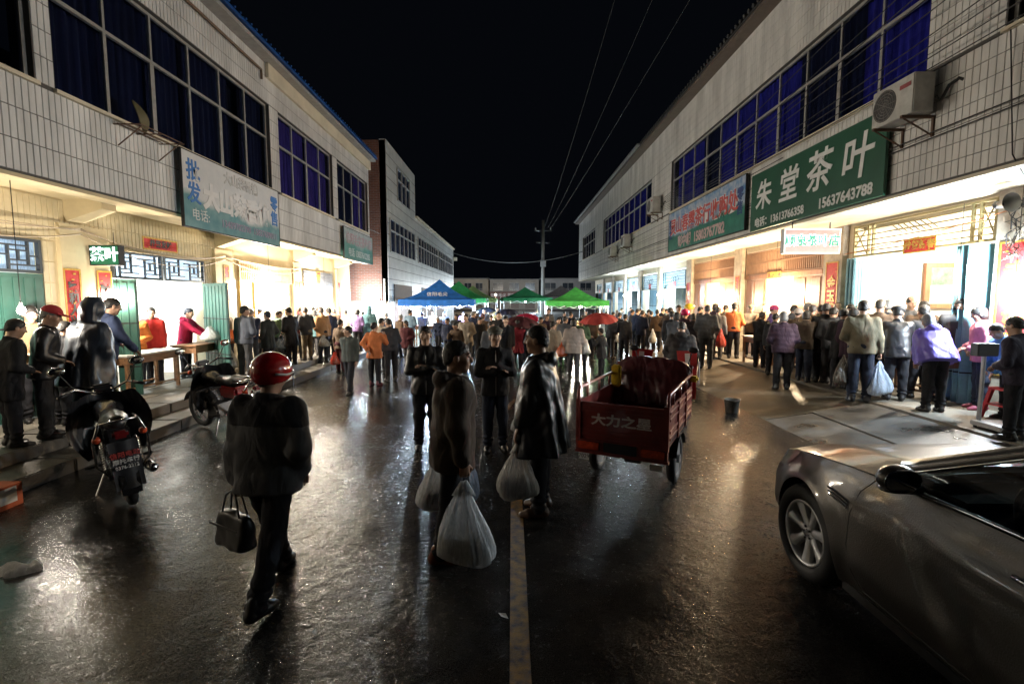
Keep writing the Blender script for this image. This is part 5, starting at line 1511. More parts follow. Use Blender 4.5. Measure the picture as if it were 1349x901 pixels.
# ------------------------------------------------------------------ air conditioners
def aircon(s, X, y, z, label, w=0.82, h=0.58, dp=0.32, dirt=False):
    e = empty('air_conditioner', (X, y, z)); tag(e, label, 'air conditioner', 'outdoor units on the right wall')
    x0, x1 = -s * 0.12, -s * (0.12 + dp)
    cm = mat('aircon_white', (0.55, 0.54, 0.5), 0.5, var=0.2, vs=4)
    MB().box(x0, x1, -w / 2, w / 2, 0, h).build('casing', cm, e, bevel=0.012)
    c = (x1 - s * 0.004, 0.14, h / 2)
    g_ = MB()
    for k in range(1, 6): g_.torus(c, (1, 0, 0), 0.042 * k, 0.004, 24, 4)
    for k in range(12):
        a = k * math.pi / 6
        g_.tube(c, (c[0], c[1] + 0.225 * math.cos(a), c[2] + 0.225 * math.sin(a)), 0.0035, n=4)
    g_.build('fan_grille', mat('grille_grey', (0.25, 0.24, 0.23), 0.5), e)
    MB().disc((x1 - s * 0.001, 0.14, h / 2), (1, 0, 0), 0.225, 24, 0.004).build('fan_opening', mat('grille_dark', (0.05, 0.05, 0.05), 0.7), e)
    MB().box(x1, x1 - s * 0.004, -w / 2 + 0.05, -0.14, h - 0.16, h - 0.10).build('badge', mat('aircon_badge', (0.35, 0.08, 0.08), 0.5), e)
    b = MB()
    for yy in (-w / 2 + 0.12, w / 2 - 0.12):
        b.box(0, -s * 0.48, yy - 0.02, yy + 0.02, -0.045, -0.008).box(0, -s * 0.03, yy - 0.018, yy + 0.018, -0.30, -0.046)
        b.path([(-s * 0.02, yy, -0.28), (-s * 0.44, yy, -0.05)], 0.012, 5)
    b.build('bracket', mat('rust_iron', (0.12, 0.07, 0.045), 0.8), e)
    p = MB(); p.path([(x0 + s * 0.0, -w / 2 - 0.02, 0.2), (-s * 0.10, -w / 2 - 0.08, 0.12), (-s * 0.05, -w / 2 - 0.14, 0.3), (-s * 0.02, -w / 2 - 0.25, 0.34), (0, -w / 2 - 0.3, 0.3)], 0.022, 6)
    p.build('hose', mat('hose_black', (0.03, 0.03, 0.03), 0.7), e)
    return e
aircon(1, 6.0, 7.42, 4.60, 'nearest air conditioner unit overlapping the green banner', 0.78, 0.54, 0.30)
aircon(1, 6.0, 20.0, 5.45, 'air conditioner unit between the two long rows of windows')
aircon(1, 6.0, 24.8, 4.62, 'air conditioner unit below the second row of windows, nearer of the pair')
aircon(1, 6.0, 28.0, 4.42, 'air conditioner unit below the second row of windows, farther of the pair')

# metal shelf with a leaf shaped board under the left windows
e = empty('wall_shelf', (-5.98, 8.0, 4.62)); tag(e, 'rusty iron shelf with a curved board under the left windows', 'shelf')
b = MB()
for k in range(4): b.box(0.05 + k * 0.11, 0.065 + k * 0.11, -0.45, 0.5, 0, 0.012)
for y in (-0.45, 0.0, 0.5): b.box(0, 0.42, y - 0.01, y + 0.01, -0.014, -0.001)
b.path([(0.01, -0.4, -0.3), (0.38, -0.4, -0.02)], 0.01, 5); b.path([(0.01, 0.45, -0.3), (0.38, 0.45, -0.02)], 0.01, 5)
b.build('rack', mat('rust_iron', (0.12, 0.07, 0.045), 0.8), e)
def lf(u, v):
    t = v * math.pi; w = 0.16 * math.sin(t) ** 0.7
    return (0.10 + 0.07 * math.sin(t) + (u - 0.5) * w * 0.35, 0.05 + (u - 0.5) * w * 0.9 + v * -0.22, 0.015 + v * 0.44)
m = MB(); m.grid(lf, 4, 10); m.grid(lambda u, v: tuple(Vector(lf(u, v)) + Vector((-0.015, 0, 0.0))), 4, 10, True); m.build('board', mat('olive_board', (0.14, 0.12, 0.05), 0.6), e, True)

# loudspeaker and cable bundle on the near right pillar
e = empty('loudspeaker', (6.95, 7.08, 3.34)); tag(e, 'small round loudspeaker wrapped in cables on the near right pillar', 'loudspeaker')
m = MB(); rings = []
for k, (t, r_) in enumerate(((0, 0.05), (0.06, 0.06), (0.14, 0.10), (0.18, 0.135))):
    rings.append([(-t * 0.6, -t, 0) if False else (0.135 * 0 + r_ * math.cos(a), -t, r_ * math.sin(a)) for a in np.linspace(0, 2 * math.pi, 20, endpoint=False)])
m.loft(rings, False); m.build('horn', mat('horn_grey', (0.16, 0.15, 0.14), 0.5), e, True)
MB().ball((0, 0.02, 0), 0.06).build('driver', M_DARK, e, True)
MB().box(0.0, 0.5, -0.02, 0.02, -0.02, 0.02).build('arm', M_DARK, e)
e = empty('cable_bundle', (7.25, 7.1, 3.15)); tag(e, 'tangled bundle of cables at the top of the near right pillar', 'cables')
rr = random.Random(3)
for k in range(9):
    pts = [(rr.uniform(-0.12, 0.12), rr.uniform(-0.12, 0.12), 0.3 - 0.11 * j + rr.uniform(-0.05, 0.05)) for j in range(9)]
    MB().path(pts, rr.choice((0.006, 0.009)), 5).build('cable', rr.choice((mat('cable_dark', (0.03, 0.03, 0.03), 0.6), mat('cable_tan', (0.45, 0.36, 0.26), 0.6))), e, True)

# ------------------------------------------------------------------ wires and pole
def wire(pts, r, label, sag=0.0, n=14, m_=None):
    A, B = Vector(pts[0]), Vector(pts[1])
    P = []
    for k in range(n + 1):
        t = k / n; q = A.lerp(B, t); q.z -= sag * 4 * t * (1 - t); P.append(q)
    o = MB().path(P, r, 5).build('cable', m_ or mat('wire_black', (0.03, 0.03, 0.032), 0.5, var=0), None, True)
    return tag(o, label, 'cable', 'cables strung along the street')
zz = [5.05, 5.18, 5.32, 5.5, 5.62, 5.85, 6.05, 6.3, 6.55, 4.3, 4.22]
for k, z_ in enumerate(zz):
    if k < 9:
        wire(((5.72 - 0.03 * (k % 3), 0.5, z_ + 0.35 + 0.12 * k), (5.80, 19.0, 5.35 + 0.06 * k)), 0.008, 'black cable slung across the blue curtained windows, %s from the bottom' % ('lowest', 'second', 'third', 'fourth', 'fifth', 'sixth', 'seventh', 'eighth', 'topmost counted')[k], 0.25 + 0.05 * (k % 4))
    else:
        wire(((5.93, 0.5, z_ + 0.1), (5.94, 43.5, z_ + 0.15)), 0.009, 'black cable running along the tiles just above the right canopy, %s of two' % ('upper', 'lower')[k - 9], 0.12)
for k in range(4):
    wire(((5.96, 8 + k, 4.08 + 0.34 * k), (5.965, 43.5, 4.0 + 0.32 * k)), 0.007, 'thin cable pinned to the far tiles of the right house, %s from the bottom' % ('first', 'second', 'third', 'fourth')[k], 0.1)
wire(((3.0, -4, 9.2), (3.4, 46.5, 8.7)), 0.006, 'overhead line in the night sky nearest the right roof', 0.5, m_=mat('wire_grey', (0.012, 0.012, 0.013), 0.5, var=0))
wire(((2.0, -4, 9.4), (3.1, 46.5, 8.8)), 0.006, 'overhead line in the night sky nearest the middle of the street', 0.5, m_=mat('wire_grey', (0.012, 0.012, 0.013), 0.5, var=0))
wire(((4.4, -4, 9.6), (3.6, 46.5, 8.6)), 0.008, 'overhead line passing just in front of the right eave', 0.4, m_=mat('wire_grey', (0.012, 0.012, 0.013), 0.5, var=0))
wire(((-5.3, 44, 6.1), (6.0, 41.5, 6.0)), 0.03, 'slack cable crossing the street from house to house', 0.9, m_=mat('wire_pale', (0.22, 0.22, 0.22), 0.5, var=0))
wire(((-5.95, 20.5, 4.9), (-5.5, 44, 6.0)), 0.014, 'pale cable from the left house to the tiled house behind', 0.3, m_=mat('wire_pale', (0.22, 0.22, 0.22), 0.5, var=0))
for k, (dz, sg) in enumerate(((0, 0.05), (0.03, 0.12), (-0.06, 0.2))):
    wire(((LXB + 0.06, 4.5, 3.12 + dz), (LXB + 0.08, 7.8, 3.08 + dz)), 0.008, 'tan cable drooping to the first left pillar, %s of the three strands' % ('middle', 'top', 'bottom')[k], sg, m_=mat('cable_tan', (0.45, 0.36, 0.26), 0.6))
    wire(((LXB + 0.08, 7.8, 3.08 + dz), (LXB + 0.08, 11.7, 3.0 + dz)), 0.008, 'tan cable drooping past the red paper over the left lattice, %s strand' % ('middle', 'top', 'bottom')[k], sg + 0.12, m_=mat('cable_tan', (0.45, 0.36, 0.26), 0.6))
    wire(((LXB + 0.08, 11.7, 3.0 + dz), (LXB + 0.08, 15.7, 2.95 + dz)), 0.008, 'tan cable drooping over the third left shop, %s strand' % ('middle', 'top', 'bottom')[k], sg, m_=mat('cable_tan', (0.45, 0.36, 0.26), 0.6))
wire(((7.3, 6.9, 3.35), (7.42, 11.2, 2.98)), 0.010, 'orange cable sloping across the rails of the near right shop', 0.05, m_=mat('cable_orange', (0.5, 0.2, 0.08), 0.6))
wire(((5.95, 6.1, 5.2), (5.9, 5.9, 3.7)), 0.008, 'loose black cable dangling on the bare tiles at the right edge', 0.0)
wire(((5.9, 5.9, 3.7), (7.2, 6.6, 3.3)), 0.008, 'loose black cable running in under the right canopy', 0.1)
e = empty('utility_pole', (2.9, 46, 0)); tag(e, 'tall concrete utility pole standing at the far end of the street', 'utility pole')
MB().tube((0, 0, 0), (0, 0, 9.3), 0.19, 0.12, 12).build('shaft', mat('pole_concrete', (0.32, 0.31, 0.29), 0.7), e, True)
MB().box(-0.8, 0.8, -0.05, 0.05, 8.3, 8.4).box(-0.6, 0.6, -0.05, 0.05, 7.2, 7.28).build('crossarm', M_DARK, e)
for x in (-0.7, 0.7):
    MB().tube((x, 0, 8.4), (x, 0, 8.62), 0.05).build('insulator', mat('insulator', (0.5, 0.5, 0.5), 0.3), e, True)
MB().box(-0.25, 0.25, -0.35, -0.12, 5.0, 5.6).build('junction_box', mat('junction_grey', (0.3, 0.3, 0.3), 0.6), e)

# ------------------------------------------------------------------ small things
def lathe(prof, n=20):
    return [[(r_ * math.cos(2 * math.pi * k / n), r_ * math.sin(2 * math.pi * k / n), z_) for k in range(n)] for r_, z_ in prof]
p = at_depth(966, 491, 8.45)
e = empty('bucket', (p.x, p.y, gz(p.x))); e.scale = (0.85,) * 3; tag(e, 'dark plastic bucket standing alone on the muddy ground', 'bucket')
MB().loft(lathe([(0.02, 0.0), (0.115, 0.0), (0.125, 0.02), (0.15, 0.27), (0.165, 0.275), (0.165, 0.29), (0.148, 0.285), (0.12, 0.03), (0.02, 0.025)]), False).build('pail', mat('bucket_grey', (0.13, 0.125, 0.11), 0.45, var=0.25), e, True)
MB().path([(0.16 * math.cos(a), 0.03, 0.27 - 0.10 * math.sin(a)) for a in np.linspace(0, math.pi, 10)], 0.004, 5).build('handle', M_DARK, e)

def crumple(name, label, loc, sx, sy, sz, m_, cat, seed):
    e = tag(MB().grid(lambda u, v: (0, 0, 0), 1, 1).build(name, m_), label, cat) if False else None
    rs = np.random.default_rng(seed); ph = rs.uniform(0, 6.28, 12)
    def f(X, Y, Z):
        dd = ell((X, Y, Z), (0, 0, 0), (sx, sy, sz))
        return dd + 0.018 * np.sin(31 * X + ph[0] + 3 * np.sin(17 * Y + ph[1])) * np.sin(27 * Y + ph[2]) + 0.012 * np.sin(58 * X + 41 * Z + ph[3]) * np.sin(63 * Y + ph[4])
    v, q = surfnet(f, (-sx - 0.05, -sy - 0.05, 0.0), (sx + 0.05, sy + 0.05, sz + 0.05), 0.012)
    o = link(name, mesh_np(v, q), m_); o.location = loc
    return tag(o, label, cat)
p = at_depth(22, 768, 3.42)
crumple('plastic_scrap', 'crumpled clear plastic sheet lying on the wet road', (p.x, p.y, 0.0), 0.17, 0.09, 0.05, bag_mat('scrap_plastic', (0.9, 0.9, 0.9), 1.0), 'litter', 5)
rr = random.Random(11)
for k in range(12):
    x, y = rr.choice([(rr.uniform(-4.9, -3.2), rr.uniform(4.2, 9)), (rr.uniform(-1.5, 3.5), rr.uniform(2.6, 7)), (rr.uniform(3.2, 5.6), rr.uniform(5, 12))])
    b = MB(); a = rr.uniform(0, 6.28); s_ = rr.uniform(0.008, 0.022)
    b.add([(math.cos(a) * s_ * 2, math.sin(a) * s_ * 2, 0.004), (-math.sin(a) * s_, math.cos(a) * s_, 0.012), (-math.cos(a) * s_ * 2, -math.sin(a) * s_ * 2, 0.004), (math.sin(a) * s_, -math.cos(a) * s_, 0.009)], [(0, 1, 2, 3)])
    b.add([(math.cos(a) * s_ * 2, math.sin(a) * s_ * 2, 0.003), (math.sin(a) * s_, -math.cos(a) * s_, 0.007), (-math.cos(a) * s_ * 2, -math.sin(a) * s_ * 2, 0.003), (-math.sin(a) * s_, math.cos(a) * s_, 0.009)], [(0, 1, 2, 3)])
    o = b.build('paper_scrap', rr.choice((mat('scrap_white', (0.6, 0.6, 0.58), 0.6), mat('scrap_leaf', (0.14, 0.12, 0.05), 0.7)))); o.location = (x, y, gz(x) + 0.004)
    tag(o, 'tiny scrap of paper or leaf trodden into the wet ground', 'litter', 'litter scattered over the road')
# orange carton at the left edge, on the road by the steps
e = empty('carton', (-4.98, 4.5, 0)); tag(e, 'orange printed carton standing by the left steps at the frame edge', 'carton')
MB().box(-0.18, 0.16, -0.14, 0.14, 0, 0.22).build('box', mat('orange_carton', (0.5, 0.10, 0.03), 0.5, var=0.1), e, bevel=0.004)
MB().disc((0.02, -0.141, 0.13), (0, 1, 0), 0.07, 20, 0.003).build('emblem', M_WHITEP, e)
MB().box(0.161, 0.163, -0.08, 0.08, 0.05, 0.2).build('print', M_WHITEP, e)
# red plastic stool and bench by the pink jacket
e = empty('plastic_stool', (6.98, 6.75, 0.3)); tag(e, 'red plastic stool behind the woman in pink', 'stool')
MB().box(-0.15, 0.15, -0.15, 0.15, 0.42, 0.45).build('seat', mat('red_plastic', (0.45, 0.02, 0.03), 0.35), e, bevel=0.01)
for sx in (-1, 1):
    for sy in (-1, 1):
        b = MB(); b.add([(sx * 0.14, sy * 0.14, 0.419), (sx * 0.09, sy * 0.14, 0.419), (sx * 0.09, sy * 0.09, 0.419), (sx * 0.14, sy * 0.09, 0.419), (sx * 0.20, sy * 0.20, 0), (sx * 0.16, sy * 0.20, 0), (sx * 0.16, sy * 0.16, 0), (sx * 0.20, sy * 0.16, 0)], [(0, 1, 2, 3), (7, 6, 5, 4), (0, 4, 5, 1), (1, 5, 6, 2), (2, 6, 7, 3), (3, 7, 4, 0)])
        b.build('leg', MATS['red_plastic'], e)
MB().box(-0.17, 0.17, -0.17, 0.17, 0.2, 0.22).build('brace', MATS['red_plastic'], e)
# scale pole at the right edge
e = empty('platform_scale', (6.35, 6.15, 0.3)); tag(e, 'metal platform scale with upright column at the right edge', 'scale')
MB().box(-0.2, 0.2, -0.16, 0.26, 0.03, 0.09).build('platform', mat('scale_steel', (0.35, 0.35, 0.36), 0.4, metal=0.7), e, bevel=0.008)
MB().tube((-0.1, 0.24, 0.09), (-0.1, 0.24, 0.95), 0.025).build('column', mat('scale_steel', (0.35, 0.35, 0.36), 0.4, metal=0.7), e)
MB().box(-0.24, 0.04, 0.18, 0.3, 0.95, 1.12).build('display', M_DARK, e, bevel=0.01)
for sx in (-0.16, 0.16):
    for sy in (-0.12, 0.22): MB().tube((sx, sy, 0), (sx, sy, 0.03), 0.02).build('foot', M_DARK, e)
# ------------------------------------------------------------------ car (grey saloon, nose away from the camera)
def car():
    e = empty('parked_car', (2.98, 1.75, 0)); tag(e, 'wet grey brown saloon car with silver spoked wheels parked on the right', 'car')
    paint = mat('car_paint', (0.078, 0.071, 0.063), 0.32, metal=0.5, var=0.06, vs=2, coat=0.6, bump=0.0022, bs=120)
    black = mat('car_black', (0.012, 0.012, 0.013), 0.35, var=0)
    chrome = mat('car_chrome', (0.7, 0.7, 0.72), 0.12, metal=1.0, var=0)
    gl = glass_mat('car_glass', (0.16, 0.18, 0.18))
    dark = mat('car_inside', (0.015, 0.015, 0.016), 0.8, var=0)
    # local: y forward, x right; half width 0.93; front at +2.40, rear at -2.43; front axle +1.47, rear axle -1.27
    FA, RA, WR = 1.60, -1.20, 0.335
    CS = 0.40
    AR = 0.385
    ys = np.concatenate([np.linspace(-2.43, -2.1, 8), np.linspace(-2.05, 2.0, 150), np.linspace(2.03, 2.42, 18)])
    def plan(y):   # half width of the flank at belt height
        w = 0.925
        if y > 1.0: w -= 0.23 * ((y - 1.0) / 1.42) ** 3.0 + 0.02 * ((y - 1.0) / 1.42)
        if y < -1.4: w -= 0.12 * ((-1.4 - y) / 1.03) ** 2
        if y > 2.2: w -= 0.10 * ((y - 2.2) / 0.22) ** 2
        return w
    def shoulder(y):   # height of the wing top / belt line
        return float(np.interp(y, [-2.43, -2.2, -1.2, 0.4, 0.95, 1.25, 1.6, 1.95, 2.2, 2.36, 2.42], [0.96, 1.0, 1.02, 0.985, 0.965, 0.94, 0.895, 0.83, 0.755, 0.69, 0.64]))
    def hoodz(y):
        return float(np.interp(y, [0.95, 1.15, 1.4, 1.7, 2.0, 2.2, 2.36, 2.42], [1.03, 1.025, 0.985, 0.935, 0.865, 0.80, 0.71, 0.62]))
    def sec(y, z):  # flank x at height z
        w = plan(y); sh = shoulder(y)
        t = (z - 0.2) / max(sh - 0.2, 0.1)
        x = w - 0.085 * max(0, (t - 0.62) / 0.38) ** 1.6 - 0.075 * max(0, (0.30 - t) / 0.30) ** 1.5
        # flare over the wheels
        for c in (FA, RA):
            r_ = math.hypot(y - c, z - WR)
            x += 0.030 * math.exp(-((r_ - AR) / 0.07) ** 2)
        # sweep crease: curved blade on the door
        yc = 0.72 - 0.62 * max(0, (0.78 - z)) ** 1.0 * 1.1
        if -0.8 < y < 0.95 and 0.25 < z < 0.80:
            x -= 0.030 * math.exp(-((y - (yc - 0.10)) / 0.13) ** 2) * math.exp(-((z - 0.50) / 0.22) ** 2)
            x += 0.008 * math.exp(-((y - (yc + 0.03)) / 0.05) ** 2)
        # shoulder line rearward
        if y < 0.8: x += 0.016 * math.exp(-((z - 0.80) / 0.035) ** 2) * min(1, (0.8 - y) / 0.5)
        return x
    zs_n = 30
    def flank(sgn):
        V = []; idx = {}
        m = MB()
        for i, y in enumerate(ys):
            sh = shoulder(y); zl = 0.21 if abs(y) < 2.2 else 0.21 + (abs(y) - 2.2) * 0.25
            for j in range(zs_n + 1):
                t = j / zs_n
                z = zl + (sh - zl) * t
                V.append([sgn * sec(y, z), y, z])
        cell = lambda i, j: i * (zs_n + 1) + j
        inside = lambda v: min(math.hypot(v[1] - FA, v[2] - WR), math.hypot(v[1] - RA, v[2] - WR)) < AR
        ins = [inside(v) for v in V]
        F = []
        for i in range(len(ys) - 1):
            for j in range(zs_n):
                q = (cell(i, j), cell(i + 1, j), cell(i + 1, j + 1), cell(i, j + 1))
                if all(ins[k] for k in q): continue
                F.append(q if sgn > 0 else q[::-1])
        used = set(k for f in F for k in f)
        for k in used:
            if ins[k]:
                v = V[k]; c = FA if abs(v[1] - FA) < abs(v[1] - RA) else RA
                a = Vector((0, v[1] - c, v[2] - WR)); a = a.normalized() * AR if a.length > 1e-4 else Vector((0, 0, AR))
                v[1] = c + a.y; v[2] = WR + a.z; v[0] = sgn * sec(v[1], v[2])
        m.add(V, F)
        return m
    fl = MB()
    for sg in (-1, 1):
        q = flank(sg); fl.add(q.v, q.f)
    fl.build('body_side', paint, e, True)
    # wheel arch linings and wells
    for c in (FA, RA):
        for sg in (-1, 1):
            b = MB(); n = 26
            rings = []
            for (xo, rr) in ((sec(c, WR + AR) + 0.004, AR + 0.004), (sec(c, WR + AR) - 0.02, AR + 0.004), (0.55, AR + 0.01)):
                rings.append([(sg * (min(xo, sec(c + rr * math.cos(a), max(0.22, WR + rr * math.sin(a))) - 0.002) if xo > 0.6 else xo), c + rr * math.cos(a), WR + rr * math.sin(a)) for a in np.linspace(-0.35, math.pi + 0.35, n)])
            vs = [p for rg in rings for p in rg]
            fs = [(i * n + k, i * n + k + 1, (i + 1) * n + k + 1, (i + 1) * n + k) for i in range(2) for k in range(n - 1)]
            b.add(vs, fs); b.build('wheel_arch', black, e, True)
    MB().box(-0.56, 0.56, -2.2, 2.1, 0.18, 0.6).build('underbody', black, e)
    # sills
    for sg in (-1, 1):
        MB().box(sg * 0.60, sg * 0.875, RA + 0.40, FA - 0.40, 0.17, 0.225).build('sill', black, e)
    # bonnet
    def hood(u, v):
        y = 1.02 + (2.40 - 1.02) * v
        w = sec(y, shoulder(y)) - 0.008 - 0.012 * (1 - v)
        x = (u - 0.5) * 2 * w
        a = abs(u - 0.5) * 2
        zc = hoodz(y); ze = shoulder(y) + 0.006
        crown = 0.022 * math.exp(-((a - 0.62) / 0.16) ** 2) * (1 - v * 0.6)
        return (x, y, zc + (ze - zc) * a ** 3.2 + crown - 0.004)
    MB().grid(hood, 40, 40, True).build('bonnet', paint, e, True)
    for sg in (-1, 1):   # dark shut line between wing and bonnet
        pts = [(sg * (sec(y, shoulder(y)) - 0.006), y, shoulder(y) + 0.004) for y in np.linspace(1.02, 2.15, 24)]
        MB().path(pts, 0.005, 5).build('shut_line', black, e)
    # nose and tail
    def nose(u, v):
        a = (u - 0.5) * 2
        z = 0.23 + (hoodz(2.42) + 0.005 - 0.23) * v
        w = sec(2.42, min(z, shoulder(2.42)))
        y = 2.42 + 0.10 * (1 - abs(a) ** 2.4) + 0.05 * math.sin(math.pi * v) * (1 - abs(a) ** 4)
        return (a * w, y, z)
    MB().grid(nose, 30, 14, True).build('front_bumper', paint, e, True)
    MB().grid(lambda u, v: ((u - 0.5) * 0.9, 2.515 + 0.005 + 0.05 * math.sin(math.pi * (0.15 + 0.5 * v)) * (1 - abs(u * 2 - 1) ** 4) + 0.012, 0.36 + 0.26 * v), 10, 6, True).build('grille', black, e)
    MB().grid(lambda u, v: ((u - 0.5) * 2 * sec(-2.43, min(0.25 + 0.72 * v, 0.95)), -2.43 - 0.08 * (1 - abs(u * 2 - 1) ** 2.5), 0.25 + 0.715 * v), 20, 10).build('rear_bumper', paint, e, True)
    # headlamps
    for sg in (-1, 1):
        def hl(u, v, sg=sg):
            y = 1.86 + 0.56 * u; zt = shoulder(y) + 0.006; 
            z = zt - (0.13 - 0.03 * u) * v * math.sin(min(1, u * 3 + 0.15) * math.pi / 2)
            return (sg * (sec(y, min(z, shoulder(y))) + 0.006 - 0.03 * 0), y, z)
        MB().grid(hl, 12, 6, sg > 0).build('headlamp', mat('lamp_lens', (0.5, 0.48, 0.46), 0.08, metal=0.4, var=0.2, vs=12), e, True)
    # cabin: roof, pillars, glass
    rz = lambda y: float(np.interp(y, [-1.75, -1.3, -0.75, -0.2, 0.1], [1.13, 1.33, 1.455, 1.475, 1.44]))
    def wscr(u, v):  # windscreen from cowl to roof
        a = (u - 0.5) * 2
        y = 0.68 + CS - 0.10 * a * a * (1 - v) + (-0.22 - 0.68) * v - 0.03 * a * a * v
        z = 1.02 + (1.455 - 1.02) * (v ** 0.85) - 0.05 * a ** 4 - 0.02 * a * a
        w = 0.80 - 0.17 * v
        return (a * w, y, z)
    MB().grid(wscr, 20, 12).build('windscreen', gl, e, True)
    def roof(u, v):
        a = (u - 0.5) * 2; y = -0.22 + CS + (-1.35 + 0.22 - CS * 0.5) * v
        z = float(np.interp(y, [-1.15, -0.7, -0.22 + CS], [1.36, 1.45, 1.462])) - 0.05 * abs(a) ** 3 - 0.006
        return (a * (0.632 - 0.02 * v), y, z)
    MB().grid(roof, 20, 16).build('roof', paint, e, True)
    def rscr(u, v):
        a = (u - 0.5) * 2; y = -1.15 - 0.72 * v
        z = 1.354 - 0.05 * abs(a) ** 3 + (1.02 - 1.354) * v
        return (a * (0.612 + 0.10 * v), y, z)
    MB().grid(rscr, 14, 8).build('rear_window', gl, e, True)
    MB().grid(lambda u, v: ((u - 0.5) * 2 * (sec(-1.97 - 0.44 * v, 1.0) - 0.05), -1.95 - 0.46 * v, 1.02 - 0.04 * v), 10, 4).build('boot_lid', paint, e, True)
    for sg in (-1, 1):
        def sideglass(u, v, sg=sg):
            y0, y1 = 0.50 + CS, -1.45
            y = y0 + (y1 - y0) * u
            zb = shoulder(y) + 0.012
            zt = float(np.interp(y, [-1.45, -1.15, -0.7, -0.25 + CS, 0.50 + CS], [1.10, 1.275, 1.37, 1.385, 1.0 + 0.01]))
            z = zb + max(0.004, zt - zb) * v
            xb = sec(y, shoulder(y)) - 0.012
            x = xb - 0.225 * ((z - 0.98) / 0.42)
            return (sg * x, y, z)
        MB().grid(sideglass, 40, 8, sg > 0).build('side_window', gl, e, True)
        top = [sideglass(u, 1.0) for u in np.linspace(0, 1, 24)]
        MB().path([(p[0] - sg * 0.004, p[1], p[2] + 0.012) for p in top], 0.011, 6).build('window_trim', chrome, e, True)
        bot = [sideglass(u, 0.0) for u in np.linspace(0.0, 1, 24)]
        MB().path([(p[0] + sg * 0.008, p[1], p[2] - 0.002) for p in bot], 0.011, 6).build('window_trim', chrome, e, True)
        # roof rail / A pillar in paint
        pil = []
        for u in np.linspace(0, 1, 26):
            p = sideglass(u, 1.0)
            pil.append([(p[0], p[1] + 0.0, p[2] + 0.022), (p[0] - sg * 0.055, p[1] + 0.05 * (1 - u), p[2] + 0.070), (p[0] - sg * 0.11, p[1] + 0.05 * (1 - u), p[2] + 0.062), (p[0] - sg * 0.06, p[1], p[2] + 0.01)])
        MB().loft(pil, True).build('roof_rail', paint, e, True)
        # B pillar and seat side
        MB().grid(lambda u, v, sg=sg: tuple(Vector(sideglass(0.50 + 0.05 * u, v)) + Vector((sg * 0.004, 0, 0))), 2, 4, sg > 0).build('pillar', black, e)
        # mirror
        y, z = 0.33 + CS, shoulder(0.33 + CS) + 0.09
        xm = sg * (sec(0.33 + CS, 0.93) + 0.10)
        def fm_(X, Y, Z, sg=sg):
            P = (X * sg, Y, Z)
            d_ = ell(P, (0, 0, 0), (0.100, 0.070, 0.070))
            d_ = smin(d_, ell(P, (-0.02, 0.025, -0.005), (0.075, 0.068, 0.060)), 0.03)
            return smax(d_, -0.045 - Y, 0.012)
        v_, q_ = surfnet(fm_, (-0.16, -0.12, -0.12), (0.16, 0.14, 0.12), 0.008)
        mo = link('mirror', mesh_np(v_, q_), paint, e); mo.location = (xm, y, z)
        MB().ball((0, -0.043, 0), 0.09, 16, 8, (1.1, 0.08, 0.72)).build('mirror_glass', mat('mirror_glass', (0.5, 0.55, 0.6), 0.05, metal=1.0, var=0), mo, True)
        MB().tube((-sg * 0.14, 0.02, -0.07), (-sg * 0.02, 0.0, -0.05), 0.03, 0.035).build('mirror_foot', black, mo, True)
        MB().ball((0, 0.0, -0.055), 0.06, 12, 6, (1.5, 1.0, 0.35)).build('mirror_base', black, mo, True)
        # door seams
        def seam(pts): MB().path(pts, 0.0035, 5).build('door_seam', black, e)
        seam([(sg * (sec(yy, zz_) + 0.0005), yy, zz_) for zz_, yy in [(shoulder(1.02) - 0.0, 1.00), (0.85, 1.08), (0.7, 1.11), (0.5, 1.12), (0.35, 1.08), (0.26, 1.02)]])
        seam([(sg * (sec(yy, zz_) + 0.0005), yy, zz_) for zz_, yy in [(0.97, -0.12), (0.7, -0.15), (0.4, -0.15), (0.26, -0.12)]])
        seam([(sg * (sec(yy, 0.255) + 0.0005), yy, 0.255) for yy in np.linspace(1.02, -0.78, 12)])
        seam([(sg * sec(1.02, shoulder(1.02)), 1.00, shoulder(1.0)), (sg * (sec(1.02, shoulder(1.02)) - 0.03), 1.02, shoulder(1.03) + 0.02), (sg * 0.76, 1.03, 1.01)])
        # wing vent
        vt = MB()
        for k in range(3):
            vt.path([(sg * (sec(yy, 0.74 - 0.018 * k + 0.03 * (yy - 1.22)) + 0.003), yy, 0.765 - 0.018 * k + 0.10 * (yy - 1.22)) for yy in np.linspace(1.14, 1.34 - 0.015 * k, 6)], 0.006, 5)
        vt.build('wing_vent', chrome, e)
        vb = MB()
        vb.add([(sg * (sec(yy, zz_) + 0.0015), yy, zz_) for yy, zz_ in ((1.12, 0.705), (1.36, 0.755), (1.34, 0.785), (1.14, 0.77))], [(0, 1, 2, 3) if sg < 0 else (3, 2, 1, 0)])
        vb.build('wing_vent_recess', black, e)
        # door handle
        MB().path([(sg * (sec(yy, 0.86) + 0.022), yy, 0.86) for yy in np.linspace(0.16, -0.04, 6)], 0.013, 6).build('door_handle', chrome, e, True)
    # cowl with wipers
    MB().grid(lambda u, v: ((u - 0.5) * 1.56, 1.00 + 0.14 * v - 0.10 * (2 * u - 1) ** 2 - 0.03, 1.008 + 0.006 * math.sin(u * 40) * 0 + 0.004 * v), 20, 4, True).build('cowl', black, e)
    for x0 in (-0.62, 0.05):
        MB().path([(x0, 1.05, 1.035), (x0 + 0.3, 0.99, 1.075), (x0 + 0.62, 0.99, 1.075)], 0.008, 5).build('wiper', black, e)
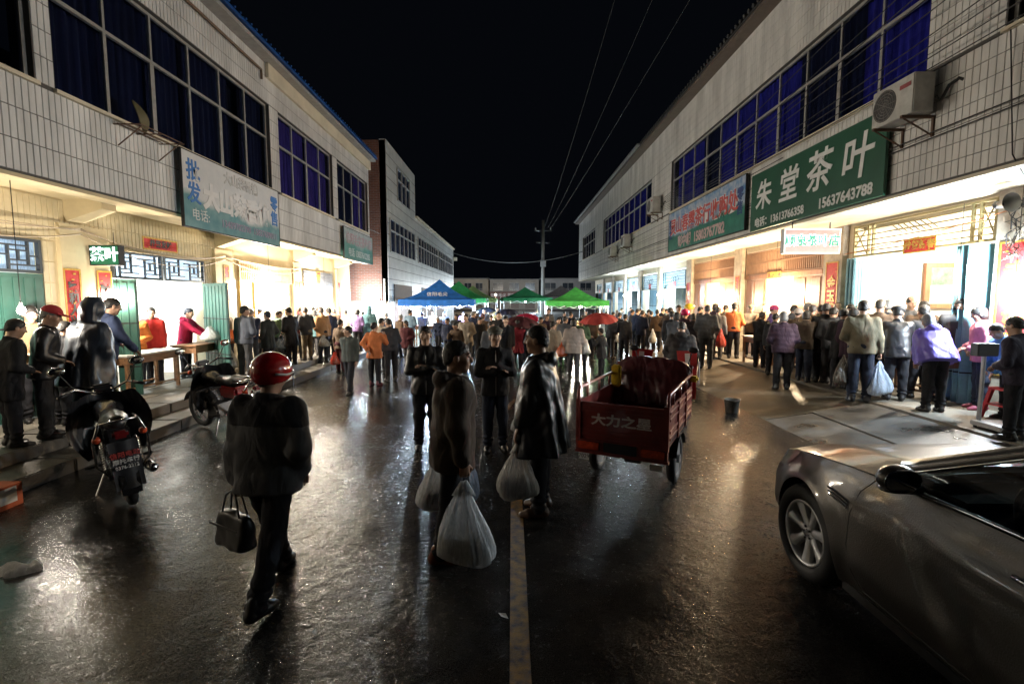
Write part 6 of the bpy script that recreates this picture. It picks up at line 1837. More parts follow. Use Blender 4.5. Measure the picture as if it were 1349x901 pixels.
    # interior
    for sx in (-0.36, 0.36):
        s_ = empty('front_seat', (sx, -0.1, 0), parent=e)
        MB().box(-0.24, 0.24, -0.05, 0.42, 0.30, 0.52).build('cushion', dark, s_, bevel=0.04)
        MB().obox((0, -0.18, 0.82), (0.23, 0.07, 0.33), Matrix.Rotation(R(14), 3, 'X')).build('backrest', dark, s_, bevel=0.03)
        MB().obox((0, -0.29, 1.22), (0.12, 0.05, 0.08)).build('headrest', dark, s_, bevel=0.03)
    MB().box(-0.7, 0.7, 0.6, 0.98, 0.6, 0.96).build('dashboard', dark, e, bevel=0.05)
    MB().torus((-0.36, 0.5, 0.92), (0, -0.9, 0.45), 0.18, 0.015, 24, 8).build('steering_wheel', black, e, True)
    MB().box(-0.62, 0.62, -1.3, -0.75, 0.3, 0.62).box(-0.62, 0.62, -1.45, -1.28, 0.5, 1.0).build('rear_bench', dark, e, bevel=0.04)
    MB().box(-0.6, 0.6, -1.4, 0.9, 0.2, 0.29).build('cabin_floor', dark, e)
    # wheels
    rub = mat('tyre_rubber', (0.016, 0.016, 0.016), 0.65, var=0.2, vs=8, bump=0.001)
    rimm = mat('alloy_rim', (0.66, 0.66, 0.66), 0.38, metal=0.55, var=0.1)
    for ya in (FA, RA):
        for sg in (-1, 1):
            w = empty('wheel', (sg * 0.80, ya, WR), parent=e)
            prof = [(0.225, -0.10), (0.235, 0.095), (0.262, 0.108), (0.30, 0.106), (0.325, 0.088), (0.335, 0.06), (0.335, -0.06), (0.325, -0.09), (0.29, -0.10)]
            rings = [[(sg * xo, r_ * math.cos(a), r_ * math.sin(a)) for a in np.linspace(0, 2 * math.pi, 48, endpoint=False)] for r_, xo in prof]
            MB().loft(rings, False, True).build('tyre', rub, w, True)
            tr = MB()
            for k in range(40):
                a = 2 * math.pi * k / 40
                for xo in (-0.045, 0.0, 0.045):
                    tr.obox((sg * xo, 0.3355 * math.cos(a), 0.3355 * math.sin(a)), (0.016, 0.012, 0.004), Matrix.Rotation(a - math.pi / 2, 3, 'X'))
            tr.build('tread', rub, w)
            rp = [(0.228, 0.088), (0.222, 0.094), (0.21, 0.088), (0.205, 0.07), (0.20, -0.08)]
            rings = [[(sg * xo, r_ * math.cos(a), r_ * math.sin(a)) for a in np.linspace(0, 2 * math.pi, 48, endpoint=False)] for r_, xo in rp]
            rim = MB().loft(rings, False).build('rim', rimm, w, True)
            for k in range(7):
                a = 2 * math.pi * k / 7 + 0.2
                def spoke(t, q, a=a):
                    r_ = 0.045 + 0.168 * t
                    hw = 0.030 - 0.004 * math.sin(t * math.pi) + 0.026 * max(0, t - 0.4)
                    o = (q - 0.5) * 2 * hw
                    x = 0.062 + 0.022 * t - 0.016 * (abs(q - 0.5) * 2) ** 3
                    return (sg * x, r_ * math.cos(a) - o * math.sin(a), r_ * math.sin(a) + o * math.cos(a))
                m = MB(); m.grid(spoke, 8, 6, sg < 0)
                # sides
                for q in (0, 1):
                    m.grid(lambda t, z_, q=q: (spoke(t, q)[0] - sg * 0.03 * z_, spoke(t, q)[1], spoke(t, q)[2]), 8, 1, (q == 0) == (sg > 0))
                m.build('spoke', rimm, rim, True)
            MB().tube((sg * 0.03, 0, 0), (sg * 0.066, 0, 0), 0.062, 0.056, 20).build('hub', rimm, rim)
            MB().tube((sg * 0.066, 0, 0), (sg * 0.078, 0, 0), 0.028, 0.024, 16).build('hub_cap', chrome, rim)
            lg = MB()
            for k in range(5):
                a = 2 * math.pi * k / 5; lg.tube((sg * 0.064, 0.044 * math.cos(a), 0.044 * math.sin(a)), (sg * 0.074, 0.044 * math.cos(a), 0.044 * math.sin(a)), 0.009, n=6)
            lg.build('wheel_nut', M_DARK, rim)
            MB().disc((-sg * 0.02, 0, 0), (1, 0, 0), 0.15, 24, 0.02).build('brake_disc', mat('brake_iron', (0.10, 0.095, 0.09), 0.5, metal=0.7), w)
    return e
car()

# ------------------------------------------------------------------ red cargo tricycle
def cargo_tricycle():
    e = empty('cargo_tricycle', (1.11, 4.85, 0), -R(28)); tag(e, 'red motor cargo tricycle with an open load box and dark tarpaulin', 'tricycle')
    red = mat('trike_red', (0.19, 0.026, 0.020), 0.36, metal=0.1, var=0.22, vs=5, coat=0.5)
    redb = mat('trike_bright_red', (0.48, 0.03, 0.03), 0.3, coat=0.5, var=0.1)
    rub = mat('tyre_rubber', (0.016, 0.016, 0.016), 0.65)
    W_, L_ = 0.47, 1.5
    zb, zt = 0.56, 0.93
    bx_ = empty('load_box', parent=e)
    MB().box(-W_, W_, 0.03, L_, zb, zb + 0.03).build('floor', M_DARK, bx_)
    # tailgate with pressed ribs
    t = MB(); t.box(-W_, W_, -0.012, 0.018, zb - 0.02, zt)
    for z in (zb + 0.02, zb + 0.065, zt - 0.10, zt - 0.055): t.box(-W_ + 0.02, W_ - 0.02, -0.024, -0.0125, z, z + 0.022)
    t.box(-W_ + 0.03, -W_ + 0.05, -0.022, -0.0125, zb + 0.11, zt - 0.12).box(W_ - 0.05, W_ - 0.03, -0.022, -0.0125, zb + 0.11, zt - 0.12)
    tg = t.build('tailgate', red, bx_, bevel=0.003)
    lettering(tg, '大力之星', 0.125, face_mtx((0.0, -0.0135, (zb + zt) / 2 + 0.005), (0, -1, 0)), mat('trike_letter', (0.6, 0.5, 0.45), 0.5, var=0.2, vs=40), bold=0.004, sx=1.25, ext=0.001)
    for s in (-1, 1):
        sd = MB(); sd.box(s * W_, s * (W_ - 0.02), 0.02, L_, zb - 0.02, zt)
        for z in (zb + 0.05, zb + 0.12, zt - 0.13, zt - 0.06): sd.box(s * (W_ + 0.001), s * (W_ + 0.012), 0.04, L_ - 0.02, z, z + 0.028)
        for y in (0.5, 1.0): sd.box(s * (W_ + 0.0015), s * (W_ + 0.018), y - 0.02, y + 0.02, zb - 0.02, zt)
        sd.build('side_panel', red, bx_, bevel=0.003)
        rl = MB(); z1 = zt + 0.14
        rl.path([(s * (W_ - 0.01), 0.0, zt - 0.1), (s * (W_ - 0.01), 0.0, z1 - 0.05), (s * (W_ - 0.01), 0.05, z1), (s * (W_ - 0.01), L_ * 0.5, z1), (s * (W_ - 0.01), L_, z1)], 0.018, 8)
        for y in (0.28, 0.7, 1.1, 1.48): rl.tube((s * (W_ - 0.01), y, zt), (s * (W_ - 0.01), y, z1), 0.012)
        rl.build('guard_rail', red, bx_, True)
        MB().box(s * (W_ - 0.045), s * (W_ + 0.005), -0.03, 0.02, zb - 0.05, zt + 0.03).build('corner_post', red, bx_)
    MB().box(-W_, W_, L_, L_ + 0.03, zb, zt + 0.25).build('headboard', red, bx_)
    # bumper frame with lamps
    MB().box(-W_, W_, -0.035, 0.01, zb - 0.14, zb - 0.022).build('rear_beam', red, e, bevel=0.004)
    MB().box(-0.17, 0.17, -0.042, -0.036, zb - 0.13, zb - 0.03).build('plate_recess', M_DARK, e)
    MB().box(-W_ - 0.01, W_ + 0.01, -0.03, 0.02, zb - 0.17, zb - 0.142).build('step_bar', red, e)
    for s in (-1, 1):
        l = empty('tail_lamp', (s * 0.33, -0.045, zb - 0.08), parent=e)
        MB().box(-0.115, 0.115, -0.012, 0.008, -0.04, 0.04).build('lens', mat('amber_lens', (0.5, 0.06, 0.02), 0.15, coat=0.6, var=0.3, vs=30), l, bevel=0.006)
        MB().box(-0.12, 0.12, 0.009, 0.02, -0.046, 0.046).build('bezel', M_DARK, l)
        m_ = MB(); m_.add([(s * 0.5 - 0.11, 0.02, zb - 0.2), (s * 0.5 + 0.07, 0.02, zb - 0.2), (s * 0.5 + 0.07, 0.02, 0.17), (s * 0.5 - 0.11, 0.02, 0.17)], [(0, 1, 2, 3)])
    MB().box(-0.44, -0.33, -0.02, -0.012, zb - 0.245, zb - 0.172).build('plate', mat('plate_white', (0.7, 0.7, 0.72), 0.4), e)
    lettering(e, '7029', 0.06, face_mtx((-0.385, -0.0215, zb - 0.208), (0, -1, 0)), M_INK, ext=0.0005)
    MB().box(0.30, 0.42, -0.02, -0.012, zb - 0.25, zb - 0.19).build('reflector_plate', mat('plate_dull', (0.35, 0.33, 0.28), 0.5), e)
    # chassis, axle, wheels
    c = MB()
    for s in (-1, 1): c.box(s * 0.25 - 0.025, s * 0.25 + 0.025, 0.03, L_ + 0.1, zb - 0.08, zb - 0.003)
    c.tube((-0.44, 0.62, 0.27), (0.44, 0.62, 0.27), 0.035).box(-0.09, 0.09, 0.5, 0.74, 0.18, 0.36)
    c.path([(0, L_ + 0.1, zb - 0.05), (0, L_ + 0.55, zb - 0.1), (0, L_ + 0.95, 0.75)], 0.035)
    c.build('chassis', M_DARK, e)
    def wheel(pos, r, w_):
        h = empty('wheel', pos, parent=e)
        MB().torus((0, 0, 0), (1, 0, 0), r - w_ / 2, w_ / 2, 36, 10).build('tyre', rub, h, True)
        MB().tube((-0.03, 0, 0), (0.03, 0, 0), r - w_ * 0.85, n=24).tube((-0.06, 0, 0), (0.06, 0, 0), 0.05, n=12).build('rim', mat('steel_rim', (0.35, 0.35, 0.36), 0.4, metal=0.7), h)
    wheel((-0.43, 0.62, 0.27), 0.27, 0.10); wheel((0.43, 0.62, 0.27), 0.27, 0.10); wheel((0, L_ + 1.02, 0.26), 0.26, 0.085)
    for s in (-1, 1):
        MB().grid(lambda u, v, s=s: (s * (0.36 + 0.14 * v), 0.62 + 0.33 * math.cos(math.pi * (0.12 + 0.76 * u)), 0.25 + 0.30 * math.sin(math.pi * (0.12 + 0.76 * u))), 12, 1).build('mudguard', M_DARK, e)
    # seat, front end
    MB().box(-0.2, 0.2, L_ + 0.08, L_ + 0.55, 0.72, 0.84).build('seat', mat('seat_vinyl', (0.02, 0.02, 0.02), 0.4), e, bevel=0.03)
    MB().box(-0.13, 0.13, L_ + 0.5, L_ + 0.85, 0.66, 0.90).build('tank', redb, e, bevel=0.05)
    f = MB()
    for s in (-1, 1): f.tube((s * 0.09, L_ + 1.02, 0.26), (s * 0.09, L_ + 0.80, 1.0), 0.022)
    f.build('fork', mat('fork_chrome', (0.6, 0.6, 0.62), 0.2, metal=1.0, var=0), e)
    MB().path([(-0.40, L_ + 0.55, 1.08), (-0.25, L_ + 0.72, 1.12), (0, L_ + 0.78, 1.06), (0.25, L_ + 0.72, 1.12), (0.40, L_ + 0.55, 1.08)], 0.014).build('handlebar', M_DARK, e, True)
    MB().ball((0, L_ + 0.95, 0.98), 0.11, 14, 8).build('headlamp', mat('lamp_lens', (0.5, 0.48, 0.46), 0.08), e, True)
    for s in (-1, 1):   # red and white knee shields sticking up in front
        m = MB()
        def shield(u, v, s=s): return (s * (0.26 + 0.18 * u - 0.10 * v * (1 - u)), L_ + 0.72 - 0.08 * u, 0.62 + 0.66 * v + 0.02 * u)
        m.grid(shield, 4, 6); m.grid(lambda u, v: tuple(Vector(shield(u, v)) + Vector((0, 0.015, 0))), 4, 6, True)
        m.build('knee_shield', redb, e, True)
        MB().grid(lambda u, v, s=s: tuple(Vector(shield(0.4 + 0.25 * u, 0.55 + 0.4 * v)) + Vector((0, -0.006, 0))), 2, 4).build('shield_stripe', M_WHITEP, e)
        MB().tube((s * 0.33, L_ + 0.62, 1.1), (s * 0.38, L_ + 0.60, 1.28), 0.006).ball((s * 0.40, L_ + 0.60, 1.31), 0.055, 12, 6, (1.2, 0.3, 0.8)).build('mirror', M_DARK, e, True)
    # tarpaulin draped over the headboard and seat
    def tarp(u, v):
        a = (u - 0.5) * 2
        top = zt + 0.33 - 0.03 * abs(a) ** 4
        fold = 0.022 * math.sin(a * 5 + 4 * v + 1.5 * math.sin(a * 3 + 5 * v)) + 0.012 * math.sin(a * 13 - 9 * v + 2 * math.sin(6 * v)) + 0.006 * math.sin(a * 31 + 17 * v)
        if v < 0.62:
            t = v / 0.62
            y = L_ - 0.30 + 0.24 * t + fold * (1.2 - t)
            z = zb + 0.16 + (top - zb - 0.16) * (t ** 0.8) + fold * 0.4
            w = W_ * (0.93 + 0.07 * t)
        else:
            t = (v - 0.62) / 0.38
            y = L_ - 0.08 + 0.42 * t; z = top - 0.16 * t ** 2 + fold * 0.5; w = W_ * (1.0 - 0.1 * t)
        return (a * w, y, z - 0.10 * abs(a) ** 6)
    tp = MB(); tp.grid(tarp, 48, 30); 
    tp.build('tarpaulin', cloth('tarp_maroon', (0.075, 0.012, 0.016), shiny=True), e, True)
    MB().box(-W_ + 0.01, -W_ + 0.12, L_ - 0.32, L_ - 0.22, zt - 0.04, zt + 0.24).build('yellow_rag', cloth('rag_yellow', (0.55, 0.36, 0.02)), e, bevel=0.02)
    MB().box(W_ - 0.03, W_ + 0.08, L_ - 0.1, L_ + 0.02, zt + 0.06, zt + 0.13).build('yellow_rag', MATS['cloth_rag_yellow'], e, bevel=0.02)
    MB().tube((W_ + 0.04, L_ + 0.3, 0.9), (W_ + 0.04, L_ + 0.3, 1.2), 0.01).build('side_stay', M_TUBE, e)
    return e
cargo_tricycle()

# ------------------------------------------------------------------ motorcycles
def motorcycle(loc, rz, label, red_bits=True, plate=None, leg_apron=True, lean=8, shield=True):
    e = empty('motorcycle', loc, rz); e.rotation_euler = (0, R(lean), rz)
    tag(e, label, 'motorcycle', 'motorcycles parked at the left steps')
    rub = mat('tyre_rubber', (0.016, 0.016, 0.016), 0.65)
    chrome = mat('bike_chrome', (0.65, 0.65, 0.68), 0.15, metal=1.0, var=0)
    blk = mat('bike_black', (0.014, 0.014, 0.016), 0.25, coat=0.6, var=0.05)
    red = mat('bike_red', (0.35, 0.015, 0.02), 0.25, coat=0.6)
    WB = 1.24
    for nm, y in (('front', WB / 2), ('rear', -WB / 2)):
        w = empty('wheel', (0, y, 0.29), parent=e)
        MB().torus((0, 0, 0), (1, 0, 0), 0.245, 0.045, 36, 10).build('tyre', rub, w, True)
        r_ = MB().torus((0, 0, 0), (1, 0, 0), 0.205, 0.014, 36, 6)
        for k in range(18):
            a = 2 * math.pi * k / 18
            r_.tube(((0.03 if k % 2 else -0.03), 0.04 * math.cos(a + 0.6), 0.04 * math.sin(a + 0.6)), (0, 0.2 * math.cos(a), 0.2 * math.sin(a)), 0.003, n=4)
        r_.tube((-0.07, 0, 0), (0.07, 0, 0), 0.05, n=14)
        r_.build('rim', chrome, w)
    def guard(y, a0, a1, name, m_):
        MB().grid(lambda u, v: ((v - 0.5) * 0.15, y + 0.325 * math.cos(a0 + (a1 - a0) * u), 0.30 + (0.325 - 0.03 * (2 * v - 1) ** 2) * math.sin(a0 + (a1 - a0) * u)), 14, 6).build(name, m_, e, True)
    guard(WB / 2, R(20), R(150), 'front_mudguard', blk); guard(-WB / 2, R(40), R(200), 'rear_mudguard', blk)
    f = MB()
    for s in (-1, 1): f.tube((s * 0.085, WB / 2, 0.29), (s * 0.085, WB / 2 - 0.24, 0.92), 0.02)
    f.build('fork', chrome, e, True)
    for s in (-1, 1):
        h = MB(); rr = [(s * 0.125, -WB / 2, 0.31), (s * 0.125, -WB / 2 + 0.10, 0.64)]
        h.tube(rr[0], rr[1], 0.013)
        A, B = Vector(rr[0]), Vector(rr[1])
        for k in range(11): h.torus(A.lerp(B, 0.25 + 0.065 * k), B - A, 0.028, 0.006, 12, 5)
        h.build('shock_absorber', chrome, e, True)
    fr = MB(); fr.path([(0, WB / 2 - 0.26, 0.86), (0, 0.1, 0.74), (0, -0.45, 0.68)], 0.025).path([(0, WB / 2 - 0.27, 0.78), (0, 0.26, 0.36), (0, -0.1, 0.3), (0, -0.32, 0.5)], 0.022)
    for s in (-1, 1): fr.path([(s * 0.09, -0.2, 0.32), (s * 0.11, -WB / 2, 0.30)], 0.018)
    fr.build('frame', M_DARK, e)
    en = MB(); en.box(-0.13, 0.13, -0.06, 0.22, 0.26, 0.46).tube((0, 0.14, 0.42), (0, 0.28, 0.58), 0.075, n=14)
    for k in range(6): en.tube((0, 0.16 + 0.02 * k, 0.445 + 0.023 * k), (0, 0.168 + 0.02 * k, 0.454 + 0.023 * k), 0.092, n=16)
    en.tube((-0.15, 0.04, 0.36), (0.15, 0.04, 0.36), 0.085, n=16)
    en.build('engine', mat('engine_alloy', (0.28, 0.28, 0.29), 0.35, metal=0.9), e)
    v, q = surfnet(lambda X, Y, Z: smin(ell((X, Y, Z), (0, 0.08, 0), (0.14, 0.24, 0.12)), ell((X, Y, Z), (0, -0.12, -0.03), (0.10, 0.16, 0.09)), 0.06), (-0.2, -0.35, -0.2), (0.2, 0.4, 0.2), 0.018)
    tk = link('fuel_tank', mesh_np(v, q), blk, e); tk.location = (0, 0.16, 0.80)
    v, q = surfnet(lambda X, Y, Z: smin(smin(cap((X, Y, Z), (0, 0.18, 0), (0, -0.18, 0.01), 0.09, 0.11), cap((X, Y, Z), (0, -0.18, 0.02), (0, -0.46, 0.05), 0.11, 0.09), 0.05), 1.0, 0.01) + np.abs(Z) * 0.35, (-0.2, -0.62, -0.15), (0.2, 0.32, 0.15), 0.02)
    st = link('seat', mesh_np(v, q), mat('seat_vinyl', (0.02, 0.02, 0.02), 0.4), e); st.location = (0, -0.2, 0.80)
    MB().box(-0.10, 0.10, -0.5, -0.1, 0.56, 0.74).build('side_cover', red if red_bits else blk, e, bevel=0.03)
    ex = MB(); ex.path([(0.10, 0.28, 0.5), (0.14, 0.32, 0.34), (0.16, 0.1, 0.24), (0.17, -0.2, 0.27), (0.18, -0.3, 0.30)], 0.02).path([(0.18, -0.3, 0.30), (0.185, -0.36, 0.31), (0.19, -0.82, 0.36), (0.19, -0.86, 0.365)], [0.025, 0.048, 0.045, 0.03], 12)
    ex.build('exhaust', chrome, e, True)
    cb = MB()
    cb.path([(-0.16, 0.3, 0.42), (-0.24, 0.34, 0.5), (-0.22, 0.28, 0.66), (0.22, 0.28, 0.66), (0.24, 0.34, 0.5), (0.16, 0.3, 0.42)], 0.013); cb.build('crash_bar', chrome, e, True)
    MB().path([(-0.36, 0.18, 1.02), (-0.22, 0.33, 1.06), (-0.06, 0.37, 0.98), (0.06, 0.37, 0.98), (0.22, 0.33, 1.06), (0.36, 0.18, 1.02)], 0.012).build('handlebar', chrome, e, True)
    for s in (-1, 1):
        MB().tube((s * 0.36, 0.18, 1.02), (s * 0.26, 0.27, 1.05), 0.018).build('grip', M_DARK, e, True)
        m_ = empty('mirror', parent=e)
        MB().path([(s * 0.22, 0.32, 1.06), (s * 0.27, 0.30, 1.16), (s * 0.31, 0.27, 1.24)], 0.006, 6).build('stem', M_DARK, m_)
        MB().ball((s * 0.33, 0.27, 1.28), 0.062, 14, 8, (1.15, 0.35, 0.8)).build('housing', red if (red_bits and s > 0) else blk, m_, True)
        MB().ball((s * 0.33, 0.255, 1.28), 0.054, 14, 8, (1.15, 0.2, 0.8)).build('mirror_glass', mat('bike_mirror', (0.75, 0.78, 0.75), 0.08, metal=1.0, var=0), m_, True)
        MB().ball((s * 0.17, -0.83, 0.74), 0.035, 10, 6).build('indicator', mat('amber_lens', (0.5, 0.06, 0.02), 0.15), e, True)
        MB().ball((s * 0.17, 0.42, 0.92), 0.035, 10, 6).build('indicator', mat('amber_lens', (0.5, 0.06, 0.02), 0.15), e, True)
        MB().tube((s * 0.12, -0.05, 0.3), (s * 0.28, -0.05, 0.3), 0.016).build('footrest', M_DARK, e)
    MB().ball((0, 0.46, 0.94), 0.105, 16, 8, (1, 0.9, 1)).build('headlamp', chrome, e, True)
    MB().box(-0.09, 0.09, 0.33, 0.42, 1.0, 1.07).build('instrument', M_DARK, e, bevel=0.02)
    rk = MB()
    for x in (-0.14, -0.05, 0.05, 0.14): rk.path([(x, -0.56, 0.86), (x, -0.95, 0.90)], 0.009, 6)
    rk.path([(-0.14, -0.95, 0.90), (0.14, -0.95, 0.90)], 0.010, 6).path([(-0.15, -0.50, 0.82), (-0.15, -0.9, 0.88)], 0.008, 6).path([(0.15, -0.50, 0.82), (0.15, -0.9, 0.88)], 0.008, 6)
    for s in (-1, 1): rk.path([(s * 0.14, -0.95, 0.90), (s * 0.20, -0.8, 0.7), (s * 0.20, -0.66, 0.45), (s * 0.13, -0.62, 0.34)], 0.012, 6)
    rk.build('luggage_rack', chrome, e, True)
    MB().box(-0.06, 0.06, -0.90, -0.82, 0.72, 0.79).build('tail_lamp', mat('dull_red_lens', (0.16, 0.01, 0.012), 0.25, coat=0.5), e, bevel=0.02)
    fl = MB(); fl.grid(lambda u, v: ((u - 0.5) * 0.22, -0.90 - 0.05 * v + 0.01 * math.sin(u * 9), 0.70 - 0.44 * v), 6, 6); fl.grid(lambda u, v: ((u - 0.5) * 0.22, -0.892 - 0.05 * v + 0.01 * math.sin(u * 9), 0.70 - 0.44 * v), 6, 6, True)
    flo = fl.build('mud_flap', mat('flap_rubber', (0.03, 0.032, 0.038), 0.5), e, True)
    if plate:
        Mf = face_mtx((0, -0.938, 0.52), (0, -1, 0.11))
        for txt, dz, sz, m2 in ((plate[0], 0.06, 0.055, M_REDL), (plate[1], 0.0, 0.05, M_GREYL), (plate[2], -0.055, 0.04, M_GREYL)):
            lettering(flo, txt, sz, face_mtx((0, -0.937, 0.52 + dz), (0, -1, 0)), m2, ext=0.012)
    if leg_apron:
        def apr(u, v):
            a = (u - 0.5) * 2
            return (a * (0.24 + 0.12 * math.sin(v * 3)), 0.40 - 0.22 * a * a - 0.05 * v, 0.32 + 0.66 * v + 0.015 * math.sin(a * 9))
        m = MB(); m.grid(apr, 14, 10); m.grid(lambda u, v: tuple(Vector(apr(u, v)) + Vector((0, -0.012, 0))), 14, 10, True)
        m.build('leg_apron', cloth('apron_black', (0.015, 0.015, 0.018), shiny=True), e, True)
    if shield:
        MB().grid(lambda u, v: ((u - 0.5) * (0.34 - 0.08 * v), 0.50 - 0.10 * v - 0.16 * (2 * u - 1) ** 2, 1.0 + 0.34 * v), 10, 6).build('windshield', glass_mat('smoked_shield', (0.25, 0.25, 0.27)), e, True)
    MB().tube((-0.10, 0.0, 0.28), (-0.24, -0.06, 0.0), 0.011).build('side_stand', chrome, e)
    return e
motorcycle((-4.12, 5.02, 0.02), R(44), 'black motorcycle parked rear out with a printed mud flap by the left steps', False, ('信阳电动', '摩托车行', '0376-2212'), True, -6, shield=False)
motorcycle((-4.28, 7.2, 0.02), R(62), 'black motorcycle with a red mirror parked across the kerb', True, None, True, -7, shield=False)
# ------------------------------------------------------------------ people
BLK = ('black', (0.016, 0.016, 0.018)); CHAR = ('charcoal', (0.035, 0.036, 0.04)); NAVY = ('navy', (0.018, 0.024, 0.05)); GREY = ('grey', (0.085, 0.088, 0.095))
OLIVE = ('olive', (0.16, 0.14, 0.095)); TAN = ('tan', (0.26, 0.18, 0.10)); BROWN = ('brown', (0.085, 0.055, 0.035)); BEIGE = ('beige', (0.34, 0.29, 0.23)); PLUM = ('plum', (0.04, 0.022, 0.036))
ORANGE = ('orange', (0.52, 0.14, 0.03)); RED = ('red', (0.5, 0.03, 0.025)); CRIM = ('crimson', (0.36, 0.015, 0.06)); PINK = ('pink', (0.55, 0.20, 0.24)); PURP = ('purple', (0.16, 0.12, 0.52)); BLUE = ('blue', (0.06, 0.16, 0.40))
TEAL = ('teal', (0.10, 0.20, 0.22)); GREEN = ('green', (0.05, 0.09, 0.05)); CAMO = ('camo', (0.10, 0.085, 0.07)); LEATH = ('leather', (0.014, 0.014, 0.016)); CREAM = ('cream', (0.5, 0.42, 0.33)); DBRN = ('darkbrown', (0.065, 0.048, 0.036))
JEANS = ('jeans', (0.09, 0.14, 0.22)); KHAKI = ('khaki', (0.15, 0.12, 0.08)); DK = ('dark', (0.018, 0.018, 0.022)); MAROON = ('maroon', (0.07, 0.018, 0.022)); NVT = ('navytrousers', (0.02, 0.026, 0.045)); GRT = ('greytrousers', (0.06, 0.06, 0.065))
GREYHAIR = (0.16, 0.155, 0.15); WHITEHAIR = (0.35, 0.34, 0.33)
P = person
# --- foreground
man = P(594, 3.66, 450, 72, 'man in dark brown hooded jacket carrying three white plastic bags, head turned right', DBRN, 'puffy', -0.20, DK, ('carry', 'carry'), 3, (14, 2), 'short', haircol=(0.03, 0.028, 0.026), hood='down', shoes=(0.20, 0.05, 0.03), near=True, stride=6, skin='b')
mar = P(713, 4.42, 430, -78, 'man in glossy black rain cape holding plastic bags, facing left', ('rainblack', (0.014, 0.014, 0.016)), 'poncho', -0.34, DK, (((0.27, 0.16, -0.10), (0.4, -1, 0)), 'front'), 2, (6, 3), 'short', shiny=True, hood='down', shoes=(0.09, 0.05, 0.03), near=True, skin='b')
wlk = P(346, 3.18, 476, 8, 'man in a red helmet walking away with a black bag', ('walker', (0.10, 0.10, 0.105)), 'puffy', -0.14, DK, ('carry', 'pocket'), 6, (4, 6), 'short', yoke=('walkeryoke', (0.035, 0.035, 0.038)), hat=('helmet', (0.42, 0.012, 0.015)), near=True, stride=17, shoes=(0.015, 0.015, 0.015), skin='a')
sol = P(652, 6.35, 432, 172, 'man in a flat army cap with crossed arms between two bag carriers', BLK, 'jacket', -0.16, NVT, ('cross', 'cross2'), 0, (-6, 0), 'short', hat=('mao', (0.12, 0.115, 0.09)), near=True, skin='a', res=0.014)
lea = P(560, 6.4, 430, 168, 'young man in a shiny black leather jacket with folded arms', LEATH, 'jacket', -0.16, DK, ('cross', 'cross2'), 0, (4, 0), 'short', shiny=True, near=True, skin='c', res=0.014)
# helmet trim of the walker
hc, hf, hr, hu = wlk['hc'], wlk['hf'], wlk['hr'], wlk['hu']
pts = []
for a in np.linspace(-2.2, 2.2, 24):
    pts.append(hc + hr * (0.131 * math.sin(a)) + hf * (-0.008 + 0.155 * math.cos(a)) + hu * (0.02 + 0.035 * max(0, math.cos(a))))
MB().path(pts, 0.009, 6).build('visor_rim', mat('visor_white', (0.65, 0.66, 0.68), 0.2), wlk['o'], True)
MB().grid(lambda u, v: tuple(hc + hr * (0.134 * math.sin((u - 0.5) * 2.6)) + hf * (-0.006 + 0.16 * math.cos((u - 0.5) * 2.6) + 0.01 * v) + hu * (0.05 - 0.15 * v)), 16, 6).build('visor', glass_mat('visor_clear', (0.6, 0.6, 0.62)), wlk['o'], True)

# --- left pavement
P(4, 5.5, 421, 30, 'person in a dark coat cut by the left edge of the picture', BLK, 'coat', -0.3, DK, ('hang', 'front'), 8, (0, 14), 'short')
P(36, 6.7, 403, 120, 'man with a bare head half hidden behind the red cap', TAN, 'jacket', -0.14, DK, ('front', 'front'), 4, (0, 16), 'short', skin='c')
P(49, 5.85, 404, 52, 'old man in a red cap and black leather jacket on the left steps', LEATH, 'jacket', -0.16, ('greydark', (0.03, 0.03, 0.033)), ('hang', 'front'), 9, (10, 16), 'short', haircol=GREYHAIR, hat=('cap', (0.42, 0.03, 0.035)), shiny=True)
P(74, 6.5, 424, 20, 'short person in black between the red cap and the rain cape', BLK, 'jacket', -0.15, DK, ('front', 'work'), 8, (0, 14), 'short')
P(107, 6.25, 396, 12, 'shopper in a hooded navy black rain cape seen from behind at the left', ('raincape', (0.02, 0.028, 0.045)), 'poncho', -0.28, NVT, ('hang', 'front'), 10, (0, 12), None, hood='up', shiny=True)
P(134, 7.25, 393, 35, 'tall man in a blue jacket beside the hooded rain cape', ('dullblue', (0.04, 0.055, 0.11)), 'jacket', -0.14, DK, ('front', 'work'), 9, (0, 12), 'short')
P(174, 9.35, 408, 150, 'vendor in an orange jacket half behind the red coat', ORANGE, 'puffy', -0.12, DK, ('front', 'front'), 5, (0, 15), 'short', skin='c')
P(199, 9.75, 405, 172, 'vendor in a bright red coat standing at the bare table', RED, 'jacket', -0.2, DK, ('hang', 'front'), 2, (-30, 8), 'short', skin='c', hood='down')
P(241, 10.5, 406, 80, 'vendor in a crimson jacket reaching over the table with a bag', CRIM, 'jacket', -0.14, DK, ('reach', 'reach'), 10, (0, 10), 'short', skin='c', hood='down', haircol=(0.02, 0.025, 0.04))
P(297, 11.4, 405, -80, 'man in a black cap and brown jacket holding an orange bag', TAN, 'jacket', -0.14, DK, ('front', 'reach'), 6, (0, 10), 'short', hat=('mao', (0.03, 0.03, 0.032)))
P(320, 10.5, 403, 12, 'man in a grey blue jacket seen from behind at the left tables', ('greyblue', (0.10, 0.11, 0.14)), 'jacket', -0.13, GRT, ('hang', 'front'), 2, (25, 6), 'short')
P(343, 13.2, 404, -60, 'man with a white edged hat among the left buyers', GREY, 'jacket', -0.13, DK, ('front', 'front'), 5, (0, 12), 'short', hat=('knit', (0.05, 0.06, 0.09)))
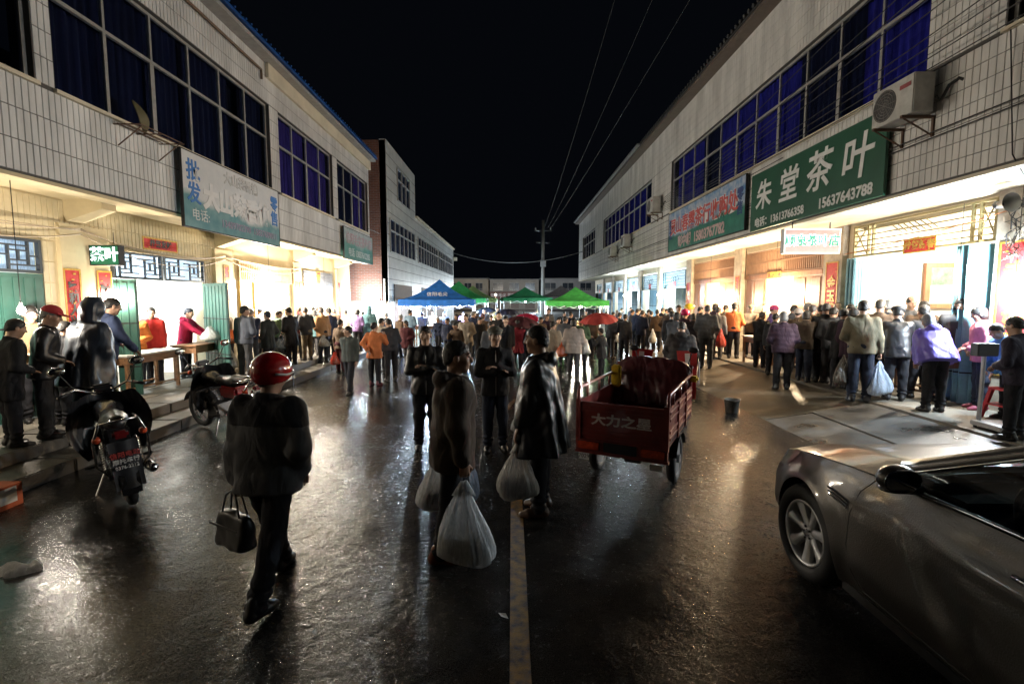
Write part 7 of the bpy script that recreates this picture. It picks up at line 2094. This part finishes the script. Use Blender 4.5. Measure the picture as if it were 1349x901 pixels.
P(352, 11.6, 410, -75, 'stout man in a long dark coat in profile at the left kerb', ('darkgreen', (0.028, 0.032, 0.03)), 'coat', -0.30, DK, ('pocket', 'pocket'), 0, (0, 0), 'short', haircol=(0.02, 0.018, 0.017))
P(361, 13.0, 409, 40, 'person in a green shirt bending behind the stout man', GREEN, 'jacket', -0.13, DK, ('work', 'work'), 12, (0, 12), 'short')
P(382, 12.4, 405, -70, 'tall man in a long black coat facing the third left shop', BLK, 'coat', -0.36, DK, ('front', 'front'), 4, (0, 12), 'short', skin='c')
P(403, 13.4, 405, -55, 'man in a black jacket and khaki trousers on the left pavement', CHAR, 'jacket', -0.12, KHAKI, ('front', 'front'), 4, (0, 12), 'short', haircol=(0.05, 0.045, 0.04))
P(424, 14.0, 405, -60, 'man in a tan orange jacket holding a clear bag by the left shops', ('tanorange', (0.34, 0.19, 0.09)), 'jacket', -0.13, DK, ('front', 'carry'), 4, (0, 12), 'short', haircol=(0.06, 0.05, 0.045))
P(434, 14.6, 406, -50, 'man in a dark blue coat at the last left shop', NAVY, 'coat', -0.25, DK, ('front', 'front'), 3, (0, 12), 'short')
P(412, 16.2, 405, 10, 'buyer in grey at the back of the left shops', GREY, 'jacket', -0.13, DK, ('front', 'front'), 5, (0, 14), 'short')
P(392, 15.6, 406, 30, 'buyer in olive by the pillar with two red strips', OLIVE, 'jacket', -0.13, DK, ('front', 'front'), 5, (0, 14), 'short')
P(447, 13.0, 421, 25, 'woman in a striped tan top and maroon trousers with a red bag', ('striped', (0.17, 0.12, 0.085)), 'slim', -0.16, MAROON, ('carry', 'front'), 2, (0, 8), 'short', skin='a')
P(459, 10.3, 430, 195, 'young man in a grey green jacket walking and looking left', ('greygreen', (0.07, 0.078, 0.07)), 'jacket', -0.12, DK, ('hang', 'swingb'), 0, (60, 0), 'short', stride=10, skin='a', near=False)
P(470, 17.2, 408, 10, 'woman in a purple jacket near the brick gable', ('violet', (0.22, 0.14, 0.30)), 'jacket', -0.14, DK, ('front', 'front'), 4, (0, 12), 'bob')
P(486, 17.6, 405, -15, 'person in a teal raincoat with the hood up near the brick gable', TEAL, 'coat', -0.34, DK, ('front', 'front'), 4, (0, 10), None, hood='up')
P(501, 13.2, 419, 20, 'woman in a cream coat behind the orange coat', CREAM, 'jacket', -0.16, DK, ('front', 'up'), 3, (20, 6), 'short')
P(492, 11.2, 425, 14, 'woman in a long orange coat and black trousers seen from behind', ('orangecoat', (0.55, 0.17, 0.06)), 'coat', -0.20, DK, ('behind', 'up'), 2, (10, 4), 'bun', shoes=(0.12, 0.02, 0.03))
P(514, 11.8, 420, -35, 'man in a dark grey jacket bending toward the orange coat', CHAR, 'jacket', -0.12, DK, ('hang', 'front'), 8, (-20, 12), 'short')
# --- middle of the street
mid = [
 (577, 18.5, 415, 190, 'onlooker with a pale cap under the blue tent', NAVY, 'jacket', DK, ('mao', (0.3, 0.3, 0.3)), 'short', ('front', 'front')),
 (590, 15.5, 418, 200, 'man in a navy padded jacket watching from the middle of the street', NAVY, 'puffy', DK, None, 'short', ('pocket', 'pocket')),
 (601, 19, 413, 170, 'woman in dark clothes at the blue tent leg', CHAR, 'jacket', DK, None, 'bob', ('front', 'front')),
 (615, 15.3, 415, 185, 'man in a light grey coat holding a paper cup', BEIGE, 'coat', GRT, None, 'short', ('front', 'pocket')),
 (631, 15.6, 417, 160, 'young man in black beside the light grey coat', BLK, 'jacket', DK, None, 'short', ('hang', 'hang')),
 (626, 20, 412, 180, 'distant shopper in brown behind the light grey coat', BROWN, 'jacket', DK, None, 'short', ('front', 'front')),
 (644, 12.5, 419, 150, 'man in a grey jacket glancing right behind the army cap', GREY, 'jacket', DK, None, 'short', ('hang', 'hang')),
 (647, 18, 412, 175, 'man with pale hair in the back of the middle crowd', CHAR, 'jacket', DK, None, 'short', ('front', 'front')),
 (657, 14.8, 411, 195, 'tall man in black open jacket above the army cap', BLK, 'jacket', DK, None, 'short', ('pocket', 'pocket')),
 (666, 13.2, 416, 170, 'man in black raising a hand to his mouth', BLK, 'jacket', DK, None, 'short', ('hang', 'face')),
 (682, 13.6, 424, 10, 'person in red under the maroon umbrella', ('redunder', (0.22, 0.02, 0.03)), 'coat', DK, None, 'short', ('front', 'up')),
 (700, 12.8, 424, 150, 'woman in grey blue looking out beside the rain cape man', ('bluegrey', (0.12, 0.15, 0.17)), 'jacket', DK, None, 'bob', ('front', 'front')),
 (712, 15.5, 415, 160, 'woman with a bright face behind the rain cape man', BROWN, 'jacket', DK, None, 'bob', ('front', 'front')),
 (728, 12.6, 419, 5, 'shopper in a beige coat with a red bag, nearer the rain cape', BEIGE, 'coat', GRT, None, 'short', ('front', 'front')),
 (743, 14.5, 416, 20, 'shopper in grey behind the beige coats', GREY, 'jacket', DK, None, 'short', ('front', 'front')),
 (756, 12.0, 420, 12, 'woman in a pale quilted coat and grey trousers with an orange bag', ('palecoat', (0.32, 0.27, 0.24)), 'puffy', GRT, None, 'bob', ('carry', 'front')),
 (766, 13.6, 414, 190, 'man in dark green facing the pale quilted coat', GREEN, 'jacket', DK, None, 'short', ('front', 'hang')),
 (793, 12.5, 430, -60, 'man in charcoal under the red umbrella behind the tricycle', CHAR, 'coat', DK, None, 'short', ('up', 'pocket')),
 (672, 24, 408, 180, 'far shopper in black in the middle of the street', BLK, 'jacket', DK, None, 'short', ('front', 'front')),
 (690, 22, 409, 10, 'far shopper in brown near the red umbrella', BROWN, 'jacket', DK, None, 'short', ('front', 'front')),
 (707, 25, 407, 0, 'far shopper in navy below the dark green tent', NAVY, 'jacket', DK, None, 'short', ('front', 'front')),
 (722, 21, 409, 180, 'far shopper in grey left of the bright green tent', GREY, 'jacket', DK, None, 'short', ('front', 'front')),
 (742, 22.5, 408, 170, 'stall keeper under the bright green tent, on the left', BLK, 'jacket', DK, None, 'short', ('work', 'work')),
 (772, 22.0, 408, 190, 'stall keeper under the bright green tent, on the right', BROWN, 'jacket', DK, None, 'short', ('work', 'work')),
 (540, 19.5, 410, 20, 'shopper in dull blue at the near leg of the blue tent', ('paleblue', (0.12, 0.18, 0.24)), 'jacket', DK, None, 'short', ('front', 'front')),
 (556, 20.3, 411, 0, 'shopper in grey at the stall under the blue tent', GREY, 'jacket', DK, None, 'short', ('work', 'work')),
 (570, 24.0, 408, 180, 'stall keeper in white under the blue tent', CREAM, 'jacket', DK, None, 'short', ('work', 'work')),
 (610, 23.5, 409, 170, 'far shopper in purple past the blue tent', ('violet', (0.22, 0.14, 0.30)), 'jacket', DK, None, 'short', ('front', 'front')),
 (638, 23, 409, 180, 'far shopper with raised hand in the middle distance', CHAR, 'jacket', DK, None, 'short', ('front', 'up')),
 (655, 27, 406, 200, 'farthest shopper in tan in the street', TAN, 'jacket', DK, None, 'short', ('front', 'front')),
]
for (px, d, hy, fc, lb, tp, sty, lg, ht, hr_, am) in mid:
    P(px, d + random.uniform(-0.6, 0.6), hy + random.uniform(-3, 5), fc, lb, tp, sty, -0.16 if sty != 'coat' else -0.3, lg, am, random.choice((0, 3, 6, 12)), (random.uniform(-40, 40), random.uniform(-4, 18)), hr_, hat=ht, skin=random.choice('abc'), stride=random.choice((0, 4, 7)), group='people standing in the street')
# --- right side, far
far_r = [
 (806, 20.5, 411, 60, 'far right buyer in black nearest the green tent', BLK), (815, 18, 412, 40, 'far right buyer in charcoal with a white bag', CHAR), (823, 15.6, 414, 30, 'man in a dark jacket and dark trousers apart from the far right crowd', CHAR),
 (831, 20, 408, 80, 'far right buyer in grey under the first blue window', GREY), (838, 18.6, 407, 70, 'far right buyer in navy, tall', NAVY), (845, 17, 409, 45, 'far right buyer in a long navy coat', NAVY), (852, 19, 408, 100, 'far right buyer in brown facing the shop', BROWN),
 (858, 18, 410, 20, 'far right buyer in black behind the brown jacket', BLK), (818, 24, 406, 90, 'distant buyer in grey at the third blue shop', GREY), (829, 26, 405, 90, 'distant buyer in navy at the third blue shop', NAVY), (842, 23, 406, 80, 'distant buyer in black at the second blue shop', BLK),
 (800, 27, 406, 60, 'distant buyer in charcoal at the fourth blue shop', CHAR), (790, 30, 404, 60, 'distant buyer in brown at the fifth blue shop', BROWN), (876, 20, 407, 100, 'distant buyer in teal at the first blue shop', TEAL),
]
for (px, d, hy, fc, lb, tp) in far_r:
    P(px, d, hy, fc, lb, tp, random.choice(('jacket', 'coat', 'jacket')), -0.18, DK, ('front', random.choice(('front', 'hang'))), random.uniform(2, 8), (0, 10), 'short', skin=random.choice('abc'), group='buyers along the right shops')
P(866, 17.2, 408, 15, 'man in a brown jacket carrying a white bag away from the tricycle', BROWN, 'jacket', -0.12, DK, ('carry', 'hang'), 2, (10, 4), 'short', group='buyers along the right shops')
G = 'buyers along the right shops'
P(885, 13.6, 410, 40, 'man in black at the left end of the wooden shop crowd', BLK, 'jacket', -0.14, DK, ('hang', 'front'), 3, (10, 4), 'short', group=G)
P(894, 15.2, 402, 190, 'tall young man in grey standing above the crowd', GREY, 'jacket', -0.14, DK, ('hang', 'hang'), 0, (0, 6), 'short', group=G)
P(905, 14.8, 402, 100, 'person in a yellow helmet', CHAR, 'jacket', -0.14, DK, ('front', 'front'), 4, (0, 10), None, hat=('helmet', (0.65, 0.42, 0.03)), group=G)
P(901, 13.8, 409, 60, 'person in a pink helmet below the yellow one', PLUM, 'jacket', -0.14, DK, ('front', 'front'), 4, (0, 10), None, hat=('helmet', (0.55, 0.03, 0.14)), group=G)
P(897, 8.8, 425, 25, 'man in a dark hooded jacket and jeans at the nose of the tricycle', ('hoodie', (0.045, 0.042, 0.042)), 'puffy', -0.12, JEANS, ('front', 'front'), 16, (0, 24), 'short', hood='down', haircol=(0.03, 0.025, 0.02), group=G)
P(914, 13.4, 413, 20, 'person in a dark padded jacket with brown hair', ('darkplum', (0.03, 0.025, 0.03)), 'puffy', -0.14, DK, ('front', 'front'), 6, (0, 12), 'bob', haircol=(0.05, 0.03, 0.02), group=G)
P(920, 15.2, 404, 80, 'person in grey behind the row of padded jackets', GREY, 'jacket', -0.14, DK, ('front', 'front'), 6, (0, 12), 'short', group=G)
P(932, 12.9, 402, 25, 'man in a dark grey padded jacket with back to the road', ('slate', (0.06, 0.062, 0.065)), 'puffy', -0.13, ('slatepants', (0.035, 0.036, 0.038)), ('front', 'front'), 3, (10, 8), 'short', haircol=(0.05, 0.05, 0.05), group=G)
P(946, 14.0, 405, 35, 'woman in a grey jacket with a red bag in front of the bright doorway', ('midgrey', (0.10, 0.10, 0.105)), 'jacket', -0.13, GRT, ('front', 'carry'), 3, (10, 10), 'short', group=G)
P(955, 15.0, 402, 60, 'tall man in brown grey by the open wooden door', ('browngrey', (0.11, 0.095, 0.08)), 'jacket', -0.13, DK, ('front', 'front'), 3, (0, 10), 'short', group=G)
P(968, 13.9, 400, 28, 'man in a bright orange jacket with back to the road', ('brightorange', (0.58, 0.15, 0.05)), 'jacket', -0.10, DK, ('front', 'front'), 2, (0, 8), 'short', hat=('mao', (0.05, 0.05, 0.05)), group=G)
P(990, 14.3, 402, 195, 'vendor in camouflage with folded arms behind a small table', CAMO, 'jacket', -0.13, DK, ('cross', 'cross2'), 2, (0, 8), 'short', hat=('mao', (0.10, 0.11, 0.08)), group=G)
P(1016, 12.6, 403, 120, 'woman in a pink hat and purple coat', ('purplecoat', (0.10, 0.06, 0.16)), 'jacket', -0.16, DK, ('front', 'front'), 5, (0, 12), 'short', hat=('knit', (0.45, 0.05, 0.16)), group=G)
P(1021, 11.0, 413, 40, 'short buyer in black left of the plum jacket', CHAR, 'jacket', -0.15, DK, ('hang', 'front'), 5, (0, 12), 'short', group=G)
P(1034, 9.7, 411, 18, 'grey haired woman in a plum quilted jacket with back turned', PLUM, 'puffy', -0.14, DK, ('front', 'front'), 7, (0, 14), 'bob', haircol=GREYHAIR, group=G)
P(1051, 10.9, 407, 45, 'buyer in a white knitted hat and brown jacket', BROWN, 'jacket', -0.15, DK, ('front', 'front'), 5, (0, 12), 'short', hat=('knit', (0.55, 0.48, 0.42)), group=G)
P(1070, 10.3, 402, 40, 'buyer with a tan fur trimmed hood lying on the shoulders', TAN, 'puffy', -0.16, DK, ('front', 'front'), 6, (0, 14), 'short', hood='down', haircol=(0.06, 0.05, 0.045), group=G)
P(1088, 9.8, 400, 35, 'tall man in a black overcoat among the right buyers', BLK, 'coat', -0.28, DK, ('front', 'front'), 5, (20, 14), 'short', group=G)
P(1112, 9.15, 407, 30, 'short stout buyer in a black coat beside the overcoat', ('sootblack', (0.02, 0.02, 0.021)), 'coat', -0.30, DK, ('front', 'hang'), 6, (25, 14), 'short', group=G)
P(1103, 10.9, 399, 200, 'ruddy bald vendor facing the black coats', BROWN, 'jacket', -0.13, DK, ('work', 'work'), 5, (0, 14), 'balding', haircol=(0.10, 0.09, 0.08), skin='c', group=G)
P(1121, 10.4, 401, 215, 'vendor with black hair facing the black coats', CHAR, 'jacket', -0.13, DK, ('work', 'work'), 5, (0, 14), 'short', skin='c', group=G)
P(1136, 9.9, 397, 40, 'man in grey brown behind the olive jacket', ('browngrey', (0.11, 0.095, 0.08)), 'jacket', -0.13, DK, ('front', 'front'), 4, (0, 12), 'short', group=G)
oli = P(1139, 8.15, 396, 24, 'man in an olive tan jacket with a full white bag in his right hand', OLIVE, 'jacket', -0.12, NVT, ('front', 'carry'), 4, (20, 8), 'short', group=G)
P(1186, 8.1, 405, 28, 'man in a black leather jacket and flat cap stooping over the stall', LEATH, 'jacket', -0.18, DK, ('work', 'work'), 14, (10, 16), 'short', hat=('mao', (0.03, 0.03, 0.032)), shiny=True, group=G)
P(1199, 9.7, 391, 195, 'balding vendor in the open right shop', GREY, 'jacket', -0.13, DK, ('work', 'work'), 4, (0, 14), 'balding', skin='c', group=G)
P(1215, 8.95, 397, 205, 'vendor in a brown jacket bowing over the goods', BROWN, 'jacket', -0.13, DK, ('work', 'work'), 8, (0, 26), 'short', skin='c', group=G)
P(1238, 7.25, 411, 10, 'grey haired shopper bending forward in a violet rain cape', PURP, 'poncho', -0.10, BLK, ('work', 'work'), 24, (0, 10), 'bob', haircol=(0.13, 0.14, 0.17), hood='down', shiny=True, H=1.47, group=G)
P(1266, 8.0, 392, 215, 'vendor in a dark hooded jacket leaning over the table', CHAR, 'jacket', -0.13, DK, ('work', 'work'), 8, (0, 20), 'short', skin='c', hood='down', group=G)
P(1300, 7.4, 404, -62, 'woman in a pink jacket counting money, facing left', PINK, 'jacket', -0.14, NVT, ('front', 'front'), 5, (0, 18), 'bob', shoes=(0.25, 0.05, 0.08), group=G)
P(1338, 6.75, 428, -75, 'person in a bright blue jacket stooping at the right edge', BLUE, 'puffy', -0.12, DK, ('work', 'work'), 22, (0, 20), 'short', H=1.35, group=G)
P(1349, 5.75, 418, -20, 'dark striped figure cut by the right edge of the picture', ('darkstripe', (0.035, 0.03, 0.045)), 'jacket', -0.16, DK, ('front', 'front'), 6, (0, 12), 'short', group=G)

# --- more of the crowd
CR = [
 # left pavement
 (22, 7.4, 407, 60, 'man in grey behind the left edge figure', GREY, 'short', None), (88, 7.6, 402, 30, 'man in charcoal seen between the red cap and the hooded cape', CHAR, 'short', None), (118, 8.0, 405, 60, 'buyer in brown near the orange red couplet', BROWN, 'short', None),
 (310, 12.6, 407, 20, 'buyer in plum behind the orange bag', PLUM, 'short', None), (330, 12.2, 406, -40, 'buyer in navy between the grey blue jacket and the stout man', NAVY, 'short', None), (369, 14.4, 404, 30, 'buyer in a pale cap behind the green shirt', GREY, 'short', ('cap', (0.5, 0.48, 0.42))),
 (391, 13.6, 409, -30, 'woman in a dark red coat beside the long black coat', MAROON, 'bob', None), (413, 14.8, 408, -20, 'woman in teal behind the khaki trousers', TEAL, 'bob', None), (418, 17.0, 405, 10, 'buyer in black at the roller shutter', BLK, 'short', None), (440, 17.4, 405, -20, 'buyer in brown at the last left pillar', BROWN, 'short', None),
 (455, 18.6, 406, 10, 'buyer in cream by the end of the left canopy', CREAM, 'short', None), (478, 20.0, 407, 0, 'shopper in charcoal under the gable lamp', CHAR, 'short', None), (508, 18.8, 410, 30, 'shopper in navy left of the blue tent', NAVY, 'short', None), (524, 16.5, 413, 60, 'shopper in brown passing the blue tent', BROWN, 'short', None), (536, 14.6, 417, 180, 'woman in dull red walking up from the blue tent', MAROON, 'bob', None),
 # middle
 (603, 14.0, 419, 200, 'man in brown left of the light grey coat', BROWN, 'short', None), (585, 21.5, 410, 180, 'far shopper in grey below the blue tent edge', GREY, 'short', None), (622, 17.5, 413, 20, 'shopper in navy with back turned in the mid crowd', NAVY, 'short', None), (636, 17.0, 415, 10, 'shopper in a knitted hat in the mid crowd', BROWN, 'short', ('knit', (0.12, 0.05, 0.05))),
 (675, 17.5, 412, 190, 'shopper in olive left of the maroon umbrella', OLIVE, 'short', None), (694, 15.0, 417, 20, 'shopper in black under the umbrellas', BLK, 'short', None), (720, 17.0, 412, 190, 'shopper in plum in front of the green tent lights', PLUM, 'bob', None), (736, 16.6, 414, 160, 'shopper in tan in front of the green tent lights', TAN, 'short', None), (750, 17.5, 412, 30, 'shopper in navy in front of the green tent', NAVY, 'short', None), (779, 15.6, 414, 40, 'shopper in brown left of the red umbrella', BROWN, 'short', None), (782, 18.5, 411, 180, 'shopper in black under the right corner of the green tent', BLK, 'short', None),
 # right
 (805, 16.4, 414, 40, 'shopper in charcoal right of the red umbrella', CHAR, 'short', None), (812, 22, 407, 80, 'far buyer in plum at the second blue shop', PLUM, 'bob', None), (848, 20.5, 406, 90, 'far buyer in olive at the first blue shop', OLIVE, 'short', None), (870, 18.6, 408, 70, 'buyer in black between brown jacket and pillar', BLK, 'short', None),
 (879, 15.6, 407, 50, 'buyer in brown behind the black jacket', BROWN, 'short', None), (890, 12.6, 414, 30, 'short woman in grey behind the tricycle nose', GREY, 'bob', None), (923, 13.4, 410, 30, 'buyer in black beside the slate jacket', BLK, 'short', None), (940, 15.4, 404, 90, 'buyer in plum facing the bright doorway', PLUM, 'bob', None),
 (1003, 12.0, 410, 60, 'buyer in black left of the pink hat', BLK, 'short', None), (1008, 13.8, 402, 200, 'vendor in brown behind the pink hat', BROWN, 'short', None), (1042, 12.0, 404, 70, 'buyer in grey behind the plum jacket', GREY, 'short', None), (1060, 11.8, 402, 120, 'buyer in navy under the lit box sign', NAVY, 'short', None), (1062, 9.9, 412, 30, 'short buyer in dark brown before the fur hood', DBRN, 'bob', None), (1078, 11.4, 400, 80, 'buyer in olive beside the flowered couplet', OLIVE, 'short', None),
 (1098, 9.6, 406, 20, 'buyer in charcoal squeezed between the black coats', CHAR, 'short', None), (1124, 9.0, 408, 30, 'woman in plum squeezed left of the olive jacket', PLUM, 'bob', None), (1160, 8.7, 399, 45, 'man in brown right of the olive jacket', BROWN, 'short', None), (1170, 9.3, 398, 60, 'man in charcoal behind the leather jacket', CHAR, 'short', None), (1224, 8.1, 404, 20, 'buyer in black hidden behind the violet cape', BLK, 'short', None), (1283, 8.4, 398, 215, 'vendor in grey behind the pink jacket', GREY, 'short', None), (1318, 7.7, 402, -70, 'woman in plum behind the pink jacket', PLUM, 'bob', None),
]
for i, (px, d, hy, fc, lb, tp, hr_, ht) in enumerate(CR):
    rr = random.Random(i * 13 + 5)
    sty = rr.choice(('jacket', 'puffy', 'coat', 'jacket'))
    P(px, d, hy + rr.uniform(-4, 3) if px > 860 else hy + rr.uniform(-3, 7), fc + rr.uniform(-15, 15), lb, tp, sty, -0.26 if sty == 'coat' else -0.15, rr.choice((DK, GRT, NVT, DK)), (rr.choice(('front', 'hang', 'pocket', 'work')), rr.choice(('front', 'hang', 'up', 'work'))), rr.uniform(0, 13), (rr.uniform(-35, 35), rr.uniform(0, 22)), hr_, haircol=rr.choice(((0.012, 0.01, 0.009), (0.012, 0.01, 0.009), (0.04, 0.035, 0.03), GREYHAIR)), hat=ht, stride=rr.choice((0, 5, 9)), skin=rr.choice('abc'), group='people packed along the stalls')

# ------------------------------------------------------------------ bags and bundles
WBAG = (0.88, 0.90, 0.93)
def hand_of(pr, i, down=0.10):
    h = body_world(pr['o'], pr['hands'][i]); return (h.x, h.y, h.z - down * pr['scale'])
carrier_bag(hand_of(man, 1), 0.42, 0.60, 'large white plastic bag in the near hand of the brown jacket man', WBAG, 0.9, R(-10), 1)
h = hand_of(man, 0)
carrier_bag((h[0] - 0.10, h[1], h[2] + 0.02), 0.38, 0.42, 'white plastic bag on the left of the brown jacket man', WBAG, 0.85, R(30), 2)
h = Vector(hand_of(man, 0)); 
carrier_bag((h.x + 0.12, h.y + 0.02, h.z + 0.05), 0.30, 0.42, 'bluish white plastic bag on the right of the brown jacket man', (0.55, 0.66, 0.85), 0.75, R(60), 3)
h = hand_of(mar, 0)
carrier_bag(h, 0.36, 0.50, 'grey plastic bag of tea held by the rain cape man', (0.66, 0.63, 0.58), 0.85, R(10), 4)
h2 = hand_of(mar, 1, 0.02)
carrier_bag(h2, 0.18, 0.26, 'small crumpled white bag against the front of the rain cape', WBAG, 0.85, R(10), 5)
h = hand_of(oli, 1)
carrier_bag(h, 0.42, 0.56, 'full pale blue plastic bag beside the olive jacket', (0.66, 0.76, 0.92), 0.85, 0, 6)
hb = at_depth(1112, 465, 8.3); carrier_bag((hb.x, hb.y, hb.z), 0.34, 0.5, 'dark translucent bag left of the olive jacket', (0.30, 0.27, 0.24), 0.7, 0.4, 7)
for (px, py, d, w, h, col, lb, sd) in (
    (298, 452, 11.0, 0.46, 0.55, (0.45, 0.42, 0.36), 'clear bag of tea hanging beside the left tables', 8), (304, 432, 11.0, 0.40, 0.32, (0.7, 0.16, 0.03), 'orange plastic bag held at the left tables', 9),
    (276, 428, 10.4, 0.40, 0.30, (0.6, 0.62, 0.58), 'plastic bag of leaves on the vendor table', 10), (426, 440, 13.6, 0.30, 0.32, (0.55, 0.52, 0.45), 'clear bag held by the tan orange jacket', 11),
    (441, 462, 12.8, 0.24, 0.34, (0.6, 0.06, 0.03), 'red plastic bag carried by the woman in maroon trousers', 12), (742, 447, 11.7, 0.34, 0.38, (0.65, 0.12, 0.03), 'orange red shopping bag carried by the pale quilted coat', 13),
    (772, 445, 11.8, 0.26, 0.36, (0.7, 0.7, 0.68), 'white bag on the far arm of the pale quilted coat', 14), (860, 432, 17.0, 0.28, 0.5, (0.8, 0.82, 0.84), 'white bag in the hand of the brown jacket man', 15),
    (950, 432, 13.6, 0.3, 0.5, (0.5, 0.05, 0.03), 'red bag beside the grey jacket woman', 16), (814, 435, 17.6, 0.28, 0.4, (0.7, 0.72, 0.75), 'white bag carried along the far right shops', 17), (370, 440, 12.4, 0.36, 0.5, (0.05, 0.06, 0.07), 'black bag standing open by the long black coat', 18)):
    p = at_depth(px, py, d); carrier_bag(tuple(p), w, h, lb, col, 0.85 if col[0] < 0.75 else 0.75, 0.3, sd, n=28)
# black handbag of the walker
h = Vector(hand_of(wlk, 0, 0.06))
e = empty('handbag', (h.x - 0.02, h.y, h.z), R(-30)); tag(e, 'black handbag swinging from the hand of the helmet man', 'bag')
v, q = surfnet(lambda X, Y, Z: smax(smax(np.abs(X) - 0.165 - 0.15 * (-Z) * 0.3, np.abs(Y) - 0.055 + Z * 0.15, 0.05), np.abs(Z) - 0.12, 0.03) + wr((X, Y, Z), 0.006, 30, 1), (-0.24, -0.13, -0.2), (0.24, 0.13, 0.16), 0.012)
bo = link('pouch', mesh_np(v, q), mat('bag_leather', (0.012, 0.012, 0.013), 0.4, var=0.1), e); bo.location = (0, 0, -0.28)
for s in (-1, 1): MB().path([(-0.10, s * 0.03, -0.17), (-0.06, s * 0.02, -0.04), (0, s * 0.012, 0.0), (0.06, s * 0.02, -0.04), (0.10, s * 0.03, -0.17)], 0.007, 6).build('strap', MATS['bag_leather'], e, True)
MB().box(-0.16, 0.16, -0.09, -0.082, -0.24, -0.225).build('zip', M_DARK, e)
